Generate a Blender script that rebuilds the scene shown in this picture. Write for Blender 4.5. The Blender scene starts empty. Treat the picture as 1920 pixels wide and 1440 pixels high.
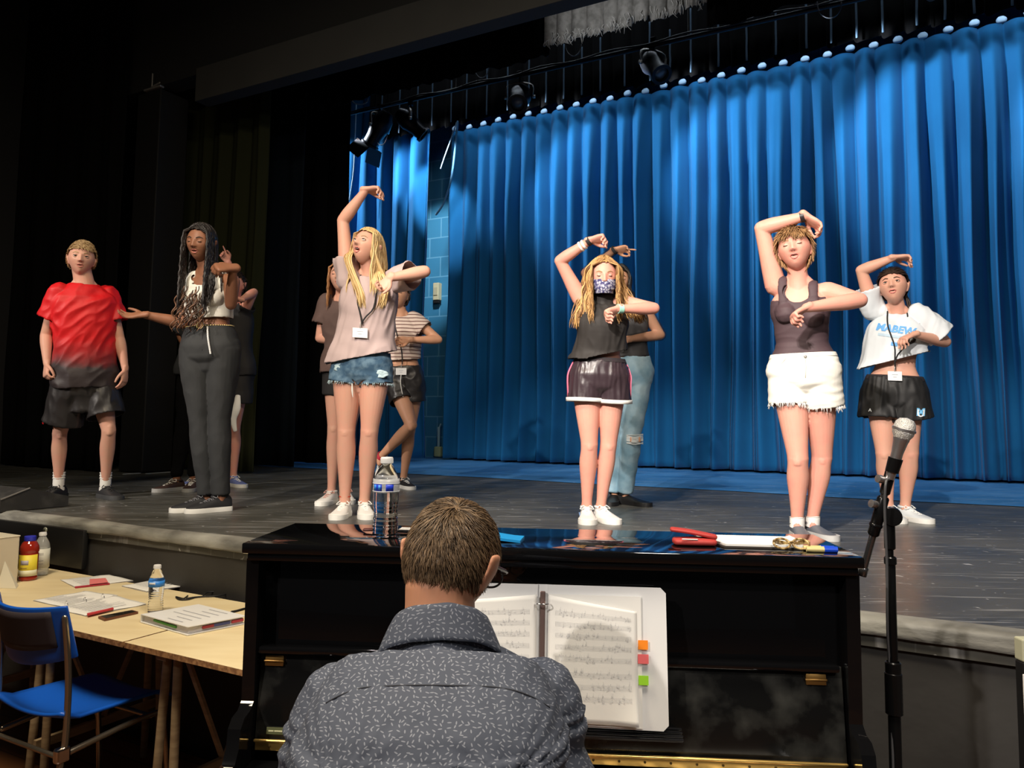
import bpy, bmesh, math, random
from mathutils import Vector, Matrix, noise, Quaternion
from mathutils.bvhtree import BVHTree
random.seed(7)
V = Vector
PI = math.pi
scene = bpy.context.scene
COL = scene.collection
# ------------------------------------------------------------------ camera
F = 1450.0; CY = 670.0; EYE = 1.57
pitch = math.radians(4.6); roll = math.radians(0.7)
Fw = V((0, math.cos(pitch), math.sin(pitch)))
R0 = V((1, 0, 0)); U0 = V((0, -math.sin(pitch), math.cos(pitch)))
Rt = R0 * math.cos(roll) + U0 * math.sin(roll)
Up = -R0 * math.sin(roll) + U0 * math.cos(roll)
CAM = V((0, 0, EYE))
cd = bpy.data.cameras.new('camera'); cam = bpy.data.objects.new('camera', cd); COL.objects.link(cam)
M = Matrix((Rt, Up, -Fw)).transposed().to_4x4(); M.translation = CAM
cam.matrix_world = M
cd.sensor_width = 36; cd.sensor_fit = 'HORIZONTAL'; cd.lens = F / 1920 * 36
cd.shift_y = (CY - 720) / 1920; cd.clip_start = 0.05; cd.clip_end = 100
scene.camera = cam
# ------------------------------------------------------------------ world, exposure
w = bpy.data.worlds.new('world'); scene.world = w; w.use_nodes = True
w.node_tree.nodes['Background'].inputs[0].default_value = (0.9, 0.95, 1, 1)
w.node_tree.nodes['Background'].inputs[1].default_value = 0.012
scene.view_settings.view_transform = 'Standard'; scene.view_settings.look = 'None'
scene.view_settings.exposure = 0.0; scene.view_settings.gamma = 1.0
scene.view_settings.use_curve_mapping = False
# stage frame: E runs along the stage to the right, N runs upstage
E = V((0.8763, -0.4818, 0)); N = V((0.4818, 0.8763, 0)); Z = V((0, 0, 1))
STG = 1.0
def SN(s, n, z=0.0): return E * s + N * n + Z * z
def ray(px, py): return Fw + Rt * ((px - 960) / F) + Up * (-(py - CY) / F)
def P(px, py, d): return CAM + ray(px, py) * d
def PZ(px, py, z): r = ray(px, py); return CAM + r * ((z - EYE) / r.z)
def PN(px, py, n): r = ray(px, py); return CAM + r * (n / r.dot(N))
# ------------------------------------------------------------------ lights
def spot(name, loc, target, power, size, color=(1, 1, 1), blend=0.4, radius=0.08):
    l = bpy.data.lights.new(name, 'SPOT'); l.energy = power; l.spot_size = math.radians(size)
    l.spot_blend = blend; l.color = color; l.shadow_soft_size = radius
    o = bpy.data.objects.new(name, l); COL.objects.link(o); o.location = loc
    o.rotation_euler = (V(target) - V(loc)).to_track_quat('-Z', 'Y').to_euler(); return o
def area(name, loc, target, power, sx, sy, color=(1, 1, 1), spread=180):
    l = bpy.data.lights.new(name, 'AREA'); l.shape = 'RECTANGLE'; l.size = sx; l.size_y = sy
    l.energy = power; l.color = color; l.spread = math.radians(spread)
    o = bpy.data.objects.new(name, l); COL.objects.link(o); o.location = loc
    o.rotation_euler = (V(target) - V(loc)).to_track_quat('-Z', 'Y').to_euler(); return o
WARM = (1, 0.91, 0.82)
spot('front_spot', (-3.4, -2.8, 5.4), (-0.95, 4.5, 2.1), 2200, 21, WARM, 0.5, 0.07)
spot('front_spot', (-2.6, -2.9, 5.4), (0.55, 4.4, 2.0), 2100, 20, WARM, 0.5, 0.07)
spot('front_spot', (-2.2, -2.9, 5.4), (1.75, 4.1, 1.9), 2800, 22, WARM, 0.5, 0.07)
spot('front_spot', (-3.9, -2.2, 5.2), (1.5, 3.6, 1.2), 1000, 36, WARM, 0.6, 0.07)
spot('side_spot', (-6.6, 0.2, 4.7), (-2.75, 5.1, 1.9), 1500, 22, WARM, 0.4, 0.06)
for s, pw in ((-8.2, 520), (-6.6, 330), (-4.9, 380), (-3.0, 380), (-1.1, 380), (0.6, 380)):
    spot('curtain_light', SN(s, 7.42, 5.36), SN(s + 1.5, 9.2, 4.25), pw * 1.0, 70, (0.84, 0.92, 1.0), 0.5, 0.05)
for s in (-4.6, -1.6, 1.4):
    area('heading_light', SN(s, 8.62, 6.05), SN(s, 8.95, 5.2), 11, 2.6, 0.05, (0.84, 0.92, 1.0), 110)
area('house_light', (-2.1, 1.75, 4.9), (-2.0, 2.3, 0.5), 150, 1.2, 0.8, (1, 0.84, 0.60))
area('house_light', (0.6, 0.95, 4.7), (0.1, 1.5, 1.0), 130, 1.2, 0.8, (1, 0.88, 0.72))
spot('house_spot', (2.0, -2.5, 3.6), SN(-1.6, 4.9, 4.7), 330, 46, (1, 0.95, 0.88), 0.8, 0.3)
spot('house_spot', (1.5, -4.0, 5.0), (1.7, 3.0, 0.9), 700, 40, (1, 0.95, 0.88), 0.9, 0.4)
spot('wall_fill', PN(823, 195, 7.45), PN(822, 480, 9.5), 380, 36, (0.9, 0.95, 1.0), 0.6, 0.05)  # unseen spot added to brighten the strip of block wall
spot('valance_fill', SN(-2.5, 5.5, 5.25), SN(-2.5, 6.68, 5.45), 26, 80, (0.95, 0.97, 1.0), 0.6, 0.05)  # added fill, no fixture: lifts the grey valance
area('border_fill', SN(-2.0, 7.8, 6.9), SN(-2.0, 8.2, 5.4), 22, 9.0, 0.05, (0.8, 0.9, 1.0), 120)  # unseen area light added so the border folds show
# ------------------------------------------------------------------ materials
MATS = {}
def mat(name, col, rough=0.6, metal=0.0, spec=0.5, nz=None, bump=None, sheen=0.0, trans=0.0, ior=1.45, sss=0.0, alpha=1.0, coat=0.0, noz=None):
    """col base colour; nz=(scale, colour2, lo, hi) noise mix; bump=(scale, strength, dist)"""
    if name in MATS: return MATS[name]
    m = bpy.data.materials.new(name); m.use_nodes = True; nt = m.node_tree; b = nt.nodes['Principled BSDF']
    b.inputs['Base Color'].default_value = (*col, 1); b.inputs['Roughness'].default_value = rough
    b.inputs['Metallic'].default_value = metal; b.inputs['Specular IOR Level'].default_value = spec
    b.inputs['Sheen Weight'].default_value = sheen; b.inputs['Transmission Weight'].default_value = trans
    b.inputs['IOR'].default_value = ior; b.inputs['Alpha'].default_value = alpha; b.inputs['Coat Weight'].default_value = coat
    if sss:
        b.inputs['Subsurface Weight'].default_value = sss; b.inputs['Subsurface Radius'].default_value = (1, 0.35, 0.2)
        b.inputs['Subsurface Scale'].default_value = 0.01
    if nz or bump:
        tc = nt.nodes.new('ShaderNodeTexCoord'); mp = nt.nodes.new('ShaderNodeMapping')
        nt.links.new(tc.outputs['Object'], mp.inputs[0])
        if noz: mp.inputs['Scale'].default_value = noz
    if nz:
        n = nt.nodes.new('ShaderNodeTexNoise'); n.inputs['Scale'].default_value = nz[0]; n.inputs['Detail'].default_value = 5
        nt.links.new(mp.outputs[0], n.inputs['Vector'])
        r = nt.nodes.new('ShaderNodeMapRange'); r.inputs[1].default_value = nz[2]; r.inputs[2].default_value = nz[3]
        nt.links.new(n.outputs[0], r.inputs[0])
        x = nt.nodes.new('ShaderNodeMix'); x.data_type = 'RGBA'; x.inputs[6].default_value = (*col, 1); x.inputs[7].default_value = (*nz[1], 1)
        nt.links.new(r.outputs[0], x.inputs[0]); nt.links.new(x.outputs[2], b.inputs['Base Color'])
    if bump:
        n = nt.nodes.new('ShaderNodeTexNoise'); n.inputs['Scale'].default_value = bump[0]; n.inputs['Detail'].default_value = 4
        nt.links.new(mp.outputs[0], n.inputs['Vector'])
        bp = nt.nodes.new('ShaderNodeBump'); bp.inputs['Strength'].default_value = bump[1]; bp.inputs['Distance'].default_value = bump[2]
        nt.links.new(n.outputs[0], bp.inputs['Height']); nt.links.new(bp.outputs[0], b.inputs['Normal'])
    MATS[name] = m; return m
def nodes_of(m): return m.node_tree, m.node_tree.nodes, m.node_tree.links, m.node_tree.nodes['Principled BSDF']
def mathn(nt, op, a, b=None):
    n = nt.nodes.new('ShaderNodeMath'); n.operation = op
    for i, v in enumerate((a, b)):
        if v is None: continue
        if hasattr(v, 'is_linked'): nt.links.new(v, n.inputs[i])
        else: n.inputs[i].default_value = v
    return n.outputs[0]
# ------------------------------------------------------------------ object helpers
def tag(o, label=None, cat=None, group=None, kind=None):
    if label: o['label'] = label
    if cat: o['category'] = cat
    if group: o['group'] = group
    if kind: o['kind'] = kind
    return o
def empty(name, loc, label, cat, group=None):
    o = bpy.data.objects.new(name, None); COL.objects.link(o); o.location = loc; o.empty_display_size = 0.1
    return tag(o, label, cat, group)
def wl(o):
    p = V((0, 0, 0)); q = o
    while q is not None: p = p + q.location; q = q.parent
    return p
def link(name, me, m, parent=None, smooth=True, origin=None):
    """mesh given in world coordinates; origin placed at parent or at `origin`"""
    o = bpy.data.objects.new(name, me); COL.objects.link(o)
    org = wl(parent) if parent is not None else (V(origin) if origin is not None else V((0, 0, 0)))
    me.transform(Matrix.Translation(-org))
    if parent is not None: o.parent = parent
    else: o.location = org
    if m is not None:
        me.materials.clear()
        for mm in (m if isinstance(m, (list, tuple)) else [m]): me.materials.append(mm)
    if smooth: me.polygons.foreach_set('use_smooth', [True] * len(me.polygons))
    me.update(); return o
def obj(name, bm, m, parent=None, smooth=False, origin=None, auto=None):
    bmesh.ops.recalc_face_normals(bm, faces=bm.faces)
    me = bpy.data.meshes.new(name); bm.to_mesh(me); bm.free()
    o = link(name, me, m, parent, smooth, origin)
    if auto: 
        me.polygons.foreach_set('use_smooth', [True] * len(me.polygons))
        try: me.set_sharp_from_angle(angle=math.radians(auto))
        except Exception: pass
    return o
def copy_tree(o, parent=None):
    c = o.copy(); COL.objects.link(c)
    if parent is not None: c.parent = parent
    for ch in [x for x in bpy.data.objects if x.parent == o]: copy_tree(ch, c)
    return c
def B(): return bmesh.new()
def box(bm, c, sz, rot=None, bev=0.0):
    r = bmesh.ops.create_cube(bm, size=1.0); vs = r['verts']
    m4 = Matrix.Translation(V(c)) @ ((rot.to_4x4() if rot is not None else Matrix.Identity(4))) @ Matrix.Diagonal((*sz, 1))
    bmesh.ops.transform(bm, matrix=m4, verts=vs)
    if bev:
        es = list({e for v in vs for e in v.link_edges})
        bmesh.ops.bevel(bm, geom=es, offset=bev, segments=2, affect='EDGES', profile=0.5)
def frame_rot(x, y, z): return Matrix((x, y, z)).transposed()
STROT = frame_rot(E, N, Z)
def prism(bm, pts2, to3, depthvec):
    """extrude closed outline; to3 maps 2-D to world"""
    a = [bm.verts.new(to3(p)) for p in pts2]; b = [bm.verts.new(to3(p) + depthvec) for p in pts2]
    n = len(a); bm.faces.new(a); bm.faces.new(b[::-1])
    for i in range(n): bm.faces.new((a[i], b[i], b[(i + 1) % n], a[(i + 1) % n]))
def lathe(bm, prof, c, seg=32, axis=Z, closed=True):
    """prof list of (r, h)"""
    q = V((0, 0, 1)).rotation_difference(V(axis)); c = V(c); rings = []
    for r, h in prof:
        if r < 1e-6: rings.append([bm.verts.new(c + q @ V((0, 0, h)))])
        else: rings.append([bm.verts.new(c + q @ V((r * math.cos(2 * PI * i / seg), r * math.sin(2 * PI * i / seg), h))) for i in range(seg)])
    for a, b in zip(rings, rings[1:]):
        for i in range(seg):
            j = (i + 1) % seg
            if len(a) == 1 and len(b) == 1: continue
            if len(a) == 1: bm.faces.new((a[0], b[i], b[j]))
            elif len(b) == 1: bm.faces.new((a[i], a[j], b[0]))
            else: bm.faces.new((a[i], a[j], b[j], b[i]))
def catmull(vals, sub):
    if sub <= 1 or len(vals) < 3: 
        if len(vals) == 2 and sub > 1:
            return [[vals[0][k] + (vals[1][k] - vals[0][k]) * i / sub for k in range(len(vals[0]))] for i in range(sub + 1)]
        return vals
    out = []; n = len(vals)
    for i in range(n - 1):
        p0 = vals[max(i - 1, 0)]; p1 = vals[i]; p2 = vals[i + 1]; p3 = vals[min(i + 2, n - 1)]
        for k in range(sub):
            t = k / sub
            out.append([0.5 * ((2 * b) + (-a + c) * t + (2 * a - 5 * b + 4 * c - d) * t * t + (-a + 3 * b - 3 * c + d) * t ** 3) for a, b, c, d in zip(p0, p1, p2, p3)])
    out.append(list(vals[-1])); return out
def tube(bm, pts, rads, ref=None, seg=16, sub=3, cap=True, power=2.0, layer=None, lval=0.0):
    """lofted tube through pts; rads floats or (a,b); ref = vector (or per point) giving axis a"""
    R = [(r, r) if not isinstance(r, (tuple, list)) else r for r in rads]
    if len(R) == 1: R = R * len(pts)
    refs = ref if isinstance(ref, list) else [ref] * len(pts)
    hasref = refs[0] is not None
    rows = [list(p) + list(r) + (list(f) if hasref else []) for p, r, f in zip(pts, R, refs)]
    rows = catmull(rows, sub)
    n = len(rows); pp = [V(r[:3]) for r in rows]; prev = None; rings = []
    def ringat(c, x, y, a, b):
        L = []
        for i in range(seg):
            t = 2 * PI * i / seg; ct, st = math.cos(t), math.sin(t)
            if power != 2.0:
                ct = math.copysign(abs(ct) ** (2 / power), ct); st = math.copysign(abs(st) ** (2 / power), st)
            v = bm.verts.new(c + x * (a * ct) + y * (b * st))
            if layer is not None: v[layer] = lval
            L.append(v)
        return L
    frames = []
    for i in range(n):
        t = (pp[min(i + 1, n - 1)] - pp[max(i - 1, 0)])
        if t.length < 1e-9: t = V((0, 0, 1))
        t.normalize()
        f = V(rows[i][5:8]) if hasref else (prev if prev is not None else (V((1, 0, 0)) if abs(t.x) < 0.8 else V((0, 1, 0))))
        x = f - t * f.dot(t)
        if x.length < 1e-6: x = t.orthogonal()
        x.normalize(); prev = x; y = t.cross(x); frames.append((t, x, y))
    t, x, y = frames[0]; a, b = abs(rows[0][3]), abs(rows[0][4]); m0 = min(a, b)
    c0 = cap in (True, 'flat', 'flatend'); c1 = c0
    if c0:
        flat0 = cap == 'flat'
        v0 = bm.verts.new(pp[0] - t * (m0 if not flat0 else 0))
        if layer is not None: v0[layer] = lval
        for q in (() if flat0 else (0.85, 0.5)): rings.append(ringat(pp[0] - t * (m0 * q), x, y, a * math.sqrt(1 - q * q), b * math.sqrt(1 - q * q)))
    for i in range(n):
        t, x, y = frames[i]; rings.append(ringat(pp[i], x, y, max(rows[i][3], 1e-4), max(rows[i][4], 1e-4)))
    t, x, y = frames[-1]; a, b = rows[-1][3], rows[-1][4]; m1 = max(min(a, b), 1e-4)
    if c1:
        flat1 = cap in ('flat', 'flatend')
        for q in (() if flat1 else (0.5, 0.85)): rings.append(ringat(pp[-1] + t * (m1 * q), x, y, a * math.sqrt(1 - q * q), b * math.sqrt(1 - q * q)))
        v1 = bm.verts.new(pp[-1] + t * (m1 if not flat1 else 0))
        if layer is not None: v1[layer] = lval
    for r0, r1 in zip(rings, rings[1:]):
        for i in range(seg):
            j = (i + 1) % seg; bm.faces.new((r0[i], r0[j], r1[j], r1[i]))
    if c0:
        for i in range(seg):
            j = (i + 1) % seg; bm.faces.new((v0, rings[0][j], rings[0][i])); bm.faces.new((v1, rings[-1][i], rings[-1][j]))
def bar(bm, a, b, r, seg=10): tube(bm, [V(a), V(b)], [r], None, seg, 1)
def beam(bm, a, b, w, h, up=Z):
    a, b = V(a), V(b); d = (b - a); L = d.length; d.normalize(); x = d.cross(up)
    if x.length < 1e-5: x = d.orthogonal()
    x.normalize(); y = x.cross(d); box(bm, (a + b) / 2, (w, L, h), frame_rot(x, d, y))
def grid(bm, fn, nu, nv):
    g = [[bm.verts.new(fn(u / nu, v / nv)) for v in range(nv + 1)] for u in range(nu + 1)]
    for i in range(nu):
        for j in range(nv): bm.faces.new((g[i][j], g[i + 1][j], g[i + 1][j + 1], g[i][j + 1]))
    return g
def solidify(o, th, off=-1):
    m = o.modifiers.new('thick', 'SOLIDIFY'); m.thickness = th; m.offset = off; return o
def nz(x, y=0.0, z=0.0): return noise.noise(V((x, y, z)))
def text_mesh(name, s, size, m, parent, pos, xdir, ydir, extrude=0.0005, shear=0.0, offset=0.0, origin=None, align='CENTER', sx=1.0):
    cu = bpy.data.curves.new('t', 'FONT'); cu.body = s; cu.size = size; cu.extrude = extrude; cu.align_x = align; cu.align_y = 'CENTER'
    cu.shear = shear; cu.offset = offset; cu.resolution_u = 2
    t = bpy.data.objects.new('t', cu); COL.objects.link(t); dg = bpy.context.evaluated_depsgraph_get()
    me = bpy.data.meshes.new_from_object(t.evaluated_get(dg)); bpy.data.objects.remove(t); bpy.data.curves.remove(cu)
    x = V(xdir).normalized(); y = V(ydir).normalized(); z = x.cross(y)
    mm = frame_rot(x * sx, y, z).to_4x4(); mm.translation = V(pos); me.transform(mm)
    if me.name: me.name = name
    return link(name, me, m, parent, False, origin)
# ================================================================== SETTING
# --- house floor, dark parquet
m = mat('parquet', (0.12, 0.05, 0.02), 0.4)
nt, nd, lk, b = nodes_of(m)
tc = nd.new('ShaderNodeTexCoord'); mp = nd.new('ShaderNodeMapping'); mp.inputs['Rotation'].default_value = (0, 0, 0.5)
br = nd.new('ShaderNodeTexBrick'); br.inputs['Scale'].default_value = 1.0
br.inputs['Color1'].default_value = (0.17, 0.068, 0.026, 1); br.inputs['Color2'].default_value = (0.10, 0.038, 0.015, 1); br.inputs['Mortar'].default_value = (0.02, 0.01, 0.005, 1)
br.inputs['Mortar Size'].default_value = 0.004; br.inputs['Brick Width'].default_value = 0.9; br.inputs['Row Height'].default_value = 0.12
lk.new(tc.outputs['Object'], mp.inputs[0]); lk.new(mp.outputs[0], br.inputs['Vector']); lk.new(br.outputs[0], b.inputs['Base Color'])
bm = B(); box(bm, (0, 3, -0.05), (24, 20, 0.1)); tag(obj('floor', bm, m), kind='structure')
# --- stage: dark scuffed vinyl floor, blue strip near the back curtain
def stagemat(name, c1, c2, scuff, r0):
    m = mat(name, c1, r0); nt, nd, lk, b = nodes_of(m)
    tc = nd.new('ShaderNodeTexCoord')
    def scr(rot, sc, scale, lo, hi):
        mp = nd.new('ShaderNodeMapping'); mp.inputs['Rotation'].default_value = (0, 0, rot); mp.inputs['Scale'].default_value = sc
        lk.new(tc.outputs['Object'], mp.inputs[0]); n = nd.new('ShaderNodeTexNoise'); n.inputs['Scale'].default_value = scale; n.inputs['Detail'].default_value = 3; n.inputs['Distortion'].default_value = 0.6
        lk.new(mp.outputs[0], n.inputs['Vector']); r = nd.new('ShaderNodeMapRange'); r.inputs[1].default_value = lo; r.inputs[2].default_value = hi
        lk.new(n.outputs[0], r.inputs[0]); return r.outputs[0]
    a = scr(-0.45, (1, 14, 1), 2.2, 0.60, 0.70); c = scr(0.9, (1, 10, 1), 2.6, 0.62, 0.72); d = scr(0, (1, 1, 1), 22, 0.67, 0.72); e = scr(0.3, (1, 1.5, 1), 1.4, 0.35, 0.7)
    s = mathn(nt, 'MAXIMUM', mathn(nt, 'MULTIPLY', mathn(nt, 'MAXIMUM', a, c), 0.55), d)
    x = nd.new('ShaderNodeMix'); x.data_type = 'RGBA'; x.inputs[6].default_value = (*c1, 1); x.inputs[7].default_value = (*c2, 1); lk.new(e, x.inputs[0])
    y = nd.new('ShaderNodeMix'); y.data_type = 'RGBA'; lk.new(x.outputs[2], y.inputs[6]); y.inputs[7].default_value = (*scuff, 1); lk.new(s, y.inputs[0])
    lk.new(y.outputs[2], b.inputs['Base Color'])
    rr = mathn(nt, 'ADD', mathn(nt, 'MULTIPLY', e, 0.14), r0); lk.new(rr, b.inputs['Roughness'])
    return m
SF = stagemat('stage_vinyl', (0.064, 0.063, 0.056), (0.096, 0.094, 0.084), (0.34, 0.34, 0.34), 0.28)
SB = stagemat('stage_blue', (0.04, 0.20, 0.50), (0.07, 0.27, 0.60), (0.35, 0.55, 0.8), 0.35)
bm = B(); box(bm, SN(-1.5, 4.575, STG - 0.04), (15, 4.05, 0.08), STROT); tag(obj('stage_floor', bm, SF), kind='structure')
bm = B()
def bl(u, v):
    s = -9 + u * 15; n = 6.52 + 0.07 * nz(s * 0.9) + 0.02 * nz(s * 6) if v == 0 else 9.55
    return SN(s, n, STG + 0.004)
grid(bm, bl, 120, 1); box(bm, SN(-1.5, 8.1, STG - 0.04), (15, 3.0, 0.08), STROT)
tag(obj('stage_back_floor', bm, SB), kind='structure')
# --- stage front face: dark sheet material with soft wrinkles
FM = mat('stage_face_black', (0.040, 0.038, 0.036), 0.62, nz=(2.5, (0.026, 0.025, 0.024), 0.35, 0.7), bump=(6, 0.25, 0.02))
bm = B()
def ff(u, v):
    s = -9 + u * 15; z = v * 0.985
    return SN(s, 2.56 + 0.012 * nz(s * 2.2, z * 1.5) + 0.006 * nz(s * 7, z * 5, 3), z)
grid(bm, ff, 180, 14); o = obj('stage_front', bm, FM, smooth=True); tag(o, kind='structure'); solidify(o, 0.02, 1)
# --- scuffed pale edge of the vinyl, rolled over the lip
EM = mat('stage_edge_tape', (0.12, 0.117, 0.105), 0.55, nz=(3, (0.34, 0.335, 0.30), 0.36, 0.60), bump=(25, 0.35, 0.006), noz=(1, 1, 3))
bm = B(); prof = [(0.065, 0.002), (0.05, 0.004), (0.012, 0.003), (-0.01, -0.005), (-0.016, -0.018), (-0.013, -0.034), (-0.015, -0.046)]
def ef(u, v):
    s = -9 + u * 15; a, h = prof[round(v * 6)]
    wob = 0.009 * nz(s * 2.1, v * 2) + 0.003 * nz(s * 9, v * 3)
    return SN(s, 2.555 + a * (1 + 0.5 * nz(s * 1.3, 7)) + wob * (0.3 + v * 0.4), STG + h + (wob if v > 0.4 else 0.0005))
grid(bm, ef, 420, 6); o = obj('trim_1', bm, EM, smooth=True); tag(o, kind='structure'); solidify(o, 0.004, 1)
# --- back wall of blue painted block
m = mat('blue_block', (0.03, 0.16, 0.33), 0.5); nt, nd, lk, b = nodes_of(m)
tc = nd.new('ShaderNodeTexCoord'); mp = nd.new('ShaderNodeMapping'); mp.inputs['Rotation'].default_value = (PI / 2, 0, 0)
br = nd.new('ShaderNodeTexBrick'); br.inputs['Scale'].default_value = 1; br.inputs['Brick Width'].default_value = 0.4; br.inputs['Row Height'].default_value = 0.3; br.inputs['Mortar Size'].default_value = 0.009
br.inputs['Color1'].default_value = (0.055, 0.27, 0.48, 1); br.inputs['Color2'].default_value = (0.062, 0.30, 0.52, 1); br.inputs['Mortar'].default_value = (0.18, 0.48, 0.70, 1)
lk.new(tc.outputs['Object'], mp.inputs[0]); lk.new(mp.outputs[0], br.inputs['Vector']); lk.new(br.outputs[0], b.inputs['Base Color'])
bm = B(); box(bm, (0, 0, 0), (16, 0.2, 8)); o = obj('wall_back', bm, m); o.location = SN(-1.5, 9.65, 4.0); o.rotation_euler = (0, 0, math.atan2(E.y, E.x)); tag(o, kind='structure')
BLK = mat('black_paint', (0.010, 0.010, 0.011), 0.7)
DG = mat('charcoal_paint', (0.030, 0.030, 0.029), 0.75, nz=(3, (0.036, 0.036, 0.034), 0.3, 0.7))
bm = B(); box(bm, SN(-9.1, 5, 4), (0.2, 14, 8), STROT); tag(obj('wall_left', bm, BLK), kind='structure')
bm = B(); box(bm, SN(6.1, 5, 4), (0.2, 14, 8), STROT); tag(obj('wall_right', bm, BLK), kind='structure')
bm = B(); box(bm, SN(-1.5, 4, 8.05), (16, 14, 0.1), STROT); tag(obj('ceiling', bm, BLK), kind='structure')
# proscenium: wall above, lit lower band, left pier
bm = B(); box(bm, SN(-1.0, 5.05, 6.47), (14.5, 0.2, 3.1), STROT); tag(obj('wall_front', bm, mat('proscenium_dark', (0.014, 0.014, 0.0135), 0.8)), kind='structure')
a = PN(375, 150, 4.9); sL = a.dot(E)
bm = B(); box(bm, SN((sL + 6) / 2, 4.93, 4.755), (6 - sL, 0.16, 0.33), STROT, 0.006); tag(obj('trim_2', bm, DG), kind='structure')
bm = B(); box(bm, SN(-7.02, 5.12, 2.95), (0.36, 0.34, 3.88), STROT, 0.01); tag(obj('trim_3', bm, mat('pier_grey', (0.0045, 0.0045, 0.005), 0.7)), kind='structure')
# small bracket on top of the pier
r = empty('pipe_bracket', SN(-6.95, 4.95, 4.89), 'small pale metal bracket on top of the dark proscenium pier', 'bracket')
GM = mat('dull_metal', (0.45, 0.43, 0.40), 0.45, 0.7)
bm = B(); box(bm, SN(-6.95, 4.95, 4.905), (0.26, 0.05, 0.02), STROT, 0.004); obj('bracket_plate', bm, GM, r)
bm = B(); bar(bm, SN(-6.98, 4.95, 4.91), SN(-6.98, 4.95, 5.07), 0.008); bar(bm, SN(-6.98, 4.95, 4.93), SN(-6.86, 4.95, 4.95), 0.01); obj('bracket_rod', bm, GM, r)
# ================================================================== DRAPES
def drape(name, s0, s1, n, z0, z1, m, label, period=0.235, amp=0.09, seed=0, rows=46, per=14, hem=0.0, scal=0.0, group=None, header=None, flare=0.25, cat='curtain'):
    bm = B(); L = s1 - s0; nu = max(int(L / period * per), 8)
    def f(u, v):
        s = s0 + u * L; zz = z0 + (z1 - z0) * v; d = 1 - v
        ph = s / period + flare * 1.5 * d * nz(s * 1.1 + seed, zz * 0.22) + 0.14 * nz(s * 3.3, zz * 0.5, seed)
        k = abs(math.sin(PI * ph)); cell = math.floor(ph)
        rnd = 0.62 + 0.55 * (nz(cell * 7.31 + seed * 3.7, 2.2) + 0.5)
        env = 0.55 + 0.45 * min(1, d * 4)
        off = amp * rnd * env * (k ** 0.9) + amp * 0.30 * d * math.sin(2 * PI * ph * 2.0 + 4 * nz(s * 0.8, seed)) * k + 0.045 * d * nz(s * 1.7, zz * 0.4, seed + 5)
        zb = zz
        if v == 0 and scal: zb = z0 + scal * (0.5 - k ** 2) 
        if v == 0 and hem: zb = z0 + hem * abs(nz(s * 6, seed))
        return SN(s + 0.03 * d * math.sin(2 * PI * ph + seed), n - off, zb)
    grid(bm, f, nu, rows); o = obj(name, bm, m, smooth=True, origin=SN((s0 + s1) / 2, n, z0)); solidify(o, 0.006, 1)
    return tag(o, label, cat, group)
BLU = mat('blue_velour', (0.010, 0.115, 0.29), 0.9, spec=0.1, nz=(1.2, (0.008, 0.092, 0.24), 0.3, 0.7), bump=(260, 0.35, 0.002), sheen=0.05)
BVB = mat('black_velour', (0.0022, 0.0022, 0.0026), 0.95, spec=0.15)
OLV = mat('olive_velour', (0.018, 0.020, 0.008), 0.95, spec=0.15)
NVY = mat('navy_velour', (0.006, 0.010, 0.016), 0.95, spec=0.15)
drape('stage_curtain', -6.02, 3.2, 9.15, STG + 0.03, 5.70, BLU, 'wide pleated blue main curtain across the back of the stage', seed=1, rows=64, per=20, amp=0.17)
drape('stage_curtain', -8.6, -5.98, 8.5, STG + 0.05, 6.5, BLU, 'narrow blue curtain left of the bare block wall strip', seed=9, period=0.30, amp=0.16)
drape('masking_curtain', -8.95, PN(655, 500, 7.2).dot(E), 7.2, STG + 0.02, 7.9, BVB, 'black masking leg curtain between olive curtain and blue curtain', seed=3, period=0.3, amp=0.08, rows=20)
drape('masking_curtain', PN(385, 500, 5.6).dot(E) - 0.5, PN(499, 500, 5.6).dot(E), 5.6, STG + 0.02, 7.5, OLV, 'dark olive leg curtain just inside the proscenium', seed=5, period=0.27, amp=0.10, rows=24)
drape('masking_curtain', -8.9, -6.2, 6.4, STG + 0.02, 7.8, NVY, 'dark navy leg curtain behind the proscenium pier', seed=6, period=0.5, amp=0.05, rows=20)
drape('house_drape', -9.0, -7.2, 4.85, STG + 0.02, 7.9, BVB, 'black drape covering the wall left of the proscenium pier', seed=12, period=0.4, amp=0.07, rows=20)
# borders overhead
drape('stage_border', PN(697, 230, 8.3).dot(E), 3.2, 8.3, 5.42, 7.9, BVB, 'black border with scalloped hem above the main curtain', period=0.235, amp=0.07, seed=2, rows=8, scal=0.06, cat='curtain')
drape('stage_border', -8.8, -3.3, 6.8, 5.24, 7.9, BVB, 'black overhead border left of the frayed grey fabric', period=0.3, amp=0.06, seed=4, rows=8)
drape('stage_border', -1.75, 3.2, 6.8, 5.15, 7.9, BVB, 'black overhead border right of the frayed grey fabric', period=0.3, amp=0.06, seed=14, rows=8)
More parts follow.
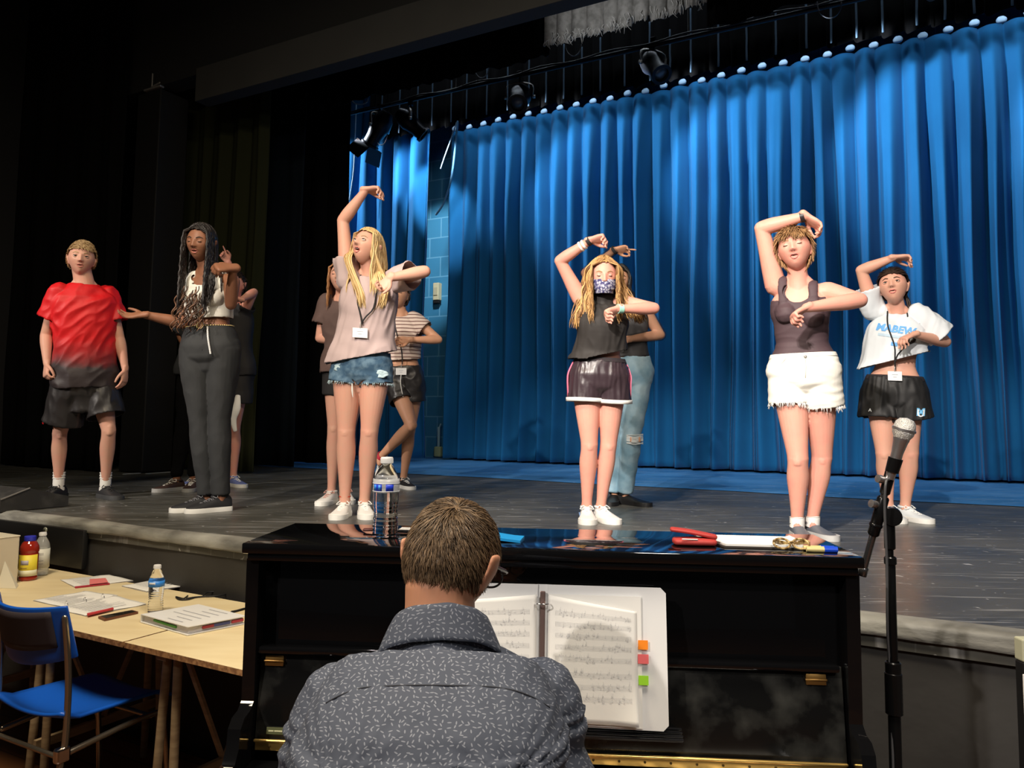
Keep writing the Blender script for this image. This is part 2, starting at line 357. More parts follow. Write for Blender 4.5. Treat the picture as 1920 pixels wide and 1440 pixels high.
# frayed grey valance
GF = mat('grey_cloth', (0.30, 0.29, 0.27), 0.9, nz=(14, (0.18, 0.175, 0.16), 0.4, 0.65), bump=(40, 0.3, 0.004))
r = empty('frayed_valance', SN(-2.6, 6.65, 6.2), 'frayed pale grey pleated fabric hanging at the top of the stage', 'valance')
bm = B()
def gv(u, v):
    s = -3.32 + u * 1.62; ph = s / 0.16; k = abs(math.sin(PI * ph)); low = 5.24 + 0.10 * abs(nz(math.floor(ph) * 3.3, 1)) + (0.05 if k < 0.3 else 0.0) + 0.025 * nz(s * 60)
    low += 0.16 * max(0, u - 0.75)
    return SN(s + 0.01 * nz(s * 9, v), 6.68 - 0.07 * k ** 0.5, low + (6.6 - low) * v)
grid(bm, gv, 260, 10); o = obj('valance_cloth', bm, GF, r, smooth=True); solidify(o, 0.004)
bm = B()
for i in range(90):
    s = random.uniform(-3.3, -1.72); z = 5.31 + random.uniform(-0.03, 0.08); p = SN(s, 6.60, z)
    tube(bm, [p, p + V((random.uniform(-.02, .02), 0, -0.03)), p + V((random.uniform(-.03, .03), 0, -random.uniform(.05, .1)))], [0.004, 0.003, 0.001], None, 4, 2)
tag(obj('fray', bm, mat('grey_fray', (0.5, 0.49, 0.46), 0.9), r), kind='stuff')
# light batten pipe and border fold strips
PM = mat('black_metal', (0.012, 0.013, 0.018), 0.35, 0.6)
r = empty('light_batten', SN(-1.5, 7.6, 5.55), 'black overhead pipe batten carrying the stage lights', 'lighting pipe')
bm = B(); bar(bm, SN(-7.2, 7.6, 5.55), SN(3.2, 7.6, 5.50), 0.025, 12); obj('batten_pipe', bm, PM, r, smooth=True)
bm = B(); pts = [SN(-7.2 + i * 0.42, 7.57, 5.565 - 0.035 * (i % 2) - 0.015 * nz(i * 1.7)) for i in range(25)]; tube(bm, pts, [0.011], None, 8, 3); obj('power_cable', bm, PM, r, smooth=True)
for k, s in enumerate((-5.0, -2.15, -0.9)):
    bm = B(); bar(bm, SN(s, 7.6, 5.55), SN(s, 7.6, 7.9), 0.004, 6); obj('hanging_wire', bm, GM, r)
LFE = mat('lit_fold_edge', (0.05, 0.10, 0.16), 0.6)  # border folds catching light, painted as thin blue strips
k = 0; s = -6.55
while s < 2.6:
    bm = B(); L = random.uniform(0.45, 0.8); q = SN(s, 8.13, 0); t = 0.006
    pts = [q + Z * (5.40 + L * i / 6) + E * (0.006 * nz(i * 2.1 + s * 9)) for i in range(7)]
    tube(bm, pts, [(0.011, 0.004)], E, 6, 2); o = obj('lit_fold_edge', bm, LFE, smooth=True, origin=pts[0])
    tag(o, 'thin blue strip painted as a lit fold edge of the black border', 'tape', 'painted lit folds on the black border'); s += random.choice((0.235, 0.235, 0.3))
# pleat headings showing as pale caps over the curtain
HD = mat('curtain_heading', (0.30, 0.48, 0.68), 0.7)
MAINC = [q for q in bpy.data.objects if q.get('label', '').startswith('wide pleated')][0]
s = -5.9; h0 = None
while s < 3.1:
    if h0 is None:
        bm = B(); tube(bm, [SN(s, 8.97, 5.665), SN(s, 8.97, 5.69), SN(s, 8.98, 5.715)], [(0.045, 0.018), (0.048, 0.018), (0.03, 0.012)], E, 14, 3, power=3); h0 = obj('curtain_heading', bm, HD, MAINC, smooth=True); s0_ = s
    else: c = h0.copy(); COL.objects.link(c); c.location = h0.location + E * (s - s0_) + Z * random.uniform(-0.02, 0.01)
    s += 0.235
# stage lights on the batten
def ellipsoidal(s, z, aim, label, big=1.0):
    base = SN(s, 7.6, z); r = empty('stage_light', base, label, 'stage light', 'stage lights on the overhead pipe'); aim = V(aim).normalized()
    c = base - Z * 0.24 * big; side = aim.cross(Z).normalized(); up = side.cross(aim)
    bm = B(); bar(bm, base, base - Z * 0.1, 0.014); box(bm, base, (0.06, 0.05, 0.07), STROT, 0.01); obj('clamp', bm, PM, r)
    bm = B(); h = 0.13 * big
    tube(bm, [c + side * h, c + side * h + Z * 0.12 * big, base - Z * 0.1, c - side * h + Z * 0.12 * big, c - side * h], [(0.02, 0.005)], aim, 6, 3); obj('yoke', bm, GM, r, smooth=True)
    bm = B(); lathe(bm, [(0, -0.2 * big), (0.06 * big, -0.19 * big), (0.10 * big, -0.12 * big), (0.115 * big, -0.02 * big), (0.10 * big, 0.02 * big), (0.085 * big, 0.1 * big), (0.085 * big, 0.18 * big), (0.10 * big, 0.19 * big), (0.10 * big, 0.22 * big), (0.07 * big, 0.22 * big), (0.07 * big, 0.16 * big), (0, 0.16 * big)], c, 24, aim); obj('housing', bm, PM, r, auto=35)
    bm = B(); lathe(bm, [(0.0, 0.2 * big), (0.045 * big, 0.19 * big), (0.068 * big, 0.175 * big)], c, 20, aim); obj('lens', bm, mat('lens_glass', (0.10, 0.13, 0.17), 0.1, 0.2), r, smooth=True)
    bm = B()
    for sg in (-1, 1): lathe(bm, [(0, 0), (0.02, 0.002), (0.02, 0.03), (0, 0.032)], c + side * sg * h, 10, side * sg)
    obj('knob', bm, GM, r, smooth=True)
    return r, c, side, aim, up
ellipsoidal(PN(975, 130, 7.6).dot(E), 5.55, (-0.1, -0.75, -0.65), 'round black stage light hanging from pipe at the centre', 1.15)
r, c, side, aim, up = ellipsoidal(PN(712, 200, 7.6).dot(E), 5.55, (-0.5, 0.3, -0.75), 'black stage light with square barn doors over left blue curtain', 1.2)
bm = B()
for k in range(4):
    a0 = side * (1 if k == 0 else -1 if k == 1 else 0) + up * (1 if k == 2 else -1 if k == 3 else 0)
    w2 = (up if k < 2 else side); q = c + aim * 0.26 + a0 * 0.12
    x = w2.normalized(); y = (aim + a0 * 0.5).normalized(); box(bm, q + y * 0.09, (0.26, 0.2, 0.006), frame_rot(x, y, x.cross(y)))
obj('barn_doors', bm, PM, r)
r, c, side, aim, up = ellipsoidal(PN(770, 190, 7.6).dot(E), 5.50, (0.7, 0.1, -0.6), 'black stage light leaning right of the barn door light', 1.05)
ellipsoidal(PN(1225, 80, 7.6).dot(E), 5.58, (0.2, -0.5, -0.6), 'dark blue-grey stage light under the frayed grey fabric', 1.1)
# cable loops below the pipe
for (px, py, w_, h_, lab) in ((675, 190, 30, 20, 'small cable loop hanging at the far left end of the pipe'), (715, 255, 22, 42, 'cable loop dangling below the barn door stage light'), (903, 130, 26, 40, 'black cable loop hanging from pipe left of centre stage light'),
                         (1075, 88, 30, 42, 'pale cable loop hanging from pipe right of centre stage light'), (1555, 8, 46, 60, 'wide round cable loop at the top above the right girl'), (1745, -5, 24, 20, 'thin cable loop at the top right corner')):
    bm = B(); pts = []
    for i in range(11):
        t = PI * i / 10; pts.append(PN(px - w_ / 2 * math.cos(t) , py - 4 + h_ * math.sin(t) * (0.5 + 0.0 * i), 7.55))
    tube(bm, pts, [0.006], None, 6, 2); o = obj('cable_loop', bm, mat('cable_grey', (0.12, 0.13, 0.15), 0.4), smooth=True, origin=pts[0]); tag(o, lab, 'cable')
# hanging ropes beside the curtain
RP = mat('blue_rope', (0.08, 0.24, 0.42), 0.6)
for (pp, rr, lab) in ((((858, 228), (852, 290), (845, 340), (832, 380), (818, 402)), 0.014, 'thick blue rope curving down beside the block wall'),
                      (((856, 230), (845, 262), (834, 292), (826, 316)), 0.008, 'thin short rope left of the thick curving rope'),
                      (((668, 195), (666, 250), (663, 320), (655, 375)), 0.008, 'pale cord hanging in front of the left blue curtain')):
    bm = B(); pts = [PN(x, y, 8.15) for x, y in pp]; tube(bm, pts, [rr], None, 8, 4)
    o = obj('hanging_rope', bm, RP if rr > 0.01 else mat('pale_cord', (0.25, 0.38, 0.5), 0.6), smooth=True, origin=pts[0]); tag(o, lab, 'rope')
# wall boxes on the block strip
CR = mat('cream_plastic', (0.72, 0.66, 0.42), 0.5)
c = PN(820, 547, 9.5); r = empty('wall_box', c, 'cream wall intercom box mounted on the blue block wall', 'wall box')
bm = B(); box(bm, c, (0.10, 0.09, 0.26), STROT, 0.008); obj('box_body', bm, CR, r)
bm = B(); box(bm, c - N * 0.05, (0.065, 0.015, 0.12), STROT, 0.004); obj('speaker_plate', bm, mat('cream_plate', (0.6, 0.55, 0.36), 0.5), r)
bm = B(); box(bm, c - Z * 0.155, (0.10, 0.07, 0.04), STROT, 0.004); obj('box_foot', bm, BLK, r)
c = PN(822, 848, 9.45); c.z = STG + 0.09; r = empty('floor_outlet', V((c.x, c.y, STG + 0.004)), 'pale outlet box with conduit at the foot of the block wall', 'outlet')
bm = B(); box(bm, c, (0.12, 0.08, 0.15), STROT, 0.02); obj('outlet_box', bm, mat('outlet_green', (0.50, 0.62, 0.36), 0.5), r)
bm = B(); bar(bm, c + Z * 0.07, c + Z * 0.34, 0.022); bar(bm, c + Z * 0.33, c + Z * 0.40 + E * 0.03, 0.012); obj('conduit', bm, mat('conduit_blue', (0.35, 0.6, 0.75), 0.5), r, smooth=True)
# white gaffer scraps on the stage floor near the legs
for (x0, y0, x1, y1, lab) in ((232, 889, 262, 887, 'short strip of white tape on stage floor behind the boy'), (275, 888, 330, 884, 'long strip of white tape at the foot of the navy leg'), (470, 870, 490, 872, 'small white scrap on stage floor by the black leg')):
    a = PZ(x0, y0, STG + 0.004); b_ = PZ(x1, y1, STG + 0.004); bm = B(); beam(bm, a, b_, 0.035, 0.004); tag(obj('floor_tape', bm, mat('white_tape', (0.55, 0.6, 0.65), 0.6), origin=a), lab, 'tape')
# ================================================================== PEOPLE: builders
def remesh(name, bm, voxel, smooth_it=2, adapt=0.0):
    bmesh.ops.recalc_face_normals(bm, faces=bm.faces)
    me = bpy.data.meshes.new(name); bm.to_mesh(me); bm.free()
    o = bpy.data.objects.new('tmp', me); COL.objects.link(o)
    r = o.modifiers.new('r', 'REMESH'); r.mode = 'VOXEL'; r.voxel_size = voxel
    if smooth_it:
        s = o.modifiers.new('s', 'SMOOTH'); s.iterations = smooth_it; s.factor = 0.5
    bpy.context.view_layer.update()
    dg = bpy.context.evaluated_depsgraph_get(); out = bpy.data.meshes.new_from_object(o.evaluated_get(dg))
    bpy.data.objects.remove(o); bpy.data.meshes.remove(me); return out
def gs(x, s): return math.exp(-(x / s) ** 2)
def head_point(u, mouth=0.0, face=True):
    """unit direction (x right, y forward, z up) -> head surface, adult size about 0.22 m"""
    x, y, z = u
    X = x * 0.0735; Y = y * 0.092; Z_ = z * 0.110
    if z < 0:
        t = -z
        X *= 1 - 0.33 * t ** 1.45
        if y > 0: Y *= 1 - 0.05 * t
        else: Y *= 1 - 0.38 * min(1, t * 1.4)
        if y > 0 and t > 0.6: Z_ *= 1 + 0.03 * y
    else:
        Y -= 0.006 * z * (1 if y < 0 else -0.2)
    if y > 0.1:
        X *= 1 + 0.06 * (1 - abs(z)); 
    if face and y > 0:
        ax = abs(X); d = 0.0
        d -= 0.011 * gs(ax - 0.031, 0.014) * gs(Z_ - 0.004, 0.010)
        d += 0.003 * gs(ax - 0.028, 0.02) * gs(Z_ - 0.022, 0.008)
        nb = 0
        if -0.040 < Z_ < 0.018:
            t = (0.018 - Z_) / 0.044
            nb = (0.004 + 0.019 * min(1, t) ** 1.2) * (1 if Z_ > -0.027 else max(0, 1 - ((-0.027 - Z_) / 0.011) ** 1.2))
        d += nb * gs(X, 0.0075 + 0.005 * min(1, max(0, (0.018 - Z_) / 0.04)))
        d += 0.007 * gs(ax - 0.0125, 0.0055) * gs(Z_ + 0.027, 0.006)
        d += 0.0055 * gs(X, 0.020) * gs(Z_ + 0.046, 0.0055) + 0.006 * gs(X, 0.017) * gs(Z_ + 0.059 + 0.012 * mouth, 0.006)
        d -= 0.004 * gs(X, 0.02) * gs(Z_ + 0.0525, 0.0025)
        d += 0.006 * gs(X, 0.018) * gs(Z_ + 0.088, 0.014)
        d += 0.0035 * gs(ax - 0.042, 0.018) * gs(Z_ + 0.022, 0.018)
        if mouth: d -= 0.022 * mouth * gs(X, 0.012 + 0.003 * mouth) * gs(Z_ + 0.056, 0.004 + 0.008 * mouth)
        Y += d * min(1, y * 3)
    return V((X, Y, Z_))
def head_bm(mouth, nu=120, nv=90, off=0.0, face=True):
    bm = B(); rows = []
    for j in range(1, nv):
        th = PI * j / nv; row = []
        for i in range(nu):
            ph = 2 * PI * i / nu; u = V((math.sin(th) * math.cos(ph), math.sin(th) * math.sin(ph), math.cos(th)))
            p = head_point(u, mouth, face); row.append(bm.verts.new(p + u * off))
        rows.append(row)
    top = bm.verts.new(head_point(V((0, 0, 1)), mouth, face) + Z * off); bot = bm.verts.new(head_point(V((0, 0, -1)), mouth, face) - Z * off)
    for a, b in zip(rows, rows[1:]):
        for i in range(nu): j = (i + 1) % nu; bm.faces.new((a[i], b[i], b[j], a[j]))
    for i in range(nu):
        j = (i + 1) % nu; bm.faces.new((top, rows[0][i], rows[0][j])); bm.faces.new((bot, rows[-1][j], rows[-1][i]))
    return bm
def add_bm(dst, src, M4):
    me = bpy.data.meshes.new('x'); src.to_mesh(me); src.free(); me.transform(M4); dst.from_mesh(me); bpy.data.meshes.remove(me)
def finger_curl(dirv, pn, ang):
    ax = dirv.cross(pn).normalized(); return Quaternion(ax, ang) @ dirv
def hand(bm, W, d, pn, s, side, curl=(0.5, 0.7, 0.5), thumb=0.5, spread=0.0, rw=0.024, point=None):
    """d wrist->knuckles, pn palm-facing normal, side +-1 puts the thumb at +-(d x pn)"""
    d = V(d).normalized(); pn = V(pn); pn = (pn - d * pn.dot(d)).normalized(); ac = d.cross(pn) * side; W = V(W)
    tube(bm, [W - d * 0.02 * s, W + d * 0.02 * s, W + d * 0.055 * s, W + d * 0.085 * s], [(rw * s * 1.1, rw * 0.8 * s), (0.029 * s, 0.0155 * s), (0.037 * s, 0.0145 * s), (0.037 * s, 0.0115 * s)], ac, 14, 3, power=2.6)
    lens = (0.068, 0.077, 0.071, 0.056)
    for k in range(4):
        o = (0.029 - 0.0193 * k); base = W + d * (0.083 - 0.003 * abs(k - 1.2)) * s + ac * o * s
        f = (d + ac * (o * (4 + 10 * spread))).normalized(); c = curl
        if point is not None and k == point: c = (0.1, 0.1, 0.1)
        pts = [base - f * 0.012 * s]; cur = base; pts.append(cur); g = f
        for q, (fr, a) in enumerate(zip((0.45, 0.31, 0.24), c)):
            g = finger_curl(g, pn, a * (1 + 0.10 * k)); cur = cur + g * lens[k] * fr * s; pts.append(cur)
        r = (0.0088 if k < 3 else 0.0076) * s
        tube(bm, pts, [r, r * 1.02, r * 0.95, r * 0.88, r * 0.72], None, 10, 3)
    b0 = W + d * 0.022 * s + ac * 0.022 * s; t1 = (d * 0.75 + ac * 0.75 + pn * 0.25).normalized()
    p1 = b0 + t1 * 0.038 * s; t2 = (d * 0.9 + ac * (0.5 - 0.9 * thumb) + pn * (0.2 + 0.7 * thumb)).normalized(); p2 = p1 + t2 * 0.032 * s
    t3 = (d * 0.8 + ac * (0.4 - 1.3 * thumb) + pn * (0.1 + 0.8 * thumb)).normalized(); p3 = p2 + t3 * 0.024 * s
    tube(bm, [b0 - t1 * 0.01, b0, p1, p2, p3], [0.013 * s, 0.014 * s, 0.0108 * s, 0.0095 * s, 0.0075 * s], None, 10, 3)
    return [W + d * 0.07 * s]
def lerp(a, b, t): return a + (b - a) * t
class Person: pass
def make_person(label, J, skin, head, sc=1.0, hw=1.0, lw=1.0, aw=1.0, tw=1.0, bust=0.0, male=False, hands=None, voxel=0.0042, base=None, group=None, belly=0.0):
    """J: joints shR shL elR elL wrR wrL hipR hipL knR knL anR anL neck ; head: dict c,f,tilt,s,mouth,eyes"""
    p = Person(); p.J = J; p.sc = sc; p.hw, p.lw, p.aw, p.tw = hw, lw, aw, tw
    bx = (J['anR'] + J['anL']) / 2 if base is None else base
    root = empty('person', V((bx.x, bx.y, base.z if base is not None else STG)), label, 'person', group); p.root = root
    hipm = (J['hipR'] + J['hipL']) / 2; neck = J['neck']; shm = (J['shR'] + J['shL']) / 2
    hs = (J['hipL'] - J['hipR']).normalized(); ss = (J['shL'] - J['shR']).normalized(); axis = (neck - hipm); p.axis = axis
    p.hs, p.ss, p.hipm, p.neck = hs, ss, hipm, neck
    fwd = hs.cross(axis).normalized()      # person's front (left x up)
    if fwd.dot(V(head['f'])) < 0 and not head.get('back'): fwd = -fwd
    p.fwd = fwd
    bm = B()
    T = [-0.20, -0.08, 0.06, 0.2, 0.36, 0.55, 0.74, 0.88, 0.99]
    if male:
        Wd = [0.05, 0.15, 0.160, 0.152, 0.140, 0.150, 0.165, 0.155, 0.07]; Dp = [0.05, 0.095, 0.11, 0.105, 0.10, 0.108, 0.112, 0.085, 0.055]
    else:
        Wd = [0.05, 0.145, 0.160, 0.142, 0.116, 0.122, 0.136, 0.125, 0.055]; Dp = [0.05, 0.095, 0.105, 0.095, 0.078, 0.084, 0.09, 0.072, 0.05]
    L = axis.length; p.T, p.Wd, p.Dp = T, [w_ * sc * tw * (hw if t < 0.3 else 1) for w_, t in zip(Wd, T)], [d_ * sc * (hw if t < 0.3 else 1) for d_, t in zip(Dp, T)]
    def spine(t): 
        q = hipm + axis * t
        return q + fwd * (0.012 * math.sin(t * PI) * -1 + 0.02 * belly * gs(t - 0.3, 0.25)) * sc
    p.spine = spine
    def side(t): return (hs * (1 - max(0, min(1, t))) + ss * max(0, min(1, t))).normalized()
    p.side = side
    def torso(bm_, inf=0.0, t0=-0.2, t1=1.0, drapef=None, depth=0.0):
        pts = []; rr = []; rf = []
        for t, w_, d_ in zip(T, p.Wd, p.Dp):
            if t < t0 - 1e-6 or t > t1 + 1e-6: continue
            w2, d2 = w_ + inf, d_ + inf + depth
            if drapef: w2, d2 = drapef(t, w2, d2)
            pts.append(spine(t)); rr.append((w2, d2)); rf.append(side(t))
        tube(bm_, pts, rr, rf, 36, 4, power=2.35)
    p.torso = torso; torso(bm)
    # buttocks, bust
    for sg, h in ((-1, J['hipR']), (1, J['hipL'])):
        tube(bm, [h - fwd * 0.035 * sc - hs * sg * 0.012 + axis * 0.06, h - fwd * 0.04 * sc - hs * sg * 0.012 - axis * 0.05], [0.08 * sc * hw], None, 16, 2)
        if bust:
            c = spine(0.70) + ss * sg * 0.062 * sc + fwd * (0.052 + 0.02 * bust) * sc
            tube(bm, [c + fwd * -0.02, c + fwd * 0.008 - axis * 0.015], [0.05 * sc, 0.046 * sc], None, 16, 2)
    def arm(bm_, S, Eb, Wr, inf=0.0, upper=True, lower=True):
        a = aw * sc; cl = lerp(neck, S, 0.45) - axis.normalized() * 0.03
        if upper:
            tube(bm_, [cl, S - (S - cl) * 0.1, lerp(S, Eb, 0.12)], [0.042 * sc + inf, 0.05 * a + inf, 0.048 * a + inf], None, 20, 3)
            tube(bm_, [S, lerp(S, Eb, 0.3), lerp(S, Eb, 0.6), Eb], [0.050 * a + inf, 0.046 * a + inf, 0.040 * a + inf, 0.034 * a + inf], None, 20, 3)
        if lower:
            tube(bm_, [Eb, lerp(Eb, Wr, 0.25), lerp(Eb, Wr, 0.6), Wr], [0.035 * a + inf, 0.037 * a + inf, 0.030 * a + inf, 0.0215 * a + inf], None, 18, 3)
    p.arm = arm
    def leg(bm_, H, K, A, inf=0.0, upper=True, lower=True):
        l = lw * sc; bk = -fwd
        if upper: tube(bm_, [H + axis.normalized() * 0.02, lerp(H, K, 0.25), lerp(H, K, 0.6), lerp(H, K, 0.9), K], [(0.083 * l + inf), 0.080 * l + inf, 0.066 * l + inf, 0.052 * l + inf, 0.049 * l + inf], None, 24, 3)
        if lower: tube(bm_, [K, lerp(K, A, 0.12), lerp(K, A, 0.33) + bk * 0.010, lerp(K, A, 0.65) + bk * 0.006, lerp(K, A, 0.92), A], [0.050 * l + inf, 0.048 * l + inf, 0.052 * l + inf, 0.039 * l + inf, 0.030 * l + inf, 0.032 * l + inf], None, 24, 3)
    p.leg = leg
    for sd in 'RL':
        arm(bm, J['sh' + sd], J['el' + sd], J['wr' + sd]); leg(bm, J['hip' + sd], J['kn' + sd], J['an' + sd])
        kn = J['kn' + sd]
        tube(bm, [kn + fwd * 0.018 * sc + V((0, 0, 0.022)), kn + fwd * 0.022 * sc - V((0, 0, 0.018))], [0.031 * sc * lw, 0.030 * sc * lw], None, 12, 2)
    for sd in 'RL': tube(bm, [lerp(neck, V(head['c']), 0.3), lerp(neck, J['sh' + sd], 0.55) , J['sh' + sd]], [0.035 * sc, 0.032 * sc, 0.036 * sc], None, 12, 3)
    # head
    hc = V(head['c']); f = V(head['f']).normalized(); up0 = V(head.get('up', (0, 0, 1))); r = f.cross(up0).normalized(); u = r.cross(f).normalized()
    hsz = head.get('s', 1.0); MH = frame_rot(r, f, u).to_4x4() @ Matrix.Diagonal((hsz, hsz, hsz, 1)); MH.translation = hc; p.MH = MH; p.hs_ = hsz; p.hc = hc
    mouth = head.get('mouth', 0.3); hb = head_bm(mouth); p.bvh = BVHTree.FromBMesh(hb); add_bm(bm, hb, MH)
    nk = hc + MH.to_3x3() @ V((0, -0.022, -0.045)); nr = 0.051 if not male else 0.064
    tube(bm, [neck - axis.normalized() * 0.04, neck + (nk - neck) * 0.15, lerp(neck, nk, 0.6), nk], [nr * 1.15 * sc, nr * sc, nr * 0.93 * sc, nr * 0.93 * sc], None, 24, 3)
    ek = head.get('ear', 1.0)
    for sg in (-1, 1):
        eb = B(); tube(eb, [V((sg * 0.070, -0.006, -0.034 * ek)), V((sg * 0.080 * (0.6 + 0.4 * ek), -0.014, -0.006)), V((sg * 0.085 * (0.6 + 0.4 * ek), -0.020, 0.018 * ek))], [(0.006, 0.008 * ek), (0.006, 0.016 * ek), (0.006, 0.015 * ek)], X3, 14, 3)
        add_bm(bm, eb, MH)
    eyes = head.get('eyes', 'closed')
    for sg in (-1, 1):
        eb = B(); c = V((sg * 0.031, 0.0735, 0.003)); bmesh.ops.create_uvsphere(eb, u_segments=16, v_segments=12, radius=0.0130 if eyes == 'closed' else 0.0115); bmesh.ops.translate(eb, verts=eb.verts, vec=c); add_bm(bm, eb, MH)
    hands = hands or {}
    for sd, sgn in (('R', 1), ('L', -1)):
        h = hands.get(sd); Wr = J['wr' + sd]; d0 = (Wr - J['el' + sd]).normalized()
        h = dict(h) if h else {}
        d = h.pop('d', d0); pn = h.pop('pn', -hs * sgn * -1)
        hand(bm, Wr, d, pn, h.pop('s', 0.95 * sc), h.pop('side', sgn), **h)
    for sd in 'RL':
        A = J['an' + sd]; t = V(head['toes'][sd]) if 'toes' in head else fwd; dn = V((0, 0, -1))
        if head.get('barefoot') or True:
            tube(bm, [A, A + t * 0.008 + dn * 0.02, A + t * 0.014 + dn * 0.045], [0.030 * sc, 0.028 * sc, 0.022 * sc], None, 12, 2)
    me = remesh('body', bm, voxel, 2); p.body = link('body', me, skin, root)
    # face parts
    def fp(x, z, out=0.0015):
        h = p.bvh.ray_cast(V((x, 0.3, z)), V((0, -1, 0)))
        q = h[0] if h[0] is not None else V((x, 0.08, z))
        return q + V((0, out, 0))
    p.fp = fp
    def ftube(name, pl, rads, m, out=0.001, seg=8, parent=None):
        b2 = B(); tube(b2, [MH @ fp(x, z, out) for x, z in pl], [rr_ * hsz if not isinstance(rr_, tuple) else (rr_[0] * hsz, rr_[1] * hsz) for rr_ in rads], MH.to_3x3() @ Z, seg, 4)
        return obj(name, b2, m, parent or root, smooth=True)
    p.ftube = ftube
    if not head.get('back'):
        bcol = head.get('brow', (0.12, 0.07, 0.04)); bmt = mat('brow_%.2f_%.2f' % (bcol[0], bcol[1]), bcol, 0.8); lcol = head.get('lip', (0.55, 0.16, 0.14)); lm = mat('lip_%.2f_%.2f' % (lcol[0], lcol[1]), lcol, 0.4)
        for sg in (-1, 1):
            ftube('eyebrow', [(sg * 0.016, 0.0215), (sg * 0.032, 0.027), (sg * 0.048, 0.0215)], [(0.0028, 0.0018), (0.0036, 0.0018), (0.0014, 0.001)], bmt)
            ec = V((sg * 0.031, 0.0735, 0.003))
            if eyes == 'closed':
                b2 = B(); pts = []
                for k in range(7):
                    a = -1.0 + 2.0 * k / 6; pts.append(MH @ (ec + V((math.sin(a) * 0.0132, math.cos(a) * 0.0137, -0.004 + 0.0035 * (1 - math.cos(a * 1.2)) * 1.3))))
                tube(b2, pts, [0.0016 * hsz], None, 6, 2); obj('eyelashes', b2, mat('lash', (0.03, 0.018, 0.012), 0.8), root, smooth=True)
            else:
                b2 = B(); bmesh.ops.create_uvsphere(b2, u_segments=20, v_segments=14, radius=0.0127 * hsz); bmesh.ops.translate(b2, verts=b2.verts, vec=MH @ (ec + V((0, -0.0002, 0)))); eo = obj('eye', b2, mat('eye_white', (0.75, 0.72, 0.70), 0.2), root, smooth=True)
                gz = V(head.get('gaze', (0, 1, 0))).normalized(); b2 = B(); q = MH @ (ec + gz * 0.0112); gd = (MH.to_3x3() @ gz).normalized(); lathe(b2, [(0, 0.0024 * hsz), (0.0045 * hsz, 0.0018 * hsz), (0.0066 * hsz, 0.0002 * hsz), (0.0066 * hsz, -0.003 * hsz)], q, 16, gd); obj('iris', b2, mat('iris_dark', (0.03, 0.02, 0.015), 0.15), eo, smooth=True)
                b2 = B()
                for zz_, rr_ in ((0.0058, 0.0030), (-0.0075, 0.0022)):
                    pts = [MH @ (ec + V((math.sin(a) * 0.0125, math.cos(a) * 0.0115, zz_ * math.cos(a * 1.1) * (1.0)))) for a in [-1.2 + 2.4 * k / 6 for k in range(7)]]
                    tube(b2, pts, [rr_ * hsz], None, 8, 2)
                obj('eyelid', b2, skin, root, smooth=True)
                b2 = B(); tube(b2, [MH @ (ec + V((math.sin(a) * 0.0142, math.cos(a) * 0.0142, 0.0045 * math.cos(a * 1.1)))) for a in [-1.2 + 2.4 * k / 6 for k in range(7)]], [0.0015 * hsz], None, 6, 2); obj('eyelashes', b2, mat('lash', (0.03, 0.018, 0.012), 0.8), root, smooth=True)
        if not head.get('mask'):
            mw = 0.021 - 0.002 * mouth; op = 0.0035 + 0.010 * mouth; zc = -0.0530 - 0.003 * mouth
            ftube('upper_lip', [(-mw, zc), (-mw * 0.5, zc + op * 0.85), (0, zc + op * 0.8), (mw * 0.5, zc + op * 0.85), (mw, zc)], [(0.001, 0.001), (0.0030, 0.0022), (0.0026, 0.0022), (0.0030, 0.0022), (0.001, 0.001)], lm, 0.0005)
            ftube('lower_lip', [(-mw, zc), (-mw * 0.5, zc - op * 1.0), (0, zc - op * 1.3), (mw * 0.5, zc - op * 1.0), (mw, zc)], [(0.001, 0.001), (0.0034, 0.003), (0.0042, 0.003), (0.0034, 0.003), (0.001, 0.001)], lm, 0.0005)
            if mouth > 0.15:
                b2 = B(); cc = fp(0, zc - 0.002, 0); vs = []
                cv = b2.verts.new(MH @ (V((0, fp(0, zc, 0).y - 0.002, zc - op * 0.2))))
                for k in range(20):
                    a = 2 * PI * k / 20; x_ = math.cos(a) * mw * 0.86; z_ = zc - op * 0.2 + math.sin(a) * op * 1.0
                    vs.append(b2.verts.new(MH @ fp(x_, z_, 0.0008)))
                for k in range(20): b2.faces.new((cv, vs[k], vs[(k + 1) % 20]))
                obj('mouth', b2, mat('mouth_dark', (0.06, 0.008, 0.008), 0.6), root)
                if mouth > 0.5:
                    b2 = B(); tube(b2, [MH @ fp(x_, zc + op * 0.55, 0.0012) for x_ in (-0.010, 0, 0.010)], [(0.0018 * hsz, 0.001)], MH.to_3x3() @ Z, 6, 2); obj('teeth', b2, mat('teeth', (0.8, 0.78, 0.72), 0.3), root, smooth=True)
        for sg in (-1, 1):
            b2 = B(); q = MH @ (fp(sg * 0.006, -0.0335, 0.0004)); bmesh.ops.create_uvsphere(b2, u_segments=8, v_segments=6, radius=0.0022 * hsz); bmesh.ops.translate(b2, verts=b2.verts, vec=q); obj('nostril', b2, mat('nostril', (0.12, 0.03, 0.02), 0.8), root, smooth=True)
    p.colliders = None
    return p
X3 = V((1, 0, 0))
def interp(xs, ys, x):
    if x <= xs[0]: return ys[0]
    for i in range(len(xs) - 1):
        if x <= xs[i + 1]:
            t = (x - xs[i]) / (xs[i + 1] - xs[i]); t = t * t * (3 - 2 * t) * 0.4 + t * 0.6; return ys[i] + (ys[i + 1] - ys[i]) * t
    return ys[-1]
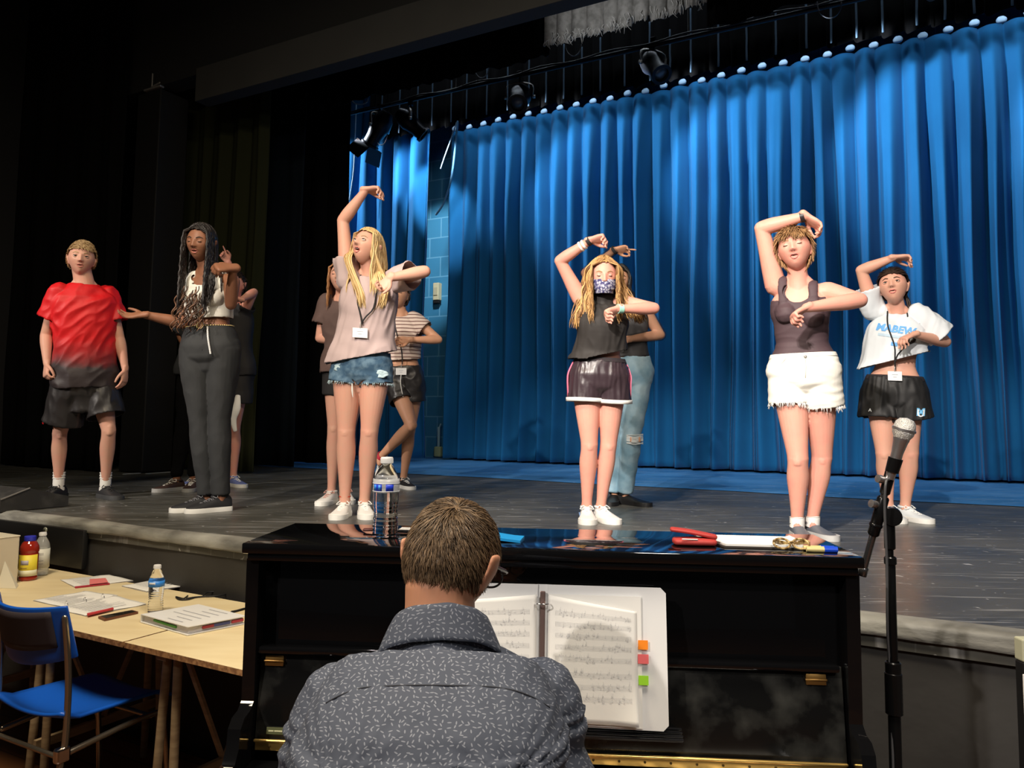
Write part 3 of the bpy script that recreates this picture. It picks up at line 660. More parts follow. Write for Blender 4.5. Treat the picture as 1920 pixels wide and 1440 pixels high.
def torso2(p, bm, t0, t1, inf=0.008, f=None, cap='flat', shift=None, n=9):
    pts = []; rr = []; rf = []
    for i in range(n + 1):
        t = t0 + (t1 - t0) * i / n; w_, d_ = interp(p.T, p.Wd, t) + inf, interp(p.T, p.Dp, t) + inf
        if f: w_, d_ = f(t, w_, d_)
        q = p.spine(t)
        if shift: q = q + shift(t)
        pts.append(q); rr.append((w_, d_)); rf.append(p.side(t))
    tube(bm, pts, rr, rf, 40, 2, cap=cap, power=2.35); return pts[0], pts[-1]
def fit(wmin, dmin, ew, ed, slope=0.0, sd_=0.0, crotch=False):
    def f(t, w_, d_):
        k = max(0, min(1, (0.97 - t) / 0.14)); k = k * k * (3 - 2 * k)
        return w_ + (max(w_, wmin) + ew + slope * (1 - t) - w_) * k, d_ + (max(d_, dmin) + ed + sd_ * (1 - t) - d_) * k
    return f
def hipfit(ew=0.0, ed=0.0):
    def f(t, w_, d_):
        k = 1 - 0.45 * max(0, min(1, (0.03 - t) / 0.12)); return (w_ + ew) * k, (d_ + ed) * (1 - 0.3 * (1 - k))
    return f
def sleeve(p, bm, sd, frac, r0, r1, drop=0.0):
    S, Eb = p.J['sh' + sd], p.J['el' + sd]; S = S - (p.axis.normalized() * max(0, r0 - 0.056) * (1 if (Eb - S).z < 0.05 else 0.3)); cl = lerp(p.neck, S, 0.4) - p.axis.normalized() * 0.03; e = lerp(S, Eb, frac) - Z * drop; d = (Eb - S).normalized()
    tube(bm, [cl, lerp(cl, S, 0.7), lerp(S, e, 0.15)], [0.045 * p.sc, 0.050 * p.sc, r0 * 0.96], None, 20, 3)
    tube(bm, [S - d * 0.02, lerp(S, e, 0.5), e], [r0, (r0 + r1) / 2, r1], None, 24, 3, cap='flatend'); return (e, d, r1 * 1.5)
def short_leg(p, bm, sd, frac, r0, r1, hang=0.0, power=2.0, sx=1.0, out=0.012):
    H, K = p.J['hip' + sd], p.J['kn' + sd]; e = lerp(H, K, frac) + p.hs * (out if sd == 'L' else -out); d = (K - H).normalized(); top = H + p.axis.normalized() * 0.03
    tube(bm, [top, lerp(H, e, 0.5), e], [(r0 * sx, r0), ((r0 + r1) / 2 * sx, (r0 + r1) / 2), (r1 * sx, r1)], p.hs, 28, 4, cap='flatend'); return (e, d, r1 * sx * 1.12)
def garment(p, name, bm, m, cuts=(), opens=(), scoops=(), voxel=0.0065, th=0.003, fold=(4, 30, 0.004), fdir=None, smooth_it=2, parent=None, post=None):
    """cuts: (point, normal, radius) bisect; opens: (point, normal, radius) removes end caps; scoops: (centre, radius)"""
    me = remesh(name, bm, voxel, smooth_it); bm = B(); bm.from_mesh(me); bpy.data.meshes.remove(me); bm.normal_update()
    dead = []
    for f in bm.faces:
        c = f.calc_center_median()
        for pt, no, rad in opens:
            if (c - pt).length < rad and abs((c - pt).dot(no)) < 0.02 and f.normal.dot(no) > 0.5: dead.append(f); break
    bmesh.ops.delete(bm, geom=dead, context='FACES')
    dv = [v for v in bm.verts if any((v.co - c).length < r for c, r in scoops) or not v.link_faces]
    bmesh.ops.delete(bm, geom=dv, context='VERTS')
    for cut in cuts:
        pt, no, rad = V(cut[0]), V(cut[1]).normalized(), cut[2]
        fs = [f for f in bm.faces if (f.calc_center_median() - pt).length < rad]
        g = list({x for f in fs for x in (list(f.verts) + list(f.edges) + [f])})
        bmesh.ops.bisect_plane(bm, geom=g, plane_co=pt, plane_no=no, clear_outer=True, dist=1e-6)
    for it in range(4):
        be = [e for e in bm.edges if len(e.link_faces) == 1]; nb = {}
        for e in be:
            for a, b_ in (tuple(e.verts), tuple(e.verts)[::-1]): nb.setdefault(a, []).append(b_.co.copy())
        for v, l in nb.items():
            if len(l) >= 2: v.co = v.co * 0.4 + (l[0] + l[1]) * 0.3
    bm.normal_update(); ax = (fdir or p.axis).normalized(); s1 = ax.orthogonal().normalized(); s2 = ax.cross(s1)
    if fold:
        for v in bm.verts:
            c = v.co; q = V((c.dot(s1) * fold[1], c.dot(s2) * fold[1], c.dot(ax) * fold[0])); n1 = noise.noise(q)
            n2 = noise.noise(V((c.dot(s1) * 9 + 5, c.dot(s2) * 9, c.dot(ax) * 13)))
            v.co = c + v.normal * (fold[2] * (1 - 2.2 * abs(n1)) + fold[2] * 0.8 * n2)
    if post: post(bm)
    me = bpy.data.meshes.new(name); bm.to_mesh(me); bm.free()
    o = link(name, me, m, parent or p.root); solidify(o, th, 1); return o
# ---- hair
def pushout(q, col):
    for c in col:
        if c[0] == 's':
            d = q - c[1]; l = d.length
            if l < c[2]: q = c[1] + d * (c[2] / max(l, 1e-5))
        elif c[0] == 'c':
            a, b_, r = c[1], c[2], c[3]; ab = b_ - a; t = max(0, min(1, (q - a).dot(ab) / ab.length_squared)); n_ = a + ab * t; d = q - n_; l = d.length
            if l < r: q = n_ + d * (r / max(l, 1e-5))
        elif c[0] == 'h':   # head ellipsoid in head space
            Mi, k = c[1], c[2]; l = Mi @ q; e = V((l.x / (0.0735 * k), l.y / (0.092 * k), l.z / (0.110 * k))); n_ = e.length
            if n_ < 1: q = c[3] @ (l / max(n_, 1e-4))
    return q
def hair_mat(name, c1, c2, rough=0.45):
    if name in MATS: return MATS[name]
    m = mat(name, c1, rough, spec=0.4); nt, nd, lk, b = nodes_of(m)
    at = nd.new('ShaderNodeAttribute'); at.attribute_name = 'lv'; x = nd.new('ShaderNodeMix'); x.data_type = 'RGBA'
    x.inputs[6].default_value = (*c1, 1); x.inputs[7].default_value = (*c2, 1); lk.new(at.outputs['Fac'], x.inputs[0]); lk.new(x.outputs[2], b.inputs['Base Color']); return m
def scalp_cap(p, m, th=0.010, hairline=0.062, side=-0.25, back=-0.55, rough=0.003, name='hair'):
    nu, nv = 96, 72; bm = B(); lay = bm.verts.layers.float.new('lv'); rows = []; MH = p.MH
    for j in range(nv + 1):
        thh = max(0.001, PI * j / nv); row = []
        for i in range(nu):
            ph = 2 * PI * i / nu; u = V((math.sin(thh) * math.cos(ph), math.sin(thh) * math.sin(ph), math.cos(thh)))
            q = head_point(u, 0, False) + u * (th + rough * nz(u.x * 9, u.y * 9, u.z * 4)); v = bm.verts.new(MH @ q); v[lay] = 0.5 + 0.5 * nz(u.x * 14, u.y * 14, u.z * 3); v.tag = False
            zz = u.z * 0.11
            if u.y > 0.30: keep = zz > hairline - 0.012 * abs(u.x) + 0.006 * nz(u.x * 6)
            elif u.y > -0.15: keep = u.z > lerp(side, hairline / 0.11, max(0, (u.y + 0.15) / 0.45) ** 1.2)
            else: keep = u.z > back
            row.append((v, keep))
        rows.append(row)
    for a, b_ in zip(rows, rows[1:]):
        for i in range(nu):
            j = (i + 1) % nu; q = (a[i], b_[i], b_[j], a[j])
            if all(x[1] for x in q): bm.faces.new([x[0] for x in q])
    bmesh.ops.delete(bm, geom=[v for v in bm.verts if not v.link_faces], context='VERTS')
    return bm, lay
def long_hair(p, m, n=240, length=0.45, part=0.0, wave=0.004, wf=60, r=0.0042, bodyr=None, hairline=0.062, th=0.010, spread=0.5, front=True, curl_end=0.0, seed=1, minx=None, k=1.14, cap_only=False, side_bias=0.0, fwd_bias=0.15, flat=1.0, loose=0.02):
    rnd = random.Random(seed); bm, lay = scalp_cap(p, m, th, hairline, -0.35, -0.6); MH = p.MH; Mi = MH.inverted(); J = p.J
    col = [('h', Mi, k, MH), ('c', p.spine(0.3), p.spine(0.80), 0.10 * p.sc), ('c', lerp(J['shR'], J['shL'], 0.12), lerp(J['shR'], J['shL'], 0.88), 0.062 * p.sc), ('c', p.neck, p.hc, 0.055)]
    if bodyr: col += bodyr
    Rm = MH.to_3x3(); rt = (Rm @ X3).normalized(); fw = (Rm @ V((0, 1, 0))).normalized()
    for i in range(n):
        sg = rnd.choice((-1, 1)); a = rnd.random()
        # roots along the parting, and over the crown
        u = V((part + sg * rnd.uniform(0.02, 0.35), lerp(0.62, -0.75, a), 0.8)).normalized()
        q = MH @ (head_point(u, 0, False) + u * 0.013); side_ = sg
        outv = (rt * side_ * (1.0) + fw * rnd.uniform(-0.5, 0.35) * (1 - a)).normalized() - fw * a * 0.9
        dirv = outv.normalized(); pts = [q.copy()]; st = 0.016; N_ = int(length * rnd.uniform(0.75, 1.0) / st) + 6
        bias = rt * side_ * rnd.uniform(-0.1, 0.1) * spread + fw * (fwd_bias if a < 0.45 else -0.1)
        ph = rnd.uniform(0, 6.28); lz = rnd.random()
        for s_ in range(N_):
            dirv = (dirv * 0.62 + V((0, 0, -1)) * 0.38 + bias * 0.06).normalized(); q = q + dirv * st
            cq = [(c[0], c[1], c[2] + loose * 0.0, *c[3:]) if c[0] == 'h' else c for c in col]
            q = pushout(q, cq); w_ = wave * min(1, s_ / 8); wt = (rt * math.sin(s_ * st * wf + ph) + fw * math.cos(s_ * st * wf * 0.8 + ph)) * w_
            l = Mi @ q   # keep the face open
            if l.y > 0.02 and -0.12 < l.z < hairline and abs(l.x) < 0.066: l.x = math.copysign(0.067 + 0.006 * lz, l.x if abs(l.x) > 0.01 else side_); q = MH @ l
            pts.append(q + wt)
        rr = r * rnd.uniform(0.7, 1.25); rads = [(rr, rr * 0.55 * flat)] + [(rr, rr * 0.55 * flat)] * (len(pts) - 4) + [(rr * 0.8, rr * 0.4), (rr * 0.5, rr * 0.3), (rr * 0.15, rr * 0.1)]
        tube(bm, pts, rads[:len(pts)], None, 6, 1, layer=lay, lval=lz)
    me = bpy.data.meshes.new('hair'); bm.to_mesh(me); bm.free(); return link('hair', me, m, p.root)
def short_hair(p, m, n=1500, length=0.03, hairline=0.058, r=0.0016, th=0.008, side=-0.12, back=-0.45, comb=V((0, 0.4, -0.6)), seed=3, lift=0.5, jit=0.35, whorl=None, steps=4, name='hair'):
    rnd = random.Random(seed); bm, lay = scalp_cap(p, m, th * 0.6, hairline - 0.004, side, back); MH = p.MH
    for i in range(n):
        while True:
            u = V((rnd.gauss(0, 1), rnd.gauss(0, 1), rnd.gauss(0, 1))).normalized(); zz = u.z * 0.11
            if u.y > 0.30 and zz < hairline: continue
            if -0.15 < u.y <= 0.30 and u.z < lerp(side, hairline / 0.11, max(0, (u.y + 0.15) / 0.45) ** 1.2): continue
            if u.y <= -0.15 and u.z < back: continue
            break
        q = head_point(u, 0, False) + u * th * 0.5
        if whorl is not None:
            d = u - whorl; cdir = (d - u * d.dot(u)); cdir = (cdir.normalized() if cdir.length > 1e-4 else V((0, 0, -1))); cdir = cdir + u.cross(cdir) * 0.35 + V(comb) * 0.35
        else: cdir = V(comb)
        cdir = cdir + V((rnd.uniform(-jit, jit), rnd.uniform(-jit, jit), rnd.uniform(-jit, jit)))
        cl = math.floor(u.x * 9) * 7 + math.floor(u.y * 9) * 3 + math.floor(u.z * 9); cdir = cdir + V((nz(cl * 1.3), nz(cl * 2.1, 4), nz(cl * .7, 9))) * jit * 1.2
        cdir = cdir - u * cdir.dot(u); cdir = (cdir.normalized() + u * lift).normalized(); L = length * rnd.uniform(0.65, 1.15); pts = []; c = q.copy()
        for s_ in range(steps + 1):
            pts.append(MH @ c); c = c + cdir * (L / steps); cdir = (cdir - u * lift * 0.42).normalized()
            e = V((c.x / 0.0765, c.y / 0.095, c.z / 0.113)); 
            if e.length < 1: c = c / e.length
        rr = r * rnd.uniform(0.7, 1.3)
        tube(bm, pts, [rr] * (len(pts) - 2) + [rr * 0.7, rr * 0.1], None, 4, 1, cap=False, layer=lay, lval=rnd.random())
    me = bpy.data.meshes.new(name); bm.to_mesh(me); bm.free(); return link(name, me, m, p.root)
# ---- shoes
def shoe(p, A, toe, m_up, m_sole, L=0.25, h=1.0, sock=None, sock_h=0.0, laces=None, gz=STG, low=1.0, pitchd=0.0, w=1.0, tongue=None, name='shoe', stripes=None):
    t = V((toe[0], toe[1], 0)).normalized(); s = Z.cross(t); hl = V((A.x, A.y, gz)) - t * 0.060 * (L / 0.25)
    if pitchd:
        q = Quaternion(s, pitchd); tt, uu = q @ t, q @ Z; hl = A - tt * 0.055 - uu * 0.085
    else: tt, uu = t, Z
    k = L / 0.25
    def pt(x, y, z): return hl + tt * x * k + s * y * w * k + uu * z
    prof = [(0.0, 0.022, 0.066), (0.015, 0.030, 0.078), (0.05, 0.034, 0.080), (0.09, 0.036, 0.074), (0.13, 0.040, 0.060), (0.175, 0.045, 0.047), (0.215, 0.043, 0.039), (0.245, 0.030, 0.032), (0.255, 0.012, 0.024)]
    bm = B(); rings = []; prof = [(x, wd, hh) for x, wd, hh in prof]
    for x, wd, hh in catmull(prof, 3):
        hh *= h; row = []
        for i in range(21):
            a = PI * i / 20; yy = math.cos(a); zz = math.sin(a); yy = math.copysign(abs(yy) ** 0.8, yy); row.append(bm.verts.new(pt(x, yy * wd, 0.016 + (hh - 0.016) * zz ** 0.75)))
        rings.append(row)
    for a, b_ in zip(rings, rings[1:]):
        for i in range(20): bm.faces.new((a[i], a[i + 1], b_[i + 1], b_[i]))
        bm.faces.new((a[0], b_[0], b_[20], a[20]))
    bm.faces.new(rings[0]); bm.faces.new(rings[-1][::-1]); so = obj(name, bm, m_up, p.root, smooth=True)
    bm = B(); rs = []
    for x, wd, hh in catmull([(-0.006, 0.016, 0), (0.004, 0.030, 0), (0.05, 0.037, 0), (0.10, 0.038, 0), (0.175, 0.049, 0), (0.22, 0.046, 0), (0.25, 0.032, 0), (0.264, 0.012, 0)], 3):
        rs.append([bm.verts.new(pt(x, yy * wd, zz)) for yy, zz in ((-1, 0.0005), (-1.02, 0.016), (-0.98, 0.028), (0.98, 0.028), (1.02, 0.016), (1, 0.0005))])
    for a, b_ in zip(rs, rs[1:]):
        for i in range(6): bm.faces.new((a[i], a[(i + 1) % 6], b_[(i + 1) % 6], b_[i]))
    bm.faces.new(rs[0]); bm.faces.new(rs[-1][::-1]); obj('sole', bm, m_sole, so, auto=40)
    if laces:
        bm = B()
        for i in range(4):
            x = 0.095 + i * 0.024; hh = (0.078 - 0.36 * (x - 0.08)) * h
            for sg in (-1, 1): tube(bm, [pt(x, -0.020 * sg, hh - 0.006), pt(x + 0.008, 0, hh + 0.002), pt(x + 0.018, 0.020 * sg, hh - 0.014)], [0.0028], None, 6, 3)
        for sg in (-1, 1): tube(bm, [pt(0.09, 0, 0.08 * h), pt(0.085, sg * 0.02, 0.088 * h), pt(0.10, sg * 0.036, 0.07 * h), pt(0.11, sg * 0.012, 0.076 * h)], [0.0025], None, 6, 3)
        obj('laces', bm, laces, so, smooth=True)
        bm = B(); tube(bm, [pt(0.062, 0, 0.096 * h), pt(0.085, 0, 0.082 * h), pt(0.12, 0, 0.062 * h)], [(0.018, 0.004)], s, 10, 3); obj('tongue', bm, tongue or m_up, so, smooth=True)
    bm = B(); lathe(bm, [(0.030, -0.004), (0.036, 0.0), (0.038, 0.007), (0.033, 0.012), (0.030, 0.006)], pt(0.052, 0, 0.074 * h), 20, uu); obj('collar', bm, m_up, so, smooth=True)
    if sock:
        top = A + (p.axis.normalized() * 0 + Z) * sock_h; bm = B(); r0 = 0.036 * p.sc
        tube(bm, [pt(0.055, 0, 0.05), A, A + Z * sock_h * 0.5, top], [r0, r0, r0 * 1.0, r0 * 1.05], None, 20, 4, cap=False)
        for q in ((0.55, 0.75, 0.98) if sock_h > 0.03 else ()): lathe(bm, [(r0 * 1.03, -0.004), (r0 * 1.12, 0), (r0 * 1.03, 0.004)], lerp(A, top, q), 20, Z)
        o = obj('sock', bm, sock, p.root, smooth=True)
    if stripes: stripes(so, pt)
    return so
def band(p, c, axis, r, w_, m, name, th=0.003, ell=1.0):
    bm = B(); lathe(bm, [(r, -w_ / 2), (r + th, -w_ / 2), (r + th, w_ / 2), (r, w_ / 2), (r, -w_ / 2)], c, 24, V(axis)); return obj(name, bm, m, p.root, auto=40)
def lanyard(p, pts, badge_c, m_cord, w_=0.085, h_=0.055, right=None, up=None, label=True):
    bm = B(); tube(bm, pts, [(0.0045, 0.0015)], None, 6, 4); obj('lanyard', bm, m_cord, p.root, smooth=True)
    rt = V(right) if right is not None else V((1, 0, 0)); up = V(up) if up is not None else Z; f = up.cross(rt) * 1.0; f = rt.cross(up)
    bm = B(); box(bm, badge_c, (w_, 0.003, h_), frame_rot(rt, rt.cross(up).normalized() * -1 if False else up.cross(rt).normalized(), up), 0.001); bo = obj('name_badge', bm, mat('badge_white', (0.78, 0.79, 0.82), 0.35), p.root)
    nrm = up.cross(rt).normalized(); cam_side = nrm if nrm.dot(CAM - V(badge_c)) > 0 else -nrm
    bm = B()
    for k, (ww, dz) in enumerate(((0.6, 0.008), (0.35, -0.006))): box(bm, V(badge_c) + cam_side * 0.002 + up * dz, (w_ * ww * 0.7, 0.0006, 0.003), frame_rot(rt, up.cross(rt).normalized(), up))
    obj('badge_print', bm, mat('print_grey', (0.35, 0.38, 0.42), 0.6), bo)
    bm = B(); bar(bm, V(badge_c) + up * h_ / 2, V(badge_c) + up * (h_ / 2 + 0.03), 0.003, 8); obj('badge_clip', bm, GM, bo, smooth=True)
def skin_mat(name, c, c2, rough=0.5): return mat(name, c, rough, spec=0.35, nz=(14, c2, 0.35, 0.7), sss=0.12)
SKP = skin_mat('skin_fair', (0.60, 0.335, 0.245), (0.64, 0.32, 0.24))
SKT = skin_mat('skin_tan', (0.52, 0.27, 0.165), (0.56, 0.29, 0.18))
SKF = skin_mat('skin_pink', (0.62, 0.31, 0.235), (0.66, 0.28, 0.22))
SKD = skin_mat('skin_brown', (0.20, 0.085, 0.045), (0.24, 0.105, 0.06))
WHT = mat('white_canvas', (0.70, 0.69, 0.66), 0.6); WSO = mat('white_rubber', (0.75, 0.74, 0.70), 0.5); LAC = mat('lace_white', (0.78, 0.77, 0.74), 0.7)
BKF = mat('black_fabric', (0.014, 0.013, 0.014), 0.8, bump=(120, 0.2, 0.001)); BKC = mat('black_leather', (0.010, 0.010, 0.011), 0.4)
def joints(d0, **k):
    J = {}
    for n, v in k.items():
        J[n] = P(v[0], v[1], d0 + (v[2] if len(v) > 2 else 0))
        if n in ('anR', 'anL') and len(v) < 4: J[n].z = STG + 0.088
    return J
def rep(p, nm):
    J = p.J; q = lambda a, b_: round((J[a] - J[b_]).length, 2)
    print('LIMB', nm, 'uaR', q('shR', 'elR'), 'faR', q('elR', 'wrR'), 'uaL', q('shL', 'elL'), 'faL', q('elL', 'wrL'), 'thR', q('hipR', 'knR'), 'shR', q('knR', 'anR'), 'thL', q('hipL', 'knL'), 'shL', q('knL', 'anL'), 'tor', round(p.axis.length, 2), 'sw', q('shR', 'shL'), 'headz', round(p.hc.z, 2))

def locks(p, m, paths, n=30, spread=0.012, r=0.0036, seed=1, wave=0.003, name='hair_locks'):
    rnd = random.Random(seed); bm = B(); lay = bm.verts.layers.float.new('lv')
    for i in range(n):
        pts = [V(q) for q in rnd.choice(paths)]; off = V((rnd.gauss(0, spread), rnd.gauss(0, spread * 0.5), rnd.gauss(0, spread * 0.3))); L = rnd.uniform(0.8, 1.0); fine = catmull([list(q) for q in pts], 6); fine = fine[:max(5, int(len(fine) * L))]; ph = rnd.uniform(0, 6)
        P_ = [V(q) + off * (0.35 + 0.65 * k / len(fine)) + V((math.sin(k * 0.7 + ph), 0.4 * math.cos(k * 0.6 + ph), 0)) * wave for k, q in enumerate(fine)]
        rr = r * rnd.uniform(0.7, 1.2); tube(bm, P_, [rr] * (len(P_) - 3) + [rr * 0.8, rr * 0.5, rr * 0.15], None, 5, 1, layer=lay, lval=rnd.random())
    me = bpy.data.meshes.new(name); bm.to_mesh(me); bm.free(); return link(name, me, m, p.root)
# ================================================================== PEOPLE on the stage
# ---------- girl in dark tank top and white shorts
d0 = 3.88
J = joints(d0, shR=(1454, 535, 0.05), elR=(1428, 428, 0.03), wrR=(1510, 405, -0.08), shL=(1552, 548, -0.04), elL=(1612, 563, -0.17), wrL=(1512, 577, -0.24),
           hipR=(1479, 705, 0.03), hipL=(1536, 705, -0.03), knR=(1496, 858, -0.04), knL=(1541, 856, 0.02), anR=(1495, 985, 0.0), anL=(1524, 985, 0.04), neck=(1497, 535, 0))
p = make_person('girl in dark tank top and frayed white denim shorts, one arm arched over her head', J, SKF,
    dict(c=P(1490, 468, d0 - 0.03), f=(-0.46, -0.9, 0.10), up=(-0.14, 0, 1), s=1.0, mouth=0.55, eyes='closed', brow=(0.35, 0.2, 0.1)), sc=1.0, aw=1.05, hw=1.04, lw=1.02, bust=0.5,
    hands=dict(R=dict(d=(0.75, -0.1, -0.62), pn=(-0.6, -0.2, -0.8), curl=(0.5, 0.8, 0.6), thumb=0.6), L=dict(d=(-0.85, -0.15, -0.5), pn=(0.2, -0.3, -0.9), curl=(1.0, 1.3, 0.9), thumb=0.8)))
rep(p, 'W'); W_ = p
PLM = mat('plum_knit', (0.060, 0.035, 0.042), 0.7, bump=(200, 0.15, 0.001))
bm = B(); a, b_ = torso2(p, bm, 0.24, 0.86, 0.006, cap='flat')
up = p.axis.normalized()
for sg in (-1, 1):   # bust shape and straps
    c = p.spine(0.70) + p.ss * sg * 0.062 + p.fwd * 0.062; tube(bm, [c - p.fwd * 0.02, c + p.fwd * 0.008 - up * 0.015], [0.056, 0.052], None, 16, 2)
    q = p.spine(0.80) + p.ss * sg * 0.072; top = p.neck + p.ss * sg * 0.072 + up * 0.018
    tube(bm, [q + p.fwd * 0.078 - up * 0.02, q + p.fwd * 0.074 + up * 0.045, top + p.fwd * 0.03, top - p.fwd * 0.02, q - p.fwd * 0.072 + up * 0.02, q - p.fwd * 0.07 - up * 0.03], [(0.021, 0.008)], p.ss, 12, 3)
garment(p, 'tank_top', bm, PLM, opens=[(a, -up, 0.2), (b_, up, 0.2)], scoops=[(p.spine(0.96) + p.fwd * 0.11, 0.075)], voxel=0.005, th=0.002, fold=(30, 6, 0.0018))
DEN = mat('white_denim', (0.72, 0.70, 0.64), 0.8, bump=(90, 0.25, 0.002))
bm = B(); a, b_ = torso2(p, bm, -0.19, 0.235, 0.010, cap='flat')
o1 = short_leg(p, bm, 'R', 0.36, 0.098, 0.098); o2 = short_leg(p, bm, 'L', 0.36, 0.098, 0.098)
so = garment(p, 'denim_shorts', bm, DEN, opens=[o1, o2, (b_, up, 0.2)], fold=(26, 9, 0.003), voxel=0.006, th=0.003)
def waist_band(p, t0, t1, inf, m, name, parent):
    bm = B(); torso2(p, bm, t0, t1, inf, cap=False, n=3); o = obj(name, bm, m, parent, smooth=True); solidify(o, 0.003, 1); return o
waist_band(p, 0.20, 0.245, 0.012, DEN, 'waistband', so)
def fringe(p, par, opn, r, m, n=70, L=0.02, seed=1, sx=1.0):
    rnd = random.Random(seed); e, d, _ = opn; bm = B(); x = p.hs; y = d.cross(x)
    for i in range(n):
        a = 2 * PI * rnd.random(); q = e + x * math.cos(a) * r * sx + y * math.sin(a) * r - d * 0.006; l = L * rnd.uniform(0.4, 1.6); out = (x * math.cos(a) + y * math.sin(a))
        tube(bm, [q, q + d * l * 0.5 + out * rnd.uniform(-.002, .006), q + d * l + out * rnd.uniform(-.006, .01)], [0.0018, 0.0015, 0.0006], None, 4, 2)
    return obj('frayed_hem', bm, m, par, smooth=True)
fringe(p, so, o1, 0.099, WHT, 130, 0.018, 1); fringe(p, so, o2, 0.099, WHT, 130, 0.018, 2)
def tubs(p, name, pts, rads, m, par=None, ref=None, seg=8, sub=3): bm = B(); tube(bm, pts, rads, ref, seg, sub); return obj(name, bm, m, par or p.root, smooth=True)
def front(p, t, lat, inf=0.0, fw=1.0):
    """point on the front of the torso surface at spine t and lateral offset (person's left positive)"""
    w_, d_ = interp(p.T, p.Wd, t), interp(p.T, p.Dp, t); x = max(-0.98, min(0.98, lat / w_)); return p.spine(t) + p.side(t) * lat + p.fwd * fw * ((d_) * (1 - abs(x) ** 2.35) ** (1 / 2.35) + inf)
tubs(p, 'fly_seam', [front(p, 0.24, 0.02, 0.016), front(p, 0.1, 0.02, 0.018), front(p, 0.0, 0.015, 0.016)], [0.0018], mat('denim_seam', (0.5, 0.47, 0.4), 0.8), so)
for sg in (-1, 1): tubs(p, 'pocket_seam', [front(p, 0.2, sg * 0.07, 0.015), front(p, 0.13, sg * 0.10, 0.014), front(p, 0.1, sg * 0.14, 0.010)], [0.0016], mat('denim_seam', (0.5, 0.47, 0.4), 0.8), so)
tubs(p, 'button', [front(p, 0.222, 0.02, 0.014), front(p, 0.222, 0.02, 0.02)], [0.008], GM, so)
HB = hair_mat('hair_light_brown', (0.10, 0.045, 0.018), (0.42, 0.24, 0.11))
short_hair(p, HB, n=1800, length=0.060, hairline=0.060, side=-0.15, back=-0.55, comb=V((0.1, 0.25, -1.0)), lift=0.06, jit=0.07, seed=11, th=0.012, r=0.0022)
# side-swept fringe across the forehead and a loose lock by the ear
bm = B(); lay = bm.verts.layers.float.new('lv'); rnd = random.Random(5)
for i in range(60):
    x0 = rnd.uniform(-0.02, 0.02); x1 = rnd.uniform(-0.055, -0.01) if i % 2 else rnd.uniform(0.03, 0.062)
    pts = [p.MH @ (head_point(V((lerp(x0, x1, t) / 0.08, 0.55 + 0.3 * t, 1.0 - 0.75 * t - (0.15 * t if i % 2 else 0))).normalized(), 0, False) + V((0, 0.012, 0.004))) for t in (0, .25, .5, .75, 1 - 0.2 * rnd.random())]
    tube(bm, pts, [(0.003, 0.0015), (0.003, 0.0015), (0.003, 0.0015), (0.002, 0.001), (0.0005, 0.0004)], None, 5, 2, layer=lay, lval=rnd.uniform(0.2, 1.0))
for i in range(14):
    q = V((-0.078, -0.02 + 0.02 * rnd.random(), 0.0)); pts = [p.MH @ (q + V((-0.006 * rnd.random() - 0.004 * math.sin(t * 5), 0.01 * math.sin(t * 6 + i), -t * 0.075))) for t in (0, .25, .5, .75, 1)]
    tube(bm, pts, [0.0022, 0.002, 0.002, 0.0015, 0.0004], None, 4, 2, layer=lay, lval=rnd.uniform(0.5, 1.0))
me = bpy.data.meshes.new('fringe'); bm.to_mesh(me); bm.free(); link('hair_fringe', me, HB, p.root)
wd = (J['wrR'] - J['elR']).normalized(); band(p, J['wrR'] - wd * 0.012, wd, 0.024, 0.020, mat('watch_black', (0.02, 0.015, 0.018), 0.4), 'wristband', 0.004)
for sd, tt in (('R', (-0.10, -1)), ('L', (0.22, -1))):
    shoe(p, J['an' + sd], tt, mat('grey_shoe', (0.10, 0.11, 0.13), 0.45), mat('grey_sole', (0.45, 0.45, 0.45), 0.6), L=0.235, h=0.82, sock=WHT, sock_h=0.012)
# ---------- masked girl
d0 = 4.42
J = joints(d0, shR=(1088, 560, 0), elR=(1050, 489, -0.03), wrR=(1106, 451, -0.10), shL=(1174, 570, 0), elL=(1226, 578, -0.13), wrL=(1159, 579, -0.21),
           hipR=(1099, 712, 0), hipL=(1147, 714, 0), knR=(1105, 832, -0.03), knL=(1141, 832, 0.0), anR=(1100, 930, 0), anL=(1127, 930, 0.02), neck=(1131, 570, 0))
p = make_person('girl in patterned face mask, black sleeveless crop top and black running shorts with pink side', J, SKF,
    dict(c=P(1131, 518, d0 - 0.03), f=(-0.02, -1, -0.16), up=(0, 0, 1), s=0.98, mouth=0, eyes='closed', brow=(0.3, 0.17, 0.08), mask=True), sc=0.96, lw=1.02, aw=0.98, bust=0.4,
    hands=dict(R=dict(d=(0.95, -0.2, 0.15), pn=(0.3, -0.6, -0.8), curl=(0.9, 1.1, 0.7), thumb=0.8), L=dict(d=(-0.9, -0.15, -0.42), pn=(0.1, -0.6, -0.8), curl=(1.1, 1.3, 0.9), thumb=0.8)))
rep(p, 'M'); up = p.axis.normalized()
TOP = mat('black_crepe', (0.020, 0.017, 0.016), 0.75)
bm = B(); a, b_ = torso2(p, bm, 0.26, 0.97, 0.012, f=lambda t, w_, d_: (w_ + 0.045 * max(0, 0.6 - t) / 0.34, d_ + 0.03 * max(0, 0.6 - t) / 0.34 + 0.012 + 0.026 * gs(t - 0.68, 0.17)), cap='flat', shift=lambda t: p.fwd * 0.020 * gs(t - 0.66, 0.2))
tube(bm, [p.neck - up * 0.03, p.neck + up * 0.02, lerp(p.neck, p.hc, 0.45)], [0.062, 0.057, 0.055], None, 20, 2, cap='flatend')
for sd in 'RL': tube(bm, [p.spine(0.88), lerp(p.neck, J['sh' + sd], 0.72) - up * 0.03], [0.055, 0.042], None, 16, 2)
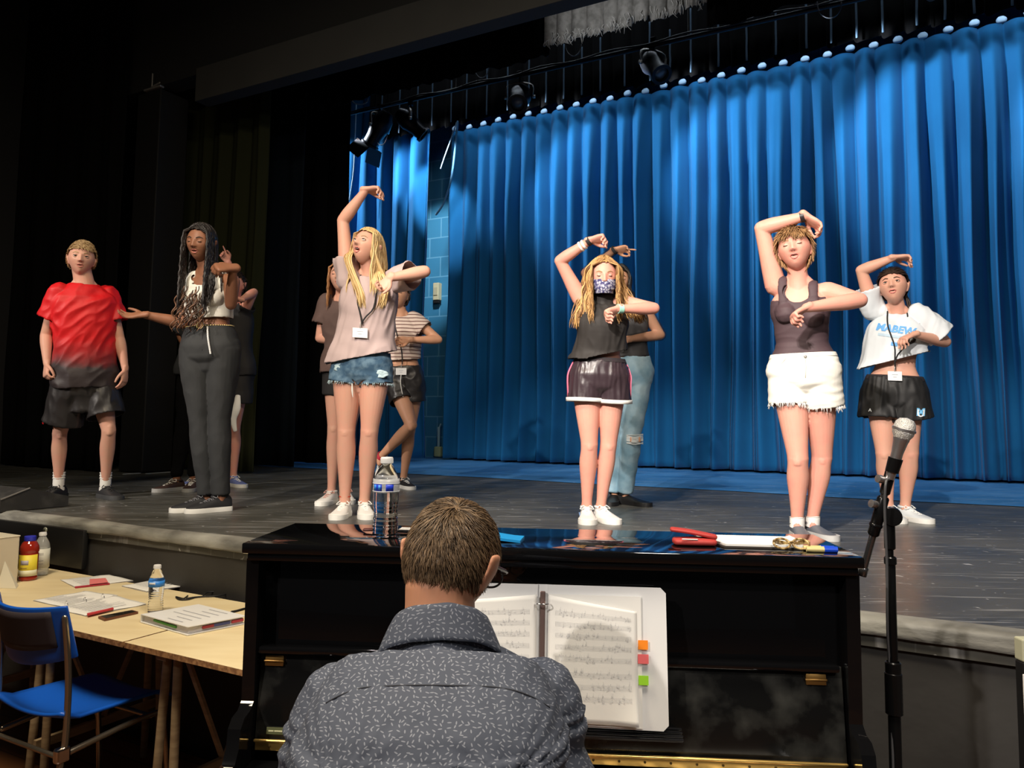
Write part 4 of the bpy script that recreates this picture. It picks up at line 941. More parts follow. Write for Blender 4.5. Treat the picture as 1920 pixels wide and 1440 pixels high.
garment(p, 'crop_top', bm, TOP, cuts=[(p.spine(0.335) , (p.hs * 0.28 - up * 1.0), 0.4)], opens=[(a, -up, 0.3), (lerp(p.neck, p.hc, 0.45), (p.hc - p.neck).normalized(), 0.08)], voxel=0.006, fold=(3, 22, 0.006))
NYL = mat('black_nylon', (0.035, 0.022, 0.028), 0.35, nz=(0.9, (0.03, 0.02, 0.025), 0.3, 0.7), bump=(30, 0.3, 0.004))
bm = B(); a, b_ = torso2(p, bm, -0.19, 0.27, 0.014, cap='flat')
o1 = short_leg(p, bm, 'R', 0.34, 0.098, 0.102); o2 = short_leg(p, bm, 'L', 0.34, 0.098, 0.102)
so = garment(p, 'running_shorts', bm, NYL, opens=[o1, o2, (b_, up, 0.2)], fold=(5, 34, 0.005), voxel=0.006)
waist_band(p, 0.235, 0.29, 0.018, mat('black_rib', (0.018, 0.013, 0.016), 0.8), 'waistband', so)
def leg_ring(p, par, opn, r, w_, m, name, sx=1.0):
    e, d, _ = opn; bm = B(); x = p.hs; y = d.cross(x)
    def f(u, v): a = 2 * PI * u; return e + (x * math.cos(a) * sx + y * math.sin(a)) * (r + 0.003 * nz(a * 3, v)) - d * (w_ * v - 0.003)
    grid(bm, f, 48, 2); bmesh.ops.remove_doubles(bm, verts=bm.verts, dist=0.0003); o = obj(name, bm, m, par, smooth=True); solidify(o, 0.002, 1); return o
leg_ring(p, so, o1, 0.108, 0.022, WHT, 'white_hem'); leg_ring(p, so, o2, 0.108, 0.022, WHT, 'white_hem')
PNK = mat('pink_panel', (0.75, 0.16, 0.26), 0.55)
for sd, sg in (('R', -1), ('L', 1)):
    H = J['hip' + sd]; K = J['kn' + sd]; bm = B()
    pts = [p.spine(0.22) + p.side(0.2) * sg * (interp(p.T, p.Wd, 0.22) + 0.020), p.spine(0.08) + p.side(0.1) * sg * (interp(p.T, p.Wd, 0.06) + 0.024), H + p.hs * sg * 0.106 - up * 0.02, lerp(H, K, 0.33) + p.hs * sg * 0.108]
    tube(bm, [q + p.fwd * 0.012 for q in pts], [(0.016, 0.004), (0.024, 0.005), (0.028, 0.005), (0.022, 0.004)], p.fwd, 12, 3); obj('pink_side_panel', bm, PNK, so, smooth=True)
# mask
mm = mat('mask_fabric', (0.02, 0.018, 0.10), 0.8); nt, nd, lk, bb = nodes_of(mm)
tc = nd.new('ShaderNodeTexCoord'); vo = nd.new('ShaderNodeTexVoronoi'); vo.inputs['Scale'].default_value = 75; vo.inputs['Randomness'].default_value = 0.9; nn = nd.new('ShaderNodeTexNoise'); nn.inputs['Scale'].default_value = 60
mx = nd.new('ShaderNodeMix'); mx.data_type = 'VECTOR'; mx.inputs[0].default_value = 0.03; lk.new(tc.outputs['Object'], mx.inputs[4]); lk.new(nn.outputs['Color'], mx.inputs[5]); lk.new(mx.outputs[1], vo.inputs['Vector'])
rm = nd.new('ShaderNodeMapRange'); rm.inputs[1].default_value = 0.36; rm.inputs[2].default_value = 0.42; rm.inputs[3].default_value = 1; rm.inputs[4].default_value = 0; lk.new(vo.outputs['Distance'], rm.inputs[0])
x = nd.new('ShaderNodeMix'); x.data_type = 'RGBA'; x.inputs[6].default_value = (0.018, 0.016, 0.10, 1); x.inputs[7].default_value = (0.75, 0.75, 0.82, 1); lk.new(rm.outputs[0], x.inputs[0]); lk.new(x.outputs[2], bb.inputs['Base Color'])
bm = B()
def mk(u, v):
    ph = lerp(-1.15, 1.15, u); z = lerp(-0.098, -0.012, v); zz = z - 0.010 * abs(math.sin(ph)) * (0.3 - v)
    rr = 0.074 + 0.004 * math.sin(PI * v); bulge = 0.022 * math.cos(ph) ** 2 * math.sin(PI * min(1, v * 0.8 + 0.15)) ; 
    return p.MH @ V((math.sin(ph) * (rr - (0.012 if v < 0.25 else 0.0)), math.cos(ph) * (0.083 + bulge * 1.0) + 0.002, zz))
grid(bm, mk, 40, 20); mo = obj('face_mask', bm, mm, p.root, smooth=True); solidify(mo, 0.002, 1)
for sg in (-1, 1): tubs(p, 'ear_loop', [mk(0.5 + sg * 0.5, 0.85), p.MH @ V((sg * 0.080, 0.0, -0.01)), p.MH @ V((sg * 0.082, -0.02, -0.02)), mk(0.5 + sg * 0.5, 0.2)], [0.0015], mat('black_elastic', (0.02, 0.02, 0.03), 0.7), mo)
HM = hair_mat('hair_honey', (0.13, 0.055, 0.018), (0.58, 0.34, 0.13))
long_hair(p, HM, n=420, length=0.30, part=-0.05, wave=0.006, wf=60, r=0.0030, hairline=0.072, seed=21, k=1.10, spread=2.4, fwd_bias=0.55, bodyr=[('c', p.spine(0.45) + p.fwd * 0.03, p.spine(0.8) + p.fwd * 0.03, 0.13)])
mh = p.MH
locks(p, HM, [[mh @ V((0.03, 0.02, 0.105)), mh @ V((0.082, 0.02, 0.04)), mh @ V((0.092, 0.02, -0.05)), mh @ V((0.098, 0.03, -0.12)), front(p, 0.84, -0.115, 0.04), front(p, 0.66, -0.13, 0.05)], [mh @ V((0.03, -0.02, 0.105)), mh @ V((0.088, -0.01, 0.03)), mh @ V((0.10, 0.0, -0.06)), mh @ V((0.115, 0.02, -0.13)), front(p, 0.82, -0.15, 0.045), front(p, 0.62, -0.155, 0.05)]], n=170, spread=0.015, r=0.0030, wave=0.006, seed=5)
locks(p, HM, [[mh @ V((-0.03, 0.02, 0.105)), mh @ V((-0.084, 0.02, 0.04)), mh @ V((-0.095, 0.01, -0.05)), mh @ V((-0.12, 0.01, -0.12)), front(p, 0.93, 0.14, 0.05), front(p, 0.80, 0.17, 0.05)], [mh @ V((-0.03, -0.02, 0.105)), mh @ V((-0.09, -0.02, 0.02)), mh @ V((-0.105, -0.03, -0.06)), mh @ V((-0.15, -0.02, -0.13)), front(p, 0.88, 0.20, 0.03), front(p, 0.78, 0.215, 0.0)]], n=170, spread=0.015, r=0.0030, wave=0.006, seed=6)
wd = (J['wrR'] - J['elR']).normalized(); band(p, J['wrR'] - wd * 0.008, wd, 0.0225, 0.022, mat('band_black', (0.012, 0.01, 0.012), 0.7), 'hair_tie', 0.004)
band(p, J['wrR'] - wd * 0.040, wd, 0.024, 0.012, LAC, 'white_bracelet', 0.005); band(p, J['wrR'] - wd * 0.060, wd, 0.0255, 0.010, LAC, 'white_bracelet', 0.005)
wd = (J['wrL'] - J['elL']).normalized(); band(p, J['wrL'] - wd * 0.012, wd, 0.0225, 0.028, mat('band_mint', (0.32, 0.62, 0.52), 0.5), 'mint_wristband', 0.004)
for sd, tt in (('R', (-0.05, -1)), ('L', (0.35, -1))): so = shoe(p, J['an' + sd], tt, mat('white_leather', (0.76, 0.75, 0.74), 0.45), WSO, L=0.25, laces=LAC, w=1.08)
tubs(p, 'shoe_mark', [J['anR'] + V((-0.045, -0.05, -0.035)), J['anR'] + V((-0.043, -0.09, -0.052)), J['anR'] + V((-0.030, -0.12, -0.045))], [(0.004, 0.001)], mat('mark_blue', (0.15, 0.25, 0.45), 0.5))
# ---------- girl in mauve tee
d0 = 4.50
J = joints(d0, shR=(652, 520, 0), elR=(643, 414, 0.02), wrR=(686, 356, -0.02), shL=(734, 526, 0), elL=(796, 509, -0.13), wrL=(731, 521, -0.21),
           hipR=(653, 690, 0), hipL=(703, 693, 0), knR=(649, 806, -0.02), knL=(693, 806, -0.02), anR=(647, 918, 0.0), anL=(684, 918, 0.02), neck=(696, 518, 0))
p = make_person('blonde girl in mauve tee and ripped denim shorts, mouth open, one arm stretched straight up', J, SKP,
    dict(c=P(688, 464, d0 - 0.03), f=(-0.42, -0.86, 0.34), up=(0.10, 0, 1), s=0.98, mouth=0.95, eyes='open', gaze=(-0.25, 1, 0.35), brow=(0.35, 0.22, 0.12)), sc=1.0, lw=1.05, bust=0.4,
    hands=dict(R=dict(d=(0.95, -0.15, -0.02), pn=(-0.05, -0.3, -1), curl=(0.7, 0.9, 0.6), thumb=0.6, point=None), L=dict(d=(-0.6, -0.1, -0.75), pn=(-0.3, -0.9, 0.1), curl=(1.0, 1.2, 0.8), thumb=0.3)))
rep(p, 'G'); up = p.axis.normalized()
MAU = mat('mauve_cotton', (0.46, 0.355, 0.35), 0.85, nz=(1.5, (0.43, 0.33, 0.325), 0.3, 0.7), bump=(150, 0.15, 0.001))
bm = B(); a, b_ = torso2(p, bm, 0.02, 0.99, 0.012, f=fit(0.135, 0.095, 0.006, 0.018, 0.035), cap='flat')
s1 = sleeve(p, bm, 'R', 0.34, 0.060, 0.068); s2 = sleeve(p, bm, 'L', 0.62, 0.062, 0.078)
garment(p, 'tee_shirt', bm, MAU, cuts=[(p.spine(0.13), (p.hs * 0.30 - up), 0.5)], opens=[s1, s2, (a, -up, 0.3), (b_, up, 0.06)], scoops=[(p.neck + up * 0.02, 0.070)], voxel=0.0065, fold=(3, 20, 0.007), fdir=up + p.hs * 0.2)
DNM = mat('blue_denim', (0.035, 0.085, 0.15), 0.85, nz=(22, (0.11, 0.19, 0.27), 0.42, 0.62), bump=(60, 0.3, 0.002))
bm = B(); a, b_ = torso2(p, bm, -0.19, 0.2, 0.010, cap='flat'); o1 = short_leg(p, bm, 'R', 0.24, 0.096, 0.098); o2 = short_leg(p, bm, 'L', 0.24, 0.096, 0.098)
so = garment(p, 'denim_shorts', bm, DNM, opens=[o1, o2, (b_, up, 0.2)], fold=(24, 9, 0.003), voxel=0.006)
LDN = mat('pale_denim', (0.42, 0.55, 0.60), 0.9)
fringe(p, so, o1, 0.098, LDN, 120, 0.014, 3); fringe(p, so, o2, 0.098, LDN, 120, 0.012, 4)
for (sd, dx, dz, ww) in (('R', -0.01, 0.0, 0.055), ('L', 0.05, -0.02, 0.045)):
    q = J['hip' + sd] + p.hs * dx + up * (0.0 + dz) + p.fwd * 0.098; bm = B()
    def pf(u, v, q=q, ww=ww): 
        a = u * 2 * PI; r = v * (ww * (1 + 0.25 * nz(a * 2 + q.x * 9))); x_ = math.cos(a) * r; z_ = math.sin(a) * r * 0.5
        return q + p.hs * x_ + up * z_ - p.fwd * (x_ * x_ * 4.5) + p.fwd * 0.006 * nz(x_ * 80, z_ * 80)
    grid(bm, pf, 28, 5); o = obj('ripped_patch', bm, LDN, so, smooth=True); solidify(o, 0.002, 1)
tubs(p, 'hanging_thread', [o1[0] + p.hs * 0.055 + p.fwd * 0.085, o1[0] + p.hs * 0.058 + p.fwd * 0.09 - Z * 0.04, o1[0] + p.hs * 0.062 + p.fwd * 0.088 - Z * 0.075], [0.003, 0.005, 0.002], WHT, so)
HBL = hair_mat('hair_blonde', (0.42, 0.25, 0.09), (0.80, 0.60, 0.30))
long_hair(p, HBL, n=420, length=0.34, part=0.0, wave=0.003, wf=45, r=0.0032, seed=31, k=1.10, spread=0.6, fwd_bias=0.5, bodyr=[('c', p.spine(0.45) + p.fwd * 0.02, p.spine(0.85) + p.fwd * 0.02, 0.135)])
mh = p.MH
locks(p, HBL, [[mh @ V((0.066, 0.03, 0.03)), mh @ V((0.072, 0.035, -0.05)), mh @ V((0.055, 0.05, -0.12)), front(p, 0.80, -0.035, 0.045), front(p, 0.62, -0.005, 0.045)], [mh @ V((-0.07, 0.02, 0.03)), mh @ V((-0.08, 0.01, -0.06)), front(p, 0.93, 0.09, 0.04), front(p, 0.78, 0.10, 0.045), front(p, 0.62, 0.085, 0.045)]], n=110, spread=0.013, r=0.0032, seed=3)
bc = front(p, 0.38, -0.005, 0.06)
lanyard(p, [p.neck - p.hs * 0.05 + p.fwd * 0.05 + up * 0.0, front(p, 0.8, -0.055, 0.035), front(p, 0.55, -0.012, 0.045), front(p, 0.47, 0.0, 0.05)], bc, BKF, right=p.hs, up=Z)
tubs(p, 'lanyard_strap', [p.neck + p.hs * 0.05 + p.fwd * 0.05, front(p, 0.85, 0.06, 0.04), front(p, 0.65, 0.055, 0.05), front(p, 0.56, 0.02, 0.05), front(p, 0.5, 0.0, 0.05)], [(0.0045, 0.0015)], BKF)
band(p, J['anR'] + Z * 0.025, Z, 0.031, 0.006, mat('anklet_red', (0.55, 0.06, 0.03), 0.6), 'anklet', 0.003)
for sd, tt in (('R', (-0.05, -1)), ('L', (0.30, -1))): shoe(p, J['an' + sd], tt, WHT, WSO, L=0.25, laces=LAC, w=1.05)
# ---------- girl at right in white cropped tee
d0 = 4.64
J = joints(d0, shR=(1636, 575, 0.05), elR=(1615, 507, 0.03), wrR=(1676, 483, -0.08), shL=(1725, 592, -0.05), elL=(1772, 641, -0.08), wrL=(1714, 627, -0.20),
           hipR=(1652, 742, 0.03), hipL=(1700, 744, -0.03), knR=(1658, 848, -0.02), knL=(1706, 848, -0.02), anR=(1665, 935, 0), anL=(1697, 935, 0.0), neck=(1683, 588, 0))
p = make_person('girl at far right in white cropped tee with blue lettering and black gym shorts', J, SKP,
    dict(c=P(1675, 538, d0 - 0.03), f=(-0.56, -0.85, 0.20), up=(-0.12, 0, 1), s=1.0, mouth=0.4, eyes='open', gaze=(0, 1, -0.2), brow=(0.06, 0.035, 0.02)), sc=0.95, hw=1.08, lw=1.06, bust=0.4,
    hands=dict(R=dict(d=(0.95, -0.1, 0.0), pn=(0, -0.3, -1), curl=(0.7, 0.9, 0.6), thumb=0.3), L=dict(d=(-0.9, -0.2, -0.35), pn=(0.1, 0.1, -1), curl=(0.7, 0.9, 0.6), thumb=0.6)))
rep(p, 'R'); up = p.axis.normalized()
WTE = mat('white_tee', (0.62, 0.66, 0.70), 0.85, bump=(150, 0.15, 0.001))
bm = B(); a, b_ = torso2(p, bm, 0.30, 0.99, 0.015, f=fit(0.13, 0.09, 0.0, 0.015, 0.10, 0.04), cap='flat')
s1 = sleeve(p, bm, 'R', 0.50, 0.060, 0.076); s2 = sleeve(p, bm, 'L', 0.80, 0.066, 0.092)
te = garment(p, 'cropped_tee', bm, WTE, cuts=[(p.spine(0.44), (p.hs * 0.34 - up), 0.5)], opens=[s1, s2, (a, -up, 0.3), (b_, up, 0.06)], scoops=[(p.neck + up * 0.015, 0.066)], fold=(3, 18, 0.007), fdir=up + p.hs * 0.3)
def decal_project(o, tgt, outv, eps=0.002):
    """press a flat piece of lettering onto the cloth it is printed on"""
    dg = bpy.context.evaluated_depsgraph_get(); bpy.context.view_layer.update(); bm = B(); bm.from_object(tgt, dg); bm.transform(Matrix.Translation(wl(tgt))); t = BVHTree.FromBMesh(bm); bm.free()
    off = wl(o); bm = B(); bm.from_mesh(o.data); bmesh.ops.triangulate(bm, faces=bm.faces); bmesh.ops.subdivide_edges(bm, edges=[e for e in bm.edges if e.calc_length() > 0.012], cuts=2)
    for v in bm.verts:
        q = v.co + off; h = t.ray_cast(q + outv * 0.3, -outv)
        if h[0] is not None: v.co = h[0] + outv * eps - off
    bm.to_mesh(o.data); bm.free(); o.data.update()
LB = mat('print_blue', (0.12, 0.36, 0.72), 0.6); LG = mat('print_grey_blue', (0.42, 0.55, 0.66), 0.6)
c = p.spine(0.77) + p.fwd * 0.2 - p.side(0.8) * 0.012
bm = B(); xx = p.side(0.7); yy = (up - xx * up.dot(xx)).normalized()
t_ = text_mesh('shirt_lettering', 'MABEW', 0.058, LB, te, c + yy * 0.012, xx, yy, 0, 0.15, 0.0025); decal_project(t_, te, p.fwd, 0.003)
def patch(p, name, c, xx, yy, w_, h_, m, tgt, par, eps=0.0025, n=14, out=None):
    bm = B(); grid(bm, lambda u, v: c + xx * (u - 0.5) * w_ + yy * (v - 0.5) * h_, n, n); o = obj(name, bm, m, par, smooth=True); decal_project(o, tgt, out or p.fwd, eps); return o
patch(p, 'shirt_stripe', c - yy * 0.030, xx, yy, 0.17, 0.016, LG, te, te)
patch(p, 'shirt_emblem', c - yy * 0.075 + xx * 0.01, xx, yy, 0.035, 0.022, LB, te, te)
bm = B(); a, b_ = torso2(p, bm, -0.19, 0.235, 0.012, cap='flat'); o1 = short_leg(p, bm, 'R', 0.40, 0.104, 0.116, sx=1.06); o2 = short_leg(p, bm, 'L', 0.40, 0.104, 0.116, sx=1.06)
GYM = mat('black_gym', (0.013, 0.013, 0.014), 0.6)
so = garment(p, 'gym_shorts', bm, GYM, opens=[o1, o2, (b_, up, 0.2)], fold=(4, 26, 0.006), voxel=0.0065)
waist_band(p, 0.19, 0.245, 0.014, mat('black_rib', (0.018, 0.013, 0.016), 0.8), 'waistband', so)
q = J['hipL'] + p.hs * 0.075 - up * 0.085 + p.fwd * 0.2
t_ = text_mesh('shorts_emblem', 'M', 0.055, mat('emblem_blue', (0.15, 0.45, 0.75), 0.6), so, q, p.hs, up, 0, 0, 0.004); decal_project(t_, so, p.fwd, 0.003)
t2 = text_mesh('emblem_outline', 'U', 0.060, mat('emblem_white', (0.75, 0.8, 0.85), 0.6), so, q - up * 0.006, p.hs, up, 0, 0, 0.001); decal_project(t2, so, p.fwd, 0.004)
q = J['hipR'] - p.hs * 0.055 - up * 0.085 + p.fwd * 0.2
t_ = text_mesh('shorts_mark', 'A', 0.024, mat('emblem_white', (0.75, 0.8, 0.85), 0.6), so, q, p.hs, up, 0, 0, 0.001); decal_project(t_, so, p.fwd, 0.003)
HDK = hair_mat('hair_dark', (0.012, 0.008, 0.006), (0.045, 0.028, 0.02))
short_hair(p, HDK, n=1500, length=0.050, hairline=0.052, side=-0.02, back=-0.5, comb=V((0, -0.9, -0.3)), lift=0.05, jit=0.10, seed=13, th=0.016)
bm = B(); lay = bm.verts.layers.float.new('lv')
for k in range(3):
    pts = []
    for i in range(16):
        t = i / 15; c0 = catmull([list(p.MH @ V((-0.05, -0.06, -0.03))), list(J['neck'] + p.ss * 0.075 + p.fwd * 0.03 + up * 0.02), list(front(p, 0.82, 0.085, 0.045)), list(front(p, 0.68, 0.085, 0.055)), list(front(p, 0.62, 0.03, 0.06))], 4)[int(t * 16)]
        a = i * 1.1 + k * 2.1; pts.append(V(c0) + p.hs * math.cos(a) * 0.007 + p.fwd * math.sin(a) * 0.006)
    tube(bm, pts, [0.007] * 13 + [0.005, 0.004, 0.002], None, 8, 2, layer=lay, lval=0.3)
me = bpy.data.meshes.new('braid'); bm.to_mesh(me); bm.free(); link('braid', me, HDK, p.root)
bc = front(p, 0.245, 0.0, 0.035)
lanyard(p, [p.neck - p.hs * 0.055 + p.fwd * 0.06 + up * 0.01, front(p, 0.82, -0.05, 0.05), front(p, 0.6, -0.01, 0.06), front(p, 0.42, -0.004, 0.06), front(p, 0.32, 0.0, 0.04)], bc, BKF, 0.075, 0.055, right=p.hs, up=Z)
tubs(p, 'lanyard_strap', [p.neck + p.hs * 0.05 + p.fwd * 0.06, front(p, 0.8, 0.065, 0.05), front(p, 0.66, 0.06, 0.06), front(p, 0.5, 0.01, 0.06), front(p, 0.42, 0.0, 0.06)], [(0.0045, 0.0015)], BKF)
for sd, tt in (('R', (-0.1, -1)), ('L', (0.28, -1))): shoe(p, J['an' + sd], tt, mat('pale_mesh', (0.62, 0.66, 0.68), 0.6), WSO, L=0.25, laces=LAC, w=1.08)
# ---------- boy in red shirt
d0 = 5.27
J = joints(d0, shR=(110, 552, -0.09), elR=(86, 628, -0.07), wrR=(88, 683, -0.14), shL=(203, 556, 0.09), elL=(224, 635, 0.10), wrL=(235, 693, 0.06),
           hipR=(134, 722, -0.05), hipL=(186, 722, 0.05), knR=(112, 812, -0.02), knL=(204, 806, 0.0), anR=(110, 905, 0.02), anL=(198, 900, 0.06), neck=(158, 533, 0))
p = make_person('boy in red and black ombre sports shirt, black shorts and black shoes at far left', J, SKP,
    dict(c=P(153, 486, d0 - 0.03), f=(0.44, -0.9, 0.02), up=(0.04, 0, 1), s=1.05, mouth=0.4, eyes='open', brow=(0.4, 0.27, 0.14), lip=(0.55, 0.2, 0.16)), sc=1.0, male=True, aw=1.0, hw=1.0, lw=0.92,
    hands=dict(R=dict(d=(0.15, -0.3, -0.95), pn=(0.6, 0.75, 0), curl=(0.7, 0.9, 0.6), thumb=0.5), L=dict(d=(0.0, -0.1, -1), pn=(-1, 0.1, 0), curl=(0.3, 0.35, 0.3), thumb=0.3)))
rep(p, 'B'); up = p.axis.normalized()
m = mat('red_ombre', (0.62, 0.008, 0.012), 0.55, bump=(40, 0.25, 0.004)); nt, nd, lk, bb = nodes_of(m)
tc = nd.new('ShaderNodeTexCoord'); sx = nd.new('ShaderNodeSeparateXYZ'); lk.new(tc.outputs['Object'], sx.inputs[0]); n_ = nd.new('ShaderNodeTexNoise'); n_.inputs['Scale'].default_value = 9; lk.new(tc.outputs['Object'], n_.inputs['Vector'])
hh = mathn(nt, 'ADD', mathn(nt, 'MULTIPLY', n_.outputs[0], 0.16), sx.outputs[2]); rm = nd.new('ShaderNodeMapRange'); rm.inputs[1].default_value = 0.95; rm.inputs[2].default_value = 1.16; lk.new(hh, rm.inputs[0])
x = nd.new('ShaderNodeMix'); x.data_type = 'RGBA'; x.inputs[6].default_value = (0.030, 0.022, 0.024, 1); x.inputs[7].default_value = (0.62, 0.008, 0.012, 1); lk.new(rm.outputs[0], x.inputs[0]); lk.new(x.outputs[2], bb.inputs['Base Color'])
bm = B(); a, b_ = torso2(p, bm, -0.03, 0.99, 0.014, f=fit(0.15, 0.115, 0.028, 0.02), cap='flat')
s1 = sleeve(p, bm, 'R', 0.58, 0.062, 0.080); s2 = sleeve(p, bm, 'L', 0.58, 0.062, 0.080)
garment(p, 'sports_shirt', bm, m, opens=[s1, s2, (a, -up, 0.3), (b_, up, 0.06)], scoops=[(p.neck + up * 0.02, 0.074)], fold=(6, 16, 0.008), fdir=up + p.hs * 0.9)
BSH = mat('black_satin', (0.022, 0.020, 0.021), 0.38, bump=(30, 0.2, 0.003))
bm = B(); a, b_ = torso2(p, bm, -0.26, 0.12, 0.020, cap='flat', f=lambda t, w_, d_: (max(w_, 0.13), max(d_, 0.10))); o1 = short_leg(p, bm, 'R', 0.78, 0.110, 0.118, out=0.0); o2 = short_leg(p, bm, 'L', 0.70, 0.110, 0.118, out=0.0)
so = garment(p, 'basketball_shorts', bm, BSH, opens=[o1, o2, (b_, up, 0.2)], fold=(6, 18, 0.007))
bm = B(); H, K = J['hipR'], J['knR']; tube(bm, [lerp(H, K, 0.15) - p.hs * 0.112, lerp(H, K, 0.5) - p.hs * 0.114, lerp(H, K, 0.78) - p.hs * 0.112], [(0.012, 0.004), (0.018, 0.005), (0.028, 0.005)], p.fwd, 10, 3); obj('red_side_panel', bm, mat('red_panel', (0.6, 0.01, 0.015), 0.5), so, smooth=True)
HSB = hair_mat('hair_sandy', (0.28, 0.16, 0.07), (0.62, 0.45, 0.24))
short_hair(p, HSB, n=2200, length=0.034, hairline=0.054, side=0.06, back=-0.4, comb=V((-0.45, 0.75, 0.0)), lift=0.5, jit=0.4, seed=17, th=0.014, r=0.0015)
shoe(p, J['anR'], (-0.12, -1), BKC, BKC, L=0.27, laces=BKF, sock=WHT, sock_h=0.085, w=1.05); shoe(p, J['anL'], (0.75, -0.62), mat('charcoal_shoe', (0.025, 0.025, 0.028), 0.5), mat('charcoal_sole', (0.05, 0.052, 0.056), 0.6), L=0.28, laces=BKF, sock=WHT, sock_h=0.085)
# ---------- girl with long braids
d0 = 4.68
J = joints(d0, shR=(353, 532, 0.02), elR=(343, 606, 0.02), wrR=(270, 590, -0.10), shL=(434, 528, 0.0), elL=(433, 570, -0.12), wrL=(437, 502, -0.24),
           hipR=(368, 662, 0), hipL=(420, 660, 0), knR=(375, 785, -0.02), knL=(411, 785, -0.02), anR=(388, 912, 0), anL=(415, 912, -0.02), neck=(389, 512, 0.02))
p = make_person('girl with long dark braids in white crop top and black jeans, palm held out', J, SKD,
    dict(c=P(377, 456, d0 - 0.03), f=(-0.10, -1.0, -0.10), up=(0.06, 0, 1), s=1.0, mouth=0.5, eyes='closed', brow=(0.015, 0.01, 0.008), lip=(0.36, 0.11, 0.08)), sc=1.0, hw=1.04, lw=1.06, bust=0.6,
    hands=dict(R=dict(d=(-0.97, -0.15, -0.12), pn=(0.1, -0.5, 0.85), curl=(0.2, 0.35, 0.3), thumb=0.1), L=dict(d=(-0.70, -0.65, -0.12), pn=(-0.5, 0.4, -0.8), curl=(1.1, 1.4, 1.0), thumb=0.8, s=1.12)))
rep(p, 'D'); up = p.axis.normalized()
bm = B(); a, b_ = torso2(p, bm, 0.42, 0.86, 0.008, cap='flat', f=lambda t, w_, d_: (w_ + 0.006, d_ + 0.006))
for sg in (-1, 1):
    c = p.spine(0.70) + p.ss * sg * 0.062 + p.fwd * 0.066; tube(bm, [c - p.fwd * 0.02, c + p.fwd * 0.008 - up * 0.015], [0.058, 0.054], None, 16, 2)
    q = p.spine(0.86) + p.ss * sg * 0.085; top = p.neck + p.ss * sg * 0.085 + up * 0.012
    tube(bm, [q + p.fwd * 0.07 - up * 0.03, q + p.fwd * 0.066 + up * 0.02, top, q - p.fwd * 0.06 + up * 0.0], [(0.024, 0.008)], p.ss, 12, 3)
garment(p, 'crop_top', bm, mat('cream_rib', (0.62, 0.60, 0.54), 0.8, bump=(160, 0.3, 0.0015)), opens=[(a, -up, 0.2), (b_, up, 0.2)], scoops=[(p.spine(1.0) + p.fwd * 0.10 - p.hs * 0.01, 0.085)], voxel=0.0055, fold=(20, 6, 0.002))
JN = mat('black_denim', (0.011, 0.012, 0.013), 0.8, nz=(5, (0.018, 0.019, 0.020), 0.4, 0.7), bump=(140, 0.2, 0.001))
bm = B(); a, b_ = torso2(p, bm, -0.14, 0.33, 0.010, cap='flatend')
for sd in 'RL':
    p.leg(bm, J['hip' + sd], J['kn' + sd], J['an' + sd] + Z * 0.02, inf=0.010, lower=False); K, A = J['kn' + sd], J['an' + sd]
    tube(bm, [K, lerp(K, A, 0.3), lerp(K, A, 0.7), lerp(K, A, 0.97)], [0.062, 0.063, 0.052, 0.050], None, 24, 3, cap='flatend')
so = garment(p, 'jeans', bm, JN, opens=[(b_, up, 0.2)], fold=(9, 16, 0.0022), voxel=0.006, fdir=Z)
GLD = mat('gold_chain', (0.75, 0.58, 0.26), 0.3, 0.8)
bm = B(); n_ = 60
for i in range(n_):
    a = 2 * PI * i / n_; t = 0.325; w_, d_ = interp(p.T, p.Wd, t) + 0.018, interp(p.T, p.Dp, t) + 0.018; q = p.spine(t) + p.side(t) * math.cos(a) * w_ + p.fwd * math.sin(a) * d_
    lathe(bm, [(0, -0.004), (0.006, -0.002), (0.006, 0.002), (0, 0.004)], q, 8, Z)
bl_ = obj('chain_belt', bm, GLD, p.root, smooth=True)
bm = B(); q0 = front(p, 0.30, 0.03, 0.03)
for i in range(22): lathe(bm, [(0, -0.005), (0.006, -0.003), (0.006, 0.003), (0, 0.005)], q0 + V((0.0016 * i, 0, -0.0075 * i)) + p.fwd * 0.022 * math.sin(min(1.6, i * 0.12)), 8, Z)
obj('chain_tail', bm, mat('chain_white', (0.7, 0.68, 0.66), 0.4, 0.3), bl_, smooth=True)
bm = B(); lathe(bm, [(0.012, -0.004), (0.022, -0.004), (0.022, 0.004), (0.012, 0.004), (0.012, -0.004)], front(p, 0.325, -0.02, 0.026), 16, p.fwd); obj('buckle', bm, GLD, bl_, auto=40)
tubs(p, 'fly_seam', [front(p, 0.32, 0.0, 0.014), front(p, 0.18, 0.0, 0.015), front(p, 0.02, 0.0, 0.012)], [0.0018], mat('black_seam', (0.008, 0.008, 0.009), 0.8), so)
for sg in (-1, 1): tubs(p, 'pocket_seam', [front(p, 0.28, sg * 0.06, 0.013), front(p, 0.2, sg * 0.10, 0.013), front(p, 0.17, sg * 0.14, 0.010)], [0.0016], mat('black_seam', (0.008, 0.008, 0.009), 0.8), so)
HBK = hair_mat('hair_black', (0.006, 0.005, 0.005), (0.025, 0.02, 0.018)); HBR = hair_mat('hair_brown_ends', (0.025, 0.012, 0.008), (0.16, 0.08, 0.045))
long_hair(p, HBK, n=230, length=0.46, part=0.0, wave=0.003, wf=120, r=0.0058, hairline=0.068, seed=41, k=1.11, spread=1.0, fwd_bias=0.35, flat=1.5, th=0.012, bodyr=[('c', p.spine(0.45) + p.fwd * 0.04, p.spine(0.85) + p.fwd * 0.04, 0.12)])
bm = B(); lay = bm.verts.layers.float.new('lv'); rnd = random.Random(8)
